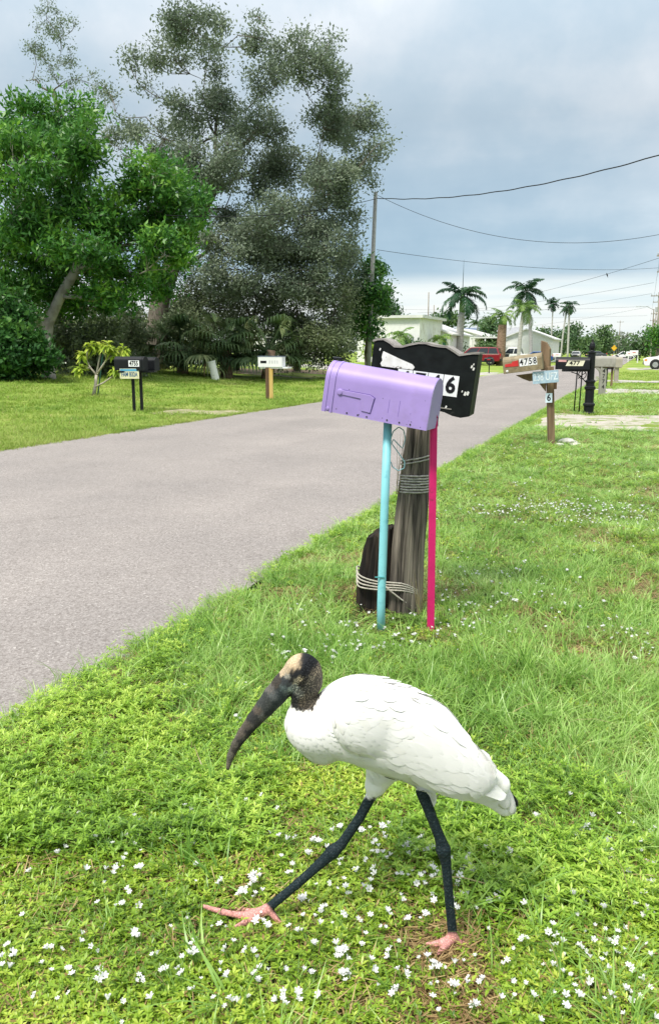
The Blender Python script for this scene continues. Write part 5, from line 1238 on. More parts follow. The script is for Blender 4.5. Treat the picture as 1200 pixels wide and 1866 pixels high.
def white_mailbox():
    base = gnd(491, 728); D = base.y; root = empty('mailbox', base); tag(root, 'white box mailbox on a yellow timber post with its shaded side coloured brown across the road', 'mailbox')
    P = lambda x, y, d=0: at(x, y, D + d) - base
    k = 1 / pxm(D, 1.0); top = P(491, 670).z
    MB().box((-3.3 * k, 0, top / 2 - .03), (6.5 * k, 10 * k, top + .06)).build('post', M_DKLUM, root); MB().box((3.3 * k, -.01, top / 2 - .03), (6.6 * k, 10 * k, top + .06)).build('post', M_YELLOWW, root)  # brown half stands in for the shaded side of the yellow post
    MB().box(P(502, 670), (56 * k, .30, 2.2 * k), rot=Matrix.Rotation(-PHI, 3, 'Z')).build('shelf', M_TILE, root)
    b = MB().box((0, 0, 9.5 * k), (48 * k, .26, 19 * k)).build('box', M_WHITEM, root, bev=.01); place(b, P(495, 669), -PHI)
    flat_part('name_plate', rect(-19 * k, -7 * k, 7 * k, 11.5 * k), -.13, M_BLACKM, b, .004)
    for i in range(4): flat_part('faded_numeral', rect((-2 + 5 * i) * k, (1 + 5 * i) * k, 6.5 * k, 12 * k), -.13, mat('faded_grey', (.52, .52, .53), .6), b, .002)
    MB().box((0, 0, 19.4 * k), (50 * k, .28, 1.2 * k)).build('lid', mat('slate_lid', (.12, .14, .22), .5), b)
white_mailbox()
def pipe():
    D = gnd(394, 697).y; b = gnd(394, 697); k = 1 / pxm(D, .5); a, c = at(395, 699, D) - b, at(385, 659, D) - b
    o = MB().tube([a, c], 7 * k, n=18).build('pipe', mat('pale_plastic_pipe', (.70, .71, .66), .6, var=.05, dirt=(.34, .36, .28), dirt_scale=6), None, smooth=False); o.location = b
    d = (c - a).normalized(); o2 = MB().tube([c - d * .03, c + d * .02], 7.6 * k, n=18).build('rim', mat('pale_plastic_rim', (.60, .61, .58), .5), o)
    tag(o, 'leaning pale pipe stub standing in the lawn across the road', 'pipe')
pipe()
# ================================================================== WOOD STORK
def surface_nets(F, org, h):
    ins = F < 0
    nx, ny, nz = F.shape
    acc = np.zeros((nx - 1, ny - 1, nz - 1, 3), np.float32); cnt = np.zeros((nx - 1, ny - 1, nz - 1), np.float32)
    corners = [(i, j, k) for i in (0, 1) for j in (0, 1) for k in (0, 1)]
    def sub(A, c): return A[c[0]:nx - 1 + c[0], c[1]:ny - 1 + c[1], c[2]:nz - 1 + c[2]]
    for a in corners:
        for ax in range(3):
            if a[ax]: continue
            b = list(a); b[ax] = 1; b = tuple(b)
            fa, fb = sub(F, a), sub(F, b)
            x = sub(ins, a) != sub(ins, b)
            t = np.where(x, fa / np.where(x, fa - fb, 1), 0)
            for k in range(3):
                acc[..., k] += np.where(x, a[k] + (t if k == ax else 0), 0)
            cnt += x
    act = cnt > 0
    ids = -np.ones(act.shape, np.int64); ids[act] = np.arange(act.sum())
    cell = np.argwhere(act)
    V = (cell + acc[act] / cnt[act][:, None]) * h + org
    quads = []
    for ax in range(3):
        o1, o2 = [k for k in range(3) if k != ax]
        A = [slice(1, -1)] * 3; A[ax] = slice(0, -1); B = list(A); B[ax] = slice(1, None)
        ia, ib = ins[tuple(A)], ins[tuple(B)]
        ch = np.argwhere(ia != ib)
        if not len(ch): continue
        g0 = ch.copy(); g0[:, o1] += 1; g0[:, o2] += 1
        def cid(d1, d2):
            c = g0.copy(); c[:, o1] -= d1; c[:, o2] -= d2
            return ids[c[:, 0], c[:, 1], c[:, 2]]
        q = np.stack([cid(1, 1), cid(0, 1), cid(0, 0), cid(1, 0)], -1)
        flip = ia[tuple(ch.T)]
        if ax == 1: flip = ~flip
        q[~flip] = q[~flip][:, ::-1]
        quads.append(q)
    return V, np.concatenate(quads)

NEAR_FOOT = gnd(822, 1712, 0.026); FAR_FOOT = gnd(487, 1660, 0.034)
D0 = (NEAR_FOOT.y + FAR_FOOT.y) / 2
DN, DF = NEAR_FOOT.y - D0, FAR_FOOT.y - D0       # lateral offsets of the two feet
def BP(x, y, off=0.0):
    p = at(x, y, D0 + off); return np.array([p.x, D0 + off, p.z])
BS = pxm(D0, 0.5)
TOES = []
def build_stork():
    h = 0.0034
    lo = np.array([BP(366, 1700)[0], D0 - 0.165, -0.012]); hi = np.array([BP(955, 1700)[0], D0 + 0.165, BP(550, 1180)[2]])
    n = np.ceil((hi - lo) / h).astype(int)
    F = np.full(n, 1.0, np.float32)
    ax = [lo[k] + h * np.arange(n[k]) for k in range(3)]
    def region(mn, mx):
        s = []
        for k in range(3):
            i0 = max(0, int((mn[k] - lo[k]) / h) - 1); i1 = min(n[k], int((mx[k] - lo[k]) / h) + 2); s.append(slice(i0, i1))
        g_ = np.meshgrid(*[ax[k][s[k]] for k in range(3)], indexing='ij', sparse=True)
        return tuple(s), g_
    def smin(sl, d, k):
        a = F[sl]
        if k <= 0: F[sl] = np.minimum(a, d); return
        hh = np.clip(0.5 + 0.5 * (a - d) / k, 0, 1)
        F[sl] = a * (1 - hh) + d * hh - k * hh * (1 - hh)
    def cone(a, b, ra, rb, k=0.012, ls=1.0):
        a, b = np.array(a, float), np.array(b, float); r = max(ra, rb)
        m = r * max(1, ls) + k + 0.004
        sl, (x, y, z) = region(np.minimum(a, b) - m, np.maximum(a, b) + m)
        # lateral stretch about the axis
        d = b - a; L2 = d[0] ** 2 + d[2] ** 2 + 1e-12
        t = np.clip(((x - a[0]) * d[0] + (z - a[2]) * d[2]) / L2 if abs(ls - 1) > 1e-6 else ((x - a[0]) * d[0] + (y - a[1]) * d[1] + (z - a[2]) * d[2]) / (L2 + d[1] ** 2), 0, 1)
        dx, dy, dz = x - a[0] - t * d[0], (y - a[1] - t * d[1]) / ls, z - a[2] - t * d[2]
        smin(sl, (np.sqrt(dx * dx + dy * dy + dz * dz) - (ra + (rb - ra) * t)).astype(np.float32), k)
    def ell(c, sa, sb, sc, tilt, k=0.02, yaw=0.0):
        c = np.array(c, float); m = max(sa, sb, sc) + k + 0.004
        sl, (x, y, z) = region(c - m, c + m)
        ca, sa_ = math.cos(tilt), math.sin(tilt)
        X_, Y_, Z_ = x - c[0], y - c[1], z - c[2]
        if yaw:
            cy, sy = math.cos(yaw), math.sin(yaw); X_, Y_ = cy * X_ + sy * Y_, -sy * X_ + cy * Y_
        p = ca * X_ + sa_ * Z_; q = -sa_ * X_ + ca * Z_
        k0 = np.sqrt((p / sa) ** 2 + (Y_ / sc) ** 2 + (q / sb) ** 2); k1 = np.sqrt((p / sa ** 2) ** 2 + (Y_ / sc ** 2) ** 2 + (q / sb ** 2) ** 2) + 1e-9
        smin(sl, (k0 * (k0 - 1) / k1).astype(np.float32), k)
    r = lambda px: px / BS
    # trunk and tail
    ell(BP(712, 1328), r(142), r(81), r(74), R(-24), 0.02)
    cone(BP(770, 1352), BP(872, 1424), r(70), r(38), 0.03, 0.85)
    cone(BP(860, 1410), BP(920, 1468), r(36), r(20), 0.02, 0.75)
    ell(BP(660, 1285), r(62), r(46), r(60), R(-5), 0.03)                # shoulders
    # breast and folded neck
    cone(BP(645, 1318), BP(578, 1326), r(66), r(52), 0.03, 0.9)
    cone(BP(590, 1335), BP(588, 1358), r(44), r(34), 0.02, 0.85)
    cone(BP(556, 1312), BP(553, 1318), r(36), r(34), 0.02, 0.85)
    cone(BP(576, 1310), BP(556, 1286), r(35), r(21), 0.014)
    # wings folded along both flanks
    for s in (-1, 1):
        ell(BP(754, 1350, s * 0.078), r(158), r(62), r(26), R(-33), 0.006, yaw=s * 0.10)
        ell(BP(668, 1318, s * 0.080), r(62), r(58), r(24), R(-30), 0.006)
        cone(BP(800, 1372, s * 0.066), BP(905, 1432, s * 0.030), r(44), r(24), 0.008, 0.5)
    # head and neck skin
    cone(BP(552, 1285), BP(552, 1250), r(20.5), r(22), 0.010)
    ell(BP(553, 1226), r(33), r(34), r(25), R(-10), 0.010)
    ell(BP(547, 1211), r(25), r(19), r(19), R(20), 0.008)
    ell(BP(566, 1242), r(21), r(26), r(19), R(0), 0.010)
    cone(BP(541, 1226), BP(518, 1246), r(25), r(21), 0.008, 0.8)
    # bill
    bill = [(520, 1246, 21.5), (500, 1268, 20.5), (482, 1290, 17.5), (463, 1312, 14.4), (445, 1335, 11.6), (430, 1357, 9.2), (420, 1378, 7.0), (415, 1400, 4.2)]
    for (x0, y0, r0), (x1, y1, r1) in zip(bill, bill[1:]):
        cone(BP(x0, y0), BP(x1, y1), r(r0), r(r1), 0.003, 0.72)
    # thighs
    cone(BP(704, 1388, 0.03), BP(684, 1432, 0.036), r(40), r(20), 0.02, 0.8)
    cone(BP(684, 1432, 0.036), BP(677, 1450, 0.038), r(19), r(10), 0.008)
    cone(BP(752, 1396, -0.03), BP(764, 1428, -0.036), r(30), r(10), 0.010, 0.8)
    # legs: far one reaching forward, near one behind
    def leg(pts, off0, off1):
        for i, ((x0, y0, r0), (x1, y1, r1)) in enumerate(zip(pts, pts[1:])):
            t0, t1 = i / (len(pts) - 1), (i + 1) / (len(pts) - 1)
            cone(BP(x0, y0, off0 + (off1 - off0) * t0), BP(x1, y1, off0 + (off1 - off0) * t1), r(r0), r(r1), 0.004)
    leg([(678, 1446, 10.5), (655, 1490, 9.2), (622, 1538, 9.6), (606, 1552, 13), (585, 1572, 9.6), (540, 1612, 8.4), (492, 1652, 8.8)], 0.038, DF)
    leg([(768, 1442, 11.5), (784, 1484, 9.6), (802, 1530, 9.8), (807, 1548, 13.5), (812, 1572, 9.4), (818, 1640, 8.4), (824, 1703, 9.0)], -0.036, DN)
    # feet
    def toes(c, off, ts):
        for pts in ts:
            q = [(c[0], c[1], off, 8.5)] + pts
            for a, b in zip(q, q[1:]):
                cone(BP(a[0], a[1], a[2]), BP(b[0], b[1], b[2]), r(a[3]), r(b[3]), 0.005)
    toes((488, 1656), DF, [[(462, 1666, DF - .012, 8), (438, 1668, DF - 0.01, 6), (405, 1662, DF, 5.6), (366, 1650, DF + 0.004, 3.6)],
                           [(466, 1668, DF - .01, 8), (448, 1681, DF - .03, 6.6), (424, 1692, DF - 0.05, 3.8)],
                           [(464, 1662, DF + .012, 6.5), (440, 1658, DF + .03, 5), (414, 1654, DF + .04, 2.6)],
                           [(501, 1671, DF - .01, 5.6), (516, 1690, DF - .025, 3.8)]])
    toes((824, 1708), DN, [[(806, 1718, DN - .01, 7.5), (794, 1720, DN - 0.015, 5.5), (776, 1720, DN - 0.015, 3.2)],
                           [(812, 1722, DN - .02, 7), (805, 1730, DN - 0.04, 5.5), (797, 1738, DN - .055, 3.2)],
                           [(810, 1714, DN + .02, 6.5), (800, 1712, DN + .04, 5), (788, 1709, DN + .055, 3.2)],
                           [(838, 1716, DN, 5.2), (856, 1724, DN - .005, 3)]])
    V, Q = surface_nets(F, lo, h)
    for c_ in [(x_, DF, 1660) for x_ in (372, 392, 412, 432, 452, 470, 488, 500, 512)] + [(x_, DF - .03, 1685) for x_ in (430, 448)] + [(x_, DN, 1714) for x_ in (750, 770, 790, 806, 824, 840, 856)] + [(x_, DN - .045, 1730) for x_ in (790, 806, 822)]:
        q_ = BP(c_[0], c_[2], c_[1]); TOES.append((q_[0], q_[1]))
    # --- skin and plumage colour by place on the body (seen square from the side)
    ppm_ = []
    p0, dpx = BP(600, 1400), None
    # invert the side projection: x is linear in px at a given height, so solve per vertex
    rel = np.stack([V[:, 0] - CAM[0], np.full(len(V), D0) - CAM[1], V[:, 2] - CAM[2]], -1)
    fwd = rel[:, 1] * _cp - rel[:, 2] * _sp
    PX = CX + F_PX * rel[:, 0] / fwd; PY = CY - F_PX * (rel[:, 1] * _sp + rel[:, 2] * _cp) / fwd
    rel2 = V - CAM; fw2 = rel2[:, 1] * _cp - rel2[:, 2] * _sp
    QX = CX + F_PX * rel2[:, 0] / fw2; QY = CY - F_PX * (rel2[:, 1] * _sp + rel2[:, 2] * _cp) / fw2     # true picture place, for the legs
    white = np.array([0.86, 0.85, 0.82])
    C = np.tile(white, (len(V), 1)).astype(np.float64)
    nzv = np.sin(PX * .55 + 1.3 * np.sin(PY * .41)) * np.sin(PY * .47 + 1.1 * np.sin(PX * .33))
    # warm stain along the wing fold and thigh
    st = np.exp(-((PY - (1298 + .42 * (PX - 720))) / 16) ** 2) * sstep((PX - 690) / 40) * sstep((860 - PX) / 60) * .35
    C = C * (1 - st[:, None]) + np.array([0.74, 0.68, 0.55]) * st[:, None]
    head = sstep((1287 + 2.5 * nzv - PY) / 5) * sstep((571 + (1286 - PY) * .62 + 2 * nzv - PX) / 4)
    bill_m = PX + (PY - 1240) * 0.55 < 536
    head = np.maximum(head, np.where(bill_m & (PX < 531), 1.0, 0.0))
    pts = [  # x, y, colour, reach
        (552, 1199, (.012, .014, .018), 9), (565, 1198, (.012, .014, .018), 10), (571, 1206, (.014, .016, .02), 9), (560, 1210, (.012, .014, .018), 10), (548, 1217, (.012, .014, .018), 8), (536, 1219, (.014, .015, .018), 7), (532, 1230, (.02, .02, .02), 5), (558, 1228, (.02, .02, .02), 6), (550, 1236, (.025, .024, .022), 5),
        (533, 1202, (.62, .47, .30), 10), (541, 1194, (.64, .49, .32), 8), (522, 1208, (.52, .41, .28), 8), (528, 1213, (.42, .33, .22), 5), (541, 1204, (.58, .45, .30), 6),
        (547, 1227, (.40, .35, .23), 4.5), (526, 1226, (.30, .29, .25), 3.5), (540, 1233, (.26, .24, .17), 4),
        (577, 1216, (.26, .22, .16), 8), (583, 1232, (.15, .13, .10), 10), (580, 1250, (.13, .115, .09), 10), (567, 1232, (.17, .155, .12), 9), (570, 1250, (.12, .11, .09), 10), (560, 1246, (.07, .07, .06), 8), (563, 1264, (.09, .08, .06), 10), (555, 1276, (.08, .068, .05), 10), (566, 1278, (.10, .085, .065), 8), (541, 1282, (.03, .03, .03), 8), (536, 1274, (.03, .03, .03), 7),
        (531, 1252, (.30, .36, .33), 5), (538, 1246, (.24, .27, .24), 5), (545, 1256, (.20, .21, .18), 6), (535, 1263, (.03, .032, .034), 6), (524, 1240, (.05, .055, .06), 6), (519, 1248, (.10, .13, .13), 5), (512, 1262, (.035, .045, .048), 7), (525, 1258, (.10, .12, .115), 5), (505, 1240, (.06, .052, .045), 5), (500, 1262, (.10, .11, .11), 6), (494, 1254, (.13, .12, .11), 4), (478, 1298, (.11, .11, .105), 4), (460, 1318, (.12, .11, .10), 3.5), (444, 1342, (.11, .10, .09), 3.5), (505, 1280, (.03, .038, .04), 8), (486, 1278, (.055, .06, .058), 8), (492, 1296, (.025, .03, .032), 8), (472, 1292, (.11, .09, .075), 4), (482, 1306, (.09, .09, .08), 6), (468, 1312, (.04, .04, .04), 8), (452, 1320, (.10, .085, .07), 5), (458, 1332, (.03, .03, .032), 7), (440, 1336, (.12, .10, .085), 5), (444, 1350, (.035, .034, .034), 7), (428, 1354, (.10, .09, .075), 5), (432, 1368, (.05, .045, .04), 6), (418, 1374, (.13, .12, .10), 6), (424, 1384, (.10, .09, .07), 5), (416, 1394, (.16, .14, .11), 5)]
    W = np.zeros(len(V)); HC = np.zeros((len(V), 3))
    sel = (PX < 600) & (PY < 1400)
    px_, py_ = PX[sel] + 2.2 * nzv[sel], PY[sel] + 1.8 * np.sin(PX[sel] * .7 + PY[sel] * .3)
    w_ = np.zeros(len(px_)); hc = np.zeros((len(px_), 3))
    for x, y, c, rr in pts:
        g_ = np.exp(-(((px_ - x) ** 2 + (py_ - y) ** 2) / (rr * rr * .62))) + 1e-9 / ((px_ - x) ** 2 + (py_ - y) ** 2 + 1)
        w_ += g_; hc += g_[:, None] * np.array(c)
    HC[sel] = hc / w_[:, None]
    C = C * (1 - head[:, None]) + HC * head[:, None]
    # legs and feet
    PX, PY = QX, QY
    leg_m = sstep((PY - (1449 + 3 * nzv)) / 10) * ((PX < 700) | ((PX > 745) & (PX < 872) & (PY > 1476))).astype(float)
    rear = (PX > 752) & (PX < 830) & (PY > 1440) & (PY < 1500) & (np.abs(PX - (766 + (PY - 1442) * .40)) < 16)
    leg_m = np.maximum(leg_m, np.where(rear, 1.0, 0))
    scale_ = .5 + .5 * np.sin(PY * 1.1 + np.sin(PX * .9) * 1.4)
    leg_c = np.array([0.011, 0.021, 0.026])[None] * (0.7 + 1.1 * scale_[:, None]) + np.array([.08, .09, .09])[None] * np.maximum(0, nzv - .5)[:, None]
    C = C * (1 - leg_m[:, None]) + leg_c * leg_m[:, None]
    foot = np.where(PX < 640, sstep(((1651 + 1.0 * (PX - 492) * .35) - 0 - (PX - 489) * 1.15 - PY + 0) / 7 * -1 if False else ((489 - PX) * .75 + (PY - 1651) * .65 + 2.5) / 5), sstep((PY - 1697) / 6))
    foot = foot * (PY > 1630)
    pink = np.array([0.70, 0.33, 0.30])[None] * (1 + .12 * nzv[:, None])
    C = C * (1 - foot[:, None]) + pink * foot[:, None]
    me = np_mesh('wading_bird', V, Q, rnd=np.maximum(head * np.where(bill_m, .40, 1.0), np.maximum(leg_m, foot) * .5), vcol=C)
    bm = bmesh.new(); bm.from_mesh(me)
    bmesh.ops.smooth_vert(bm, verts=bm.verts, factor=0.5, use_axis_x=True, use_axis_y=True, use_axis_z=True)
    bmesh.ops.recalc_face_normals(bm, faces=bm.faces); bm.to_mesh(me); bm.free()
    # material
    m = bpy.data.materials.new('stork_skin_and_plumage'); m.use_nodes = True
    nt = m.node_tree; N, L = nt.nodes, nt.links; b = N['Principled BSDF']
    vc = N.new('ShaderNodeAttribute'); vc.attribute_name = 'Col'
    hm = N.new('ShaderNodeAttribute'); hm.attribute_name = 'rnd'
    tc = N.new('ShaderNodeTexCoord')
    vo = N.new('ShaderNodeTexVoronoi'); vo.inputs['Scale'].default_value = 230; L.new(tc.outputs['Object'], vo.inputs['Vector'])
    nz = N.new('ShaderNodeTexNoise'); nz.inputs['Scale'].default_value = 120; nz.inputs['Detail'].default_value = 4; L.new(tc.outputs['Object'], nz.inputs['Vector'])
    rp = N.new('ShaderNodeValToRGB'); rp.color_ramp.elements[0].position = 0.1; rp.color_ramp.elements[0].color = (1.7, 1.62, 1.5, 1); rp.color_ramp.elements[1].position = .5; rp.color_ramp.elements[1].color = (.35, .35, .36, 1)
    L.new(vo.outputs['Distance'], rp.inputs[0])
    mx = N.new('ShaderNodeMix'); mx.data_type = 'RGBA'; mx.blend_type = 'MULTIPLY'
    L.new(hm.outputs['Fac'], mx.inputs[0]); L.new(vc.outputs['Color'], mx.inputs[6]); L.new(rp.outputs[0], mx.inputs[7])
    L.new(mx.outputs[2], b.inputs['Base Color']); b.inputs['Roughness'].default_value = .7; b.inputs['Specular IOR Level'].default_value = .2
    ad = N.new('ShaderNodeMath'); ad.operation = 'ADD'; L.new(vo.outputs['Distance'], ad.inputs[0]); L.new(nz.outputs[0], ad.inputs[1])
    bp = N.new('ShaderNodeBump'); bp.inputs['Distance'].default_value = .002
    mst = N.new('ShaderNodeMath'); mst.operation = 'MULTIPLY_ADD'; mst.inputs[1].default_value = .6; mst.inputs[2].default_value = .12
    L.new(hm.outputs['Fac'], mst.inputs[0]); L.new(mst.outputs[0], bp.inputs['Strength'])
    L.new(ad.outputs[0], bp.inputs['Height']); L.new(bp.outputs[0], b.inputs['Normal'])
    o = mkobj('wading_bird', me, m, smooth=True)
    tag(o, 'white stork with bare dark head and long bill striding across the grass', 'bird')
    return o
stork = build_stork()

def plumage():
    """overlapping feathers laid over the trunk, wings and tail"""
    from mathutils.bvhtree import BVHTree
    bm = bmesh.new(); bm.from_mesh(stork.data); bvh = BVHTree.FromBMesh(bm); bm.free()
    M_F = bpy.data.materials.new('white_feather'); M_F.use_nodes = True
    nt = M_F.node_tree; N, L = nt.nodes, nt.links; b = N['Principled BSDF']
    a = N.new('ShaderNodeAttribute'); a.attribute_name = 'rnd'
    rp = N.new('ShaderNodeValToRGB'); rp.color_ramp.elements[0].color = (0.83, 0.82, 0.78, 1); rp.color_ramp.elements[1].color = (0.87, 0.865, 0.85, 1); rp.color_ramp.elements[1].position = .25
    L.new(a.outputs['Fac'], rp.inputs[0]); L.new(rp.outputs[0], b.inputs['Base Color'])
    b.inputs['Roughness'].default_value = .75; b.inputs['Specular IOR Level'].default_value = .15
    tr = N.new('ShaderNodeBsdfTranslucent'); tr.inputs[0].default_value = (.85, .84, .8, 1)
    ms = N.new('ShaderNodeMixShader'); ms.inputs[0].default_value = .18
    L.new(b.outputs[0], ms.inputs[1]); L.new(tr.outputs[0], ms.inputs[2]); L.new(ms.outputs[0], N['Material Output'].inputs[0])
    r_ = np.random.default_rng(3)
    def flow(x, y):
        """picture direction in which feathers lie"""
        if x < 625: return (0.25 + .5 * (x - 520) / 100, 0.9)
        t = min(1, (x - 625) / 250)
        return (1.0, 0.25 + 0.62 * t)
    V, Q, RN = [], [], []
    def feather(p, nrm, d, ln, wd, lift, rn, rows=5):
        d = (d - nrm * d.dot(nrm)); 
        if d.length < 1e-5: return
        d.normalize(); s = nrm.cross(d); base = len(V)
        prof = [(0, .35), (.25, .85), (.55, 1.0), (.8, .82), (.94, .45), (1.0, .12)]
        for t, w in prof:
            up = -0.0012 + lift * t * (1.2 - .45 * t)
            c = p + d * (ln * t) + nrm * up
            # follow the body's curve
            h_ = bvh.find_nearest(c)
            if h_[0] is not None and (h_[0] - c).length < .03:
                c = h_[0] + h_[1] * (0.0004 + lift * t)
                nn = h_[1]
            else: nn = nrm
            for k in (-1, 0, 1):
                V.append(c + s * (k * wd * w) + nn * (0.0010 * (1 - abs(k)))); RN.append(rn)
        for i in range(len(prof) - 1):
            for k in (0, 1):
                q = base + i * 3 + k; Q.append((q, q + 1, q + 4, q + 3))
    def lay(test, ln, wd, lift, side, tip=None):
        sx, sy = ln * BS * .40, wd * BS * 1.45; row = 0; y = 1226.0
        while y < 1482:
            x = 512.0 + (row % 2) * sx * .5
            while x < 946:
                xx, yy = x + r_.normal(0, sx * .16), y + r_.normal(0, sy * .16); x += sx
                if not test(xx, yy): continue
                h_ = bvh.ray_cast(Vector(BP(xx, yy) + np.array([0, side * .4, 0])), Vector((0, -side, 0)))
                if h_[0] is None: continue
                fx, fy = flow(xx, yy); fl_ = math.hypot(fx, fy)
                if tip and not tip(xx + fx / fl_ * ln * BS, yy + fy / fl_ * ln * BS): continue
                d = (Vector(BP(xx + fx * 10, yy + fy * 10)) - Vector(BP(xx, yy))).normalized(); d = Matrix.Rotation(r_.normal(0, .07), 3, 'Y') @ d
                k = r_.uniform(.88, 1.15); feather(h_[0], h_[1], d, ln * k, wd * k, lift * r_.uniform(.8, 1.25), r_.uniform(0, 1))
            y += sy; row += 1
    def below_wing(x, y):                       # wing's lower edge in the picture
        e = np.interp(x, [600, 640, 690, 760, 820, 880, 940], [1330, 1378, 1416, 1440, 1448, 1458, 1480]); return y > e
    for s in (-1, 1):
        lay(lambda x, y: x < 640 and y > (1300 if x < 578 else 1296 - (x - 578) * .85) and y < 1385, .034, .0095, .0011, s)     # breast, fine
        lay(lambda x, y: x > 650 and x < 735 and below_wing(x, y) and y < 1425 + 15 * (x > 790), .036, .010, .0010, s)            # belly
        lay(lambda x, y: x > 628 and x < 725 and not below_wing(x, y), .050, .015, .0009, s, tip=lambda x, y: not below_wing(x, y - 6))                                     # shoulder coverts
        lay(lambda x, y: x >= 718 and x < 872 and not below_wing(x, y + 6), .074, .020, .0011, s, tip=lambda x, y: not below_wing(x, y - 6))                                # wing coverts and tertials
    # loose tips standing up along the back
    for k in range(26):
        x = r_.uniform(650, 770); o = BP(x, 1150) + np.array([0, r_.uniform(-.03, .03), 0]); h_ = bvh.ray_cast(Vector(o), Vector((0, 0, -1)))
        if h_[0] is None: continue
        a1, b1 = Vector(BP(x, 1250)), Vector(BP(x + 10, 1253)); d = (b1 - a1).normalized()
        feather(h_[0], h_[1], d, r_.uniform(.035, .05), .008, .006, .8)
    me = np_mesh('plumage', np.array([tuple(v) for v in V]), np.array(Q), rnd=RN)
    o = mkobj('plumage', me, M_F, stork, smooth=True); o['kind'] = 'stuff'
    # long rounded tertial feathers that overhang the tail, and the black flight feathers peeping out
    def big(px, ln, wd, off, ang, m, name='feather', lift=0.0):
        p = Vector(BP(px[0], px[1], off)); a1, b1 = Vector(BP(*px)), Vector(BP(px[0] + 10 * math.cos(ang), px[1] + 10 * math.sin(ang)))
        d = (b1 - a1).normalized(); nrm = Vector((0, -1 if off <= 0 else 1, 0)) ; s = nrm.cross(d)
        vs, fs, rows = [], [], [(0, .55), (.2, .85), (.45, 1), (.7, 1), (.86, .86), (.95, .6), (1, .22)]
        for t, w in rows:
            for k in (-1, -.5, 0, .5, 1):
                vs.append(p + d * (ln * t) + s * (k * wd * w) + nrm * (.004 * (1 - k * k) + lift * t))
        for i in range(len(rows) - 1):
            for k in range(4): q = i * 5 + k; fs.append((q, q + 1, q + 6, q + 5))
        mb = MB().add(vs, fs); f = mb.build(name, m, stork, smooth=True)
        sm = f.modifiers.new('vane', 'SOLIDIFY'); sm.thickness = .0012
        return f
    M_BF = mat('black_flight_feather', (.008, .010, .012), .45, var=.3, scale=20)
    for s in (-1, 1):
        big((846, 1386), .100, .019, s * .058, R(52), M_F, lift=-.012)
        big((860, 1394), .098, .019, s * .050, R(58), M_F, lift=-.012)
        big((874, 1402), .098, .019, s * .042, R(63), M_F, lift=-.010)
        big((894, 1412), .104, .018, s * .032, R(65), M_F, lift=-.008)
        big((912, 1426), .092, .016, s * .022, R(70), M_F, lift=-.006)
        big((930, 1448), .034, .007, s * .010, R(62), M_BF)
        V.clear(); Q.clear(); RN.clear()
        for (x, y, dx_, dy_, ln, wd) in ((776, 1431, 1, .16, .044, .0032), (652, 1388, .75, .6, .030, .0018), (700, 1412, .9, .4, .03, .0014)):
            h_ = bvh.ray_cast(Vector(BP(x, y)) + Vector((0, s * .4, 0)), Vector((0, -s, 0)))
            if h_[0] is None: continue
            d = (Vector(BP(x + 10 * dx_, y + 10 * dy_)) - Vector(BP(x, y))).normalized(); feather(h_[0] + h_[1] * .0012, h_[1], d, ln, wd, .0025, .5)
        if V: mkobj('feather', np_mesh('feather', np.array([tuple(v) for v in V]), np.array(Q), rnd=RN), M_BF, stork, smooth=True)
    # eyes
    for s in (-1, 1):
        p = Vector(BP(541, 1229, s * .0275))
        mb = MB(); n_ = 10
        mb.lathe([(.0002, -.0042), (.0026, -.0034), (.0042, 0), (.0026, .0034), (.0002, .0042)], p, n=n_)
        mb.build('eye', mat('eye_black', (.006, .005, .004), .08, var=0, spec=.6), stork, smooth=True)
plumage()
# ================================================================== GRASS, GROUND COVER, FLOWERS
L_WEED = leaf_mat('ground_cover_leaf', (0.06, 0.145, 0.014), (0.28, 0.44, 0.035), (0.60, 0.68, 0.11), transl=.36, pos_scale=2.4, pos_mix=.35, rough=.36, spec=.5, brown=(.30, .19, .07), brown_amt=.09)
L_GRASS = leaf_mat('grass_blade', (0.11, 0.25, 0.035), (0.28, 0.48, 0.09), (0.58, 0.74, 0.28), transl=.40, pos_scale=1.1, pos_mix=.35, rough=.36, spec=.5, brown=(.38, .31, .15), brown_amt=.05)
L_LAWN = leaf_mat('mown_lawn_blade', (0.15, 0.26, 0.04), (0.26, 0.38, 0.06), (0.44, 0.49, 0.15), transl=.35, pos_scale=.45, pos_mix=.6, rough=.5, brown=(.36, .30, .14), brown_amt=.06)
L_DEAD = leaf_mat('dead_thatch', (.14, .085, .035), (.30, .20, .09), (.48, .37, .18), transl=.15, pos_mix=.2)
L_WEED2 = leaf_mat('tall_weed_leaf', (0.07, 0.17, 0.018), (0.27, 0.46, 0.045), (0.55, 0.68, 0.12), transl=.36, pos_scale=2.0, pos_mix=.35, rough=.36, spec=.5, brown=(.30, .22, .08), brown_amt=.05)
protos = bpy.data.collections.new('ground_cover_pieces')
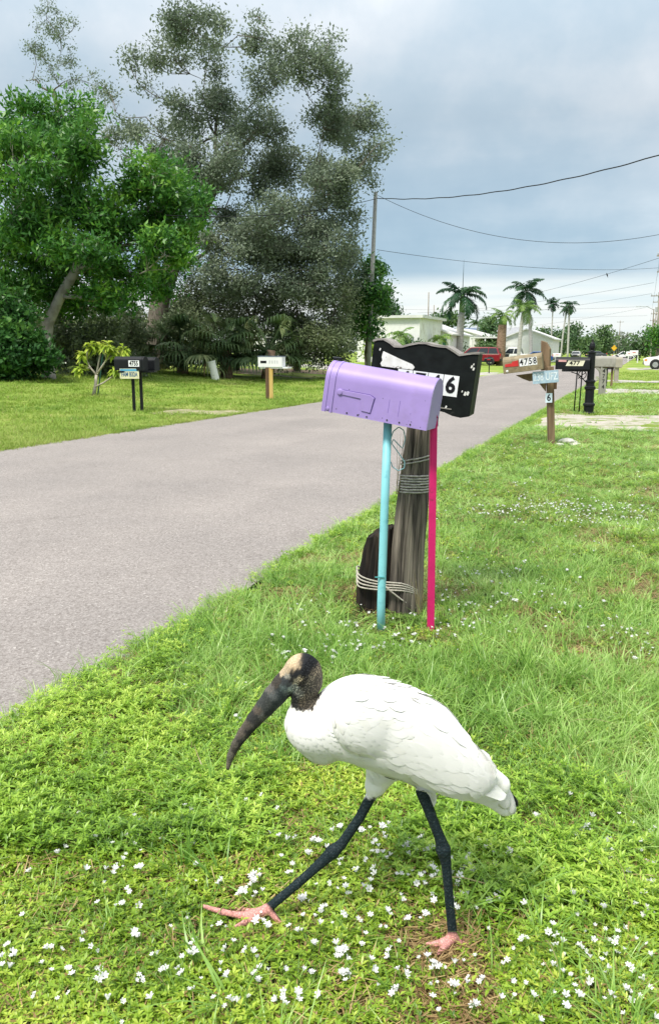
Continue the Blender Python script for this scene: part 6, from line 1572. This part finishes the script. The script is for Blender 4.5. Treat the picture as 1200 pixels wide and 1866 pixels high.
def blades(name, n, rad, h0, h1, w, bend, seed, m, segs=3):
    r_ = np.random.default_rng(seed); V, Q, RN = [], [], []
    for k in range(n):
        a = r_.uniform(0, 2 * math.pi); rr = rad * math.sqrt(r_.uniform(0, 1)); b = np.array([math.cos(a) * rr, math.sin(a) * rr, -.01]); az = a + r_.normal(0, .9)
        h_ = r_.uniform(h0, h1); lean = r_.uniform(.15, 1) * bend; d = np.array([math.cos(az), math.sin(az), 0]); s = np.array([-d[1], d[0], 0]); s = s * math.cos(.6 * r_.normal()) ; rn = r_.uniform(0, 1); o = len(V)
        for i in range(segs + 1):
            t = i / segs; ang = lean * t * 1.5; p = b + d * h_ * (math.sin(ang) * t * .8) + np.array([0, 0, h_ * t * math.cos(ang * .72)]); ww = w * (1 - t ** 1.6) * .5 + .0003
            V += [p - s * ww, p + s * ww]; RN += [rn, rn]
        for i in range(segs): q = o + 2 * i; Q.append((q, q + 1, q + 3, q + 2))
    ob = bpy.data.objects.new(name, np_mesh(name, np.array(V), np.array(Q), rnd=RN)); ob.data.materials.append(m); protos.objects.link(ob)
def weeds(name, n, rad, h_, ln, seed, m, asp=.36):
    """sprawling stems with pairs and whorls of small pointed leaves"""
    r_ = np.random.default_rng(seed); V, Q, RN = [], [], []
    for k in range(n):
        a = r_.uniform(0, 2 * math.pi); rr = rad * math.sqrt(r_.uniform(0, 1)); c = np.array([math.cos(a) * rr, math.sin(a) * rr, h_ * r_.uniform(.25, 1)]); rn0 = r_.uniform(0, 1)
        m_ = r_.integers(4, 7); a0 = r_.uniform(0, 6.28)
        for j in range(m_):
            az = a0 + j * 2 * math.pi / m_ + r_.normal(0, .25); el = r_.uniform(-.1, .75); d = np.array([math.cos(az) * math.cos(el), math.sin(az) * math.cos(el), math.sin(el)]); s = np.cross(d, [0, 0, 1]); s /= np.linalg.norm(s) + 1e-9; l = ln * r_.uniform(.6, 1.25); w = l * asp * .5
            up = np.array([0, 0, 1]); o = len(V); mid = c + d * l * .45; V += [c, mid + s * w + up * l * .07, mid, mid - s * w + up * l * .07, c + d * l - up * l * .10]; Q += [(o, o + 1, o + 2), (o, o + 2, o + 3), (o + 1, o + 4, o + 2), (o + 2, o + 4, o + 3)]
            RN += [min(1, max(0, .55 * rn0 + .45 * r_.uniform(0, 1)))] * 5
    ob = bpy.data.objects.new(name, np_mesh(name, np.array(V), np.array(Q), rnd=RN)); ob.data.materials.append(m); protos.objects.link(ob)
def thatch(name, n, rad, seed):
    r_ = np.random.default_rng(seed); V, Q, RN = [], [], []
    for k in range(n):
        a = r_.uniform(0, 6.28); rr = rad * math.sqrt(r_.uniform()); p = np.array([math.cos(a) * rr, math.sin(a) * rr, r_.uniform(.004, .022)]); az = r_.uniform(0, 6.28); d = np.array([math.cos(az), math.sin(az), r_.normal(0, .25)]); l = r_.uniform(.02, .07); s = np.array([-d[1], d[0], 0]) * .0016; o = len(V)
        V += [p - s, p + s, p + d * l + s * .5, p + d * l - s * .5]; Q.append((o, o + 1, o + 2, o + 3)); RN += [r_.uniform()] * 4
    ob = bpy.data.objects.new(name, np_mesh(name, np.array(V), np.array(Q), rnd=RN)); ob.data.materials.append(L_DEAD); protos.objects.link(ob)
# alphabetical order is the index order
for k in range(4): weeds('a_cover_%d' % k, 9, .06, .032, .017, 100 + k, L_WEED)            # 0-3 low mat
for k in range(3): weeds('b_cover_%d' % k, 12, .06, .085, .024, 110 + k, L_WEED2, .30)       # 4-6 taller weeds
for k in range(4): blades('c_grass_%d' % k, 20, .055, .06, .15, .0052, 1.1, 120 + k, L_GRASS, 4)  # 7-10 soft long grass
for k in range(3): blades('d_tuft_%d' % k, 15, .03, .12, .26, .0060, 1.2, 130 + k, L_GRASS, 5)    # 11-13 tufts
for k in range(3): blades('e_lawn_%d' % k, 24, .07, .025, .07, .0050, .9, 140 + k, L_LAWN, 2)     # 14-16 mown lawn
for k in range(2): thatch('f_thatch_%d' % k, 40, .07, 150 + k)                              # 17-18 dead bits

def vnoise(x, y, s, seed):
    r_ = np.random.default_rng(seed); T = r_.uniform(0, 1, (64, 64)); X_ = x * s + 17.3; Y_ = y * s + 5.7; i = np.floor(X_).astype(int); j = np.floor(Y_).astype(int); fx, fy = sstep(X_ - i), sstep(Y_ - j)
    g_ = lambda a, b: T[a % 64, b % 64]
    return (g_(i, j) * (1 - fx) + g_(i + 1, j) * fx) * (1 - fy) + (g_(i, j + 1) * (1 - fx) + g_(i + 1, j + 1) * fx) * fy
def proj(x, y, z):
    fw = y * _cp - (z - 1.5) * _sp; return CX + F_PX * x / fw, CY - F_PX * (y * _sp + (z - 1.5) * _cp) / fw
def bands(spec, side):
    """random points band by band: (near, far, per square metre)"""
    out = []
    for d0, d1, dens in spec:
        half = lambda d: .62 * d + .9
        n = int(dens * 2 * (half(d0) + half(d1)) / 2 * (d1 - d0)); y = np.sqrt(rng.uniform(d0 ** 2, d1 ** 2, n)); x = rng.uniform(-1, 1, n) * half(y)
        out.append(np.stack([x, y], -1))
    P = np.concatenate(out); u, v = xy2uv(P[:, 0], P[:, 1])
    ok = (v < ROAD_R + .0) if side == 'right' else (v > ROAD_L - .02)
    for u0, u1, v0, v1 in DRIVES:
        inside = (u > min(u0, u1) + .12) & (u < max(u0, u1) - .12) & (v > v0) & (v < v1)
        ok &= ~(inside & (rng.random(len(u)) > .04))
    return P[ok], v[ok]
PTS, ROT, SCL, IDX = [], [], [], []
def put(P, idx, w, h_, z=None, tilt=.12):
    n = len(P); PTS.append(np.column_stack([P, height(P[:, 0], P[:, 1]) if z is None else z])); ROT.append(np.column_stack([rng.normal(0, tilt, n), rng.normal(0, tilt, n), rng.uniform(0, 6.28, n)])); w = np.broadcast_to(w, n); h_ = np.broadcast_to(h_, n); SCL.append(np.column_stack([w, w, h_])); IDX.append(np.broadcast_to(idx, n))
# right verge, where the bird walks
P, v = bands([(1.1, 2.7, 1500), (2.7, 4.2, 900), (4.2, 7, 520), (7, 11, 230), (11, 18, 90), (18, 34, 26)], 'right')
x, y = P[:, 0], P[:, 1]; edge = ROAD_R - v
grassy = sstep((vnoise(x, y, 1.3, 1) - .42) / .2) * .8 + .2 * sstep((y - 2.6) / 1.2) + .45 * sstep((x - .25) / .5) * sstep((y - 1.9) / .5) - .6 * sstep((2.35 - y) / .3) - .35 * sstep((-.05 - x) / .3) * sstep((3.4 - y) / .4) + .38 * sstep((x - .3) / .3) * sstep((2.2 - y) / .3) * (vnoise(x, y, 4.0, 12) > .4)
grassy = np.where(y > 5.5, np.maximum(grassy, .75), grassy)
bare = sstep((vnoise(x, y, 2.3, 2) - np.where(y < 3, .80, .72)) / .12) * (y < 9)
bpc = gnd(1010, 1512); bird_patch = np.exp(-(((x - bpc.x) / .15) ** 2 + ((y - bpc.y) / .07) ** 2))
bare = np.maximum(bare, bird_patch * 1.6)
tall = sstep((vnoise(x, y, 1.0, 3) - .5) / .15)
rr = rng.random(len(x)); far_k = np.clip(y / 7, 1, 3.2)
isg = rng.random(len(x)) < grassy
dead = rr < bare * .55
thin = rng.random(len(x)) < np.where(edge < .12, .55, 1.0)
post_feet = [gnd(694, 1148), gnd(785, 1164), gnd(735, 1112), gnd(680, 1110)]
post_gap = np.min([np.hypot(x - t.x, y - t.y + .05) for t in post_feet], axis=0)
foot_gap = np.min([np.hypot(x - t[0], y - t[1]) for t in TOES], axis=0)
thin &= foot_gap > .016
low_f = np.where(foot_gap < .055, .35, 1.0) * np.where(post_gap < .2, .55, 1.0)
k0 = ~isg & ~dead & thin
lw = k0 & (rng.random(len(x)) > np.clip(tall * .55 + .5 * sstep((-.1 - x) / .3) * (y > 2.2), 0, .9))
put(P[lw], rng.integers(0, 4, lw.sum()), rng.uniform(.75, 1.25, lw.sum()) * far_k[lw] ** .6, rng.uniform(.7, 1.3, lw.sum()) * low_f[lw])
tw_ = k0 & ~lw; put(P[tw_], rng.integers(4, 7, tw_.sum()), rng.uniform(.75, 1.2, tw_.sum()) * far_k[tw_] ** .6, rng.uniform(.65, 1.25, tw_.sum()) * low_f[tw_] ** 2)
gk = isg & ~dead & thin; sub = gk & (rng.random(len(x)) < np.where(y < 2.7, .55, .8))
put(P[sub], rng.integers(7, 11, sub.sum()), rng.uniform(.8, 1.25, sub.sum()) * far_k[sub], rng.uniform(.45, 1.05, sub.sum()) * np.where(y[sub] > 5.5, .62, .9) * low_f[sub] ** 2, tilt=.2)
mix_ = gk & ~sub & thin; put(P[mix_], rng.integers(0, 4, mix_.sum()), rng.uniform(.8, 1.2, mix_.sum()) * far_k[mix_] ** .6, rng.uniform(.8, 1.2, mix_.sum()))
tf = (rng.random(len(x)) < np.where(y < 2.5, .006 + .016 * (grassy > .4) + .016 * (x > .35), .035) * (vnoise(x, y, 1.6, 4) > .45)) & (y < 7) & (foot_gap > .1); put(P[tf], rng.integers(11, 14, tf.sum()), rng.uniform(.8, 1.3, tf.sum()), rng.uniform(.55, 1.0, tf.sum()), tilt=.25)
wb = k0 & (rng.random(len(x)) < .10) & (y < 4.5) & (foot_gap > .06); put(P[wb], rng.integers(7, 11, wb.sum()), rng.uniform(.5, .9, wb.sum()), rng.uniform(.35, .85, wb.sum()), tilt=.35)
dd = dead | (rr < .13); put(P[dd], rng.integers(17, 19, dd.sum()), rng.uniform(.8, 1.3, dd.sum()) * far_k[dd], 1.0)
# ragged verge at the asphalt edge
eu = rng.uniform(-1, 40, 4200); ev = ROAD_R + rng.normal(-.012, .045, 4200); ex, ey = uv2xy(eu, ev); kk = (ey > .8) & (vnoise(ex, ey, 2.2, 9) > .18); E = np.column_stack([ex, ey])[kk]
put(E, np.where(rng.random(len(E)) < .5, rng.integers(4, 7, len(E)), rng.integers(7, 11, len(E))), rng.uniform(.6, 1.1, len(E)), rng.uniform(.35, .95, len(E)), z=np.full(len(E), -.005), tilt=.35)
# lawns across the road
P, v = bands([(9, 16, 60), (16, 26, 36), (26, 48, 15)], 'left')
P, v = P[(v < 34)], v[v < 34]; gx, gy = proj(P[:, 0], P[:, 1], height(P[:, 0], P[:, 1])); kp = ~((gx > 380) & (gx < 730) & (gy < 691 + 3 * np.sin(gx * .05))); P, v = P[kp], v[kp]; y = P[:, 1]; put(P, rng.integers(14, 17, len(P)), rng.uniform(1.0, 1.5, len(P)) * np.clip(y / 9, 1.2, 3.2), rng.uniform(.8, 1.6, len(P)) * 1.25)
eu = rng.uniform(6, 45, 1500); ev = ROAD_L + rng.normal(.04, .06, 1500); ex, ey = uv2xy(eu, ev); E = np.column_stack([ex, ey]); put(E, rng.integers(14, 17, len(E)), rng.uniform(1, 2, len(E)), rng.uniform(.8, 1.6, len(E)), z=np.full(len(E), 0.0))
# right-hand far lawns
P, v = bands([(18, 34, 22), (34, 60, 6)], 'right'); y = P[:, 1]; put(P, rng.integers(14, 17, len(P)), np.clip(y / 9, 2, 4.5), rng.uniform(1, 1.7, len(P)))

def instancer(name, label, cat, pts, rot, scl, idx):
    me = bpy.data.meshes.new(name); me.vertices.add(len(pts)); me.vertices.foreach_set('co', np.asarray(pts, np.float32).ravel())
    for nm, typ, arr, key in (('rot', 'FLOAT_VECTOR', rot, 'vector'), ('scl', 'FLOAT_VECTOR', scl, 'vector'), ('idx', 'INT', idx, 'value')):
        a = me.attributes.new(nm, typ, 'POINT'); a.data.foreach_set(key, np.ascontiguousarray(arr, dtype=np.int32 if typ == 'INT' else np.float32).ravel())
    me.update()
    o = bpy.data.objects.new(name, me); COL.objects.link(o)
    ng = bpy.data.node_groups.new(name + '_scatter', 'GeometryNodeTree'); ng.interface.new_socket('Geometry', in_out='INPUT', socket_type='NodeSocketGeometry'); ng.interface.new_socket('Geometry', in_out='OUTPUT', socket_type='NodeSocketGeometry')
    N, L = ng.nodes, ng.links; gi, go = N.new('NodeGroupInput'), N.new('NodeGroupOutput'); ip = N.new('GeometryNodeInstanceOnPoints'); ci = N.new('GeometryNodeCollectionInfo'); ci.inputs['Collection'].default_value = protos; ci.inputs['Separate Children'].default_value = True; ci.inputs['Reset Children'].default_value = True
    def attr(n, t): a = N.new('GeometryNodeInputNamedAttribute'); a.data_type = t; a.inputs['Name'].default_value = n; return a.outputs['Attribute']
    L.new(gi.outputs[0], ip.inputs['Points']); L.new(ci.outputs[0], ip.inputs['Instance']); ip.inputs['Pick Instance'].default_value = True
    L.new(attr('idx', 'INT'), ip.inputs['Instance Index']); L.new(attr('rot', 'FLOAT_VECTOR'), ip.inputs['Rotation']); L.new(attr('scl', 'FLOAT_VECTOR'), ip.inputs['Scale']); L.new(ip.outputs[0], go.inputs[0])
    md = o.modifiers.new('scatter', 'NODES'); md.node_group = ng
    return tag(o, label, cat, kind='stuff')
A = lambda l: np.concatenate([np.asarray(q) for q in l])
instancer('grass', 'grass blades and low leafy weeds covering the verge and lawns', 'grass', A(PTS), A(ROT), A(SCL), A(IDX))

# --- white flowers
M_PETAL = bpy.data.materials.new('white_petal'); M_PETAL.use_nodes = True
def petal_mat():
    nt = M_PETAL.node_tree; N, L = nt.nodes, nt.links; b = N['Principled BSDF']; b.inputs['Base Color'].default_value = (.86, .86, .88, 1); b.inputs['Roughness'].default_value = .6; b.inputs['Specular IOR Level'].default_value = .15
    nz = N.new('ShaderNodeTexNoise'); nz.inputs['Scale'].default_value = 90; tc = N.new('ShaderNodeTexCoord'); L.new(tc.outputs['Object'], nz.inputs['Vector'])
    rp = N.new('ShaderNodeValToRGB'); rp.color_ramp.elements[0].color = (.80, .79, .80, 1); rp.color_ramp.elements[1].color = (.90, .90, .91, 1); L.new(nz.outputs[0], rp.inputs[0]); L.new(rp.outputs[0], b.inputs['Base Color'])
    tr = N.new('ShaderNodeBsdfTranslucent'); tr.inputs[0].default_value = (.85, .85, .87, 1); ms = N.new('ShaderNodeMixShader'); ms.inputs[0].default_value = .35; L.new(b.outputs[0], ms.inputs[1]); L.new(tr.outputs[0], ms.inputs[2]); L.new(ms.outputs[0], N['Material Output'].inputs[0])
petal_mat()
M_STEM = mat('flower_stem', (.14, .24, .04), .7)
def flower_mesh(seed, n=1):
    r_ = np.random.default_rng(seed); V, Q, MI = [], [], []
    for f in range(n):
        c = np.array([r_.normal(0, .008), r_.normal(0, .008), 0]) if n > 1 else np.zeros(3); tilt = r_.normal(0, .35, 2); R0 = .0108 * r_.uniform(.8, 1.15); h_ = .012 + r_.uniform(0, .012) + c[2]
        np_ = r_.integers(5, 7); open_ = r_.uniform(.35, 1.05)
        ax_ = np.array([math.sin(tilt[0]), math.sin(tilt[1]), 1.0]); ax_ /= np.linalg.norm(ax_); e1 = np.cross(ax_, [0, 1, .1]); e1 /= np.linalg.norm(e1); e2 = np.cross(ax_, e1); a0 = r_.uniform(0, 6)
        base = c + ax_ * h_
        for k in range(np_):
            a = a0 + 2 * math.pi * k / np_ + r_.normal(0, .08); d = e1 * math.cos(a) + e2 * math.sin(a); s = -e1 * math.sin(a) + e2 * math.cos(a); o = len(V)
            p = lambda rr, ww, zz: base + d * R0 * rr + s * R0 * ww + ax_ * R0 * zz
            z = (1.3 - open_)
            V += [p(.12, -.08, 0), p(.12, .08, 0), p(.45, .30, .55 * z + .2), p(.45, -.30, .55 * z + .2), p(.55 + .4 * open_, .22, .95 * z + .25), p(.55 + .4 * open_, -.22, .95 * z + .25), p(.65 + .5 * open_, 0, 1.05 * z + .2)]
            Q += [(o, o + 1, o + 2, o + 3), (o + 3, o + 2, o + 4, o + 5), (o + 5, o + 4, o + 6)]; MI += [0] * 3
        o = len(V)
        for k in range(3):
            a = k * 2.09; V += [c + np.array([math.cos(a), math.sin(a), 0]) * .0012 - np.array([0, 0, .02]), base + (e1 * math.cos(a) + e2 * math.sin(a)) * .0022]
        for k in range(3): a, b = o + 2 * k, o + 2 * ((k + 1) % 3); Q.append((a, b, b + 1, a + 1)); MI.append(1)
    me = bpy.data.meshes.new('flower'); me.from_pydata([tuple(q) for q in V], [], Q); me.materials.append(M_PETAL); me.materials.append(M_STEM); me.polygons.foreach_set('material_index', MI); me.update()
    return me
fm = [flower_mesh(200 + k, 1) for k in range(5)] + [flower_mesh(210 + k, 2) for k in range(3)] + [flower_mesh(220, 3)]
# where they grow: patches in the near mat and drifts on the verge behind
fr = np.random.default_rng(77); spots = []
def drift(px, py, sx, sy, n):
    for _ in range(int(n * 1.4)):
        x_, y_ = fr.normal(px, sx), fr.normal(py, sy)
        if not (-60 < x_ < 1260 and 790 < y_ < 1900): continue
        p = gnd(x_, y_); u_, v_ = xy2uv(p.x, p.y)
        if v_ > ROAD_R - .22 or min(math.hypot(p.x - t[0], p.y - t[1]) for t in TOES) < .035: continue
        spots.append((p.x, p.y))
for a in ((780, 1590, 110, 30, 34), (690, 1570, 60, 25, 16), (860, 1620, 50, 40, 24), (1060, 1590, 90, 40, 26), (1150, 1640, 60, 60, 20), (560, 1640, 60, 50, 18), (430, 1720, 50, 40, 22), (420, 1660, 30, 20, 8), (640, 1700, 90, 50, 24), (760, 1780, 80, 50, 20), (1000, 1730, 120, 60, 26), (1120, 1810, 80, 45, 26), (290, 1560, 60, 30, 14), (240, 1660, 80, 60, 14), (300, 1800, 120, 50, 18), (90, 1770, 70, 60, 14), (560, 1830, 120, 30, 16), (450, 1500, 60, 20, 6), (960, 1830, 90, 30, 12), (160, 1570, 80, 30, 7),
          (600, 1190, 60, 18, 26), (640, 1150, 40, 12, 16), (740, 1180, 60, 12, 18), (560, 1120, 30, 25, 10), (880, 1110, 60, 30, 34), (950, 1080, 60, 25, 24), (850, 1060, 40, 20, 12), (830, 1150, 40, 12, 12), (1130, 1160, 30, 14, 14), (1180, 1190, 30, 14, 12), (1000, 1100, 60, 30, 10), (380, 1300, 60, 50, 7), (620, 1200, 30, 10, 10), (1150, 945, 60, 14, 70), (1010, 930, 60, 8, 70), (920, 940, 60, 6, 50), (1060, 955, 60, 10, 40)):
    drift(*a)
spots.sort(key=lambda s_: s_[1])
near_s = []
for k, (x_, y_) in enumerate(spots):
    near_s.append((x_, y_))
cover_h = .034
def flower_pose(k, x_, y_):
    return (x_, y_, float(height(x_, y_)) + cover_h * fr.uniform(.75, 1.45)), fr.uniform(0, 6.28), fr.uniform(.5, 1.05)
ZONES = [  # picture area -> what these flowers grow beside
    (-99, 390, 1400, 1650, 'white flower in the leafy weeds left of the stork', 'flowers left of the stork'),
    (-99, 390, 1650, 1999, 'white flower in the low mat at the lower left of the verge', 'flowers in the near left mat'),
    (390, 620, 1560, 1760, "white flower around the stork's outstretched front foot", 'flowers at the front foot'),
    (620, 780, 1470, 1690, "white flower between the stork's two legs", 'flowers between the legs'),
    (780, 930, 1470, 1760, "white flower beside the stork's rear leg", 'flowers at the rear leg'),
    (390, 780, 1690, 1999, 'white flower in the nearest mat below the stork', 'flowers below the stork'),
    (780, 1300, 1760, 1999, 'white flower among grass in the lower right corner', 'flowers in the lower right'),
    (930, 1300, 1470, 1760, 'white flower behind the stork below its tail', 'flowers behind the stork'),
    (-99, 560, 0, 1999, 'lone white flower near the road edge before the stork', 'flowers by the road edge'),
    (560, 820, 0, 1300, 'white flower at the feet of the blue and pink posts', 'flowers at the mailbox posts'),
    (820, 1300, 1030, 1999, 'white flower in the drift right of the pink post', 'flowers right of the pink post'),
    (-999, 9999, -999, 9999, 'white flower in the far drift across the verge', 'flowers in the far drift')]
inframe = [s_ for s_ in near_s if -10 < proj(s_[0], s_[1], .03)[0] < 1210 and proj(s_[0], s_[1], .03)[1] < 1880]
rest = [s_ for s_ in near_s if s_ not in inframe] + inframe[290:]
for k, (x_, y_) in enumerate(inframe[:290]):
    loc, rz, sc = flower_pose(k, x_, y_)
    o = bpy.data.objects.new('flower', fm[k % len(fm)]); COL.objects.link(o); o.location = loc; o.rotation_euler = (fr.normal(0, .2), fr.normal(0, .2), rz); o.scale = (sc,) * 3
    fx_, fy_ = proj(x_, y_, .03)
    zone = next(z_ for z_ in ZONES if z_[0] <= fx_ <= z_[1] and z_[2] <= fy_ <= z_[3])
    tag(o, zone[4], 'flower', zone[5])
V, Q, MI, off = [], [], [], 0
for x_, y_ in rest + [(p[0], p[1]) for p in np.column_stack([fr.uniform(.5, 7, 420), fr.uniform(5.5, 13, 420)]) if xy2uv(p[0], p[1])[1] < ROAD_R - .3]:
    (lx, ly, lz), rz, sc = flower_pose(0, x_, y_); me = fm[fr.integers(0, len(fm))]; c, s_ = math.cos(rz), math.sin(rz)
    for v_ in me.vertices: V.append((lx + sc * (c * v_.co.x - s_ * v_.co.y), ly + sc * (s_ * v_.co.x + c * v_.co.y), lz + sc * v_.co.z))
    for p_ in me.polygons: Q.append(tuple(i + off for i in p_.vertices)); MI.append(p_.material_index)
    off += len(me.vertices)
me = bpy.data.meshes.new('flower_drift'); me.from_pydata(V, [], Q); me.polygons.foreach_set('material_index', MI)
tag(mkobj('flower_drift', me, [M_PETAL, M_STEM], mi=MI), 'scattered white flowers farther off in the verge', 'flowers', kind='stuff')
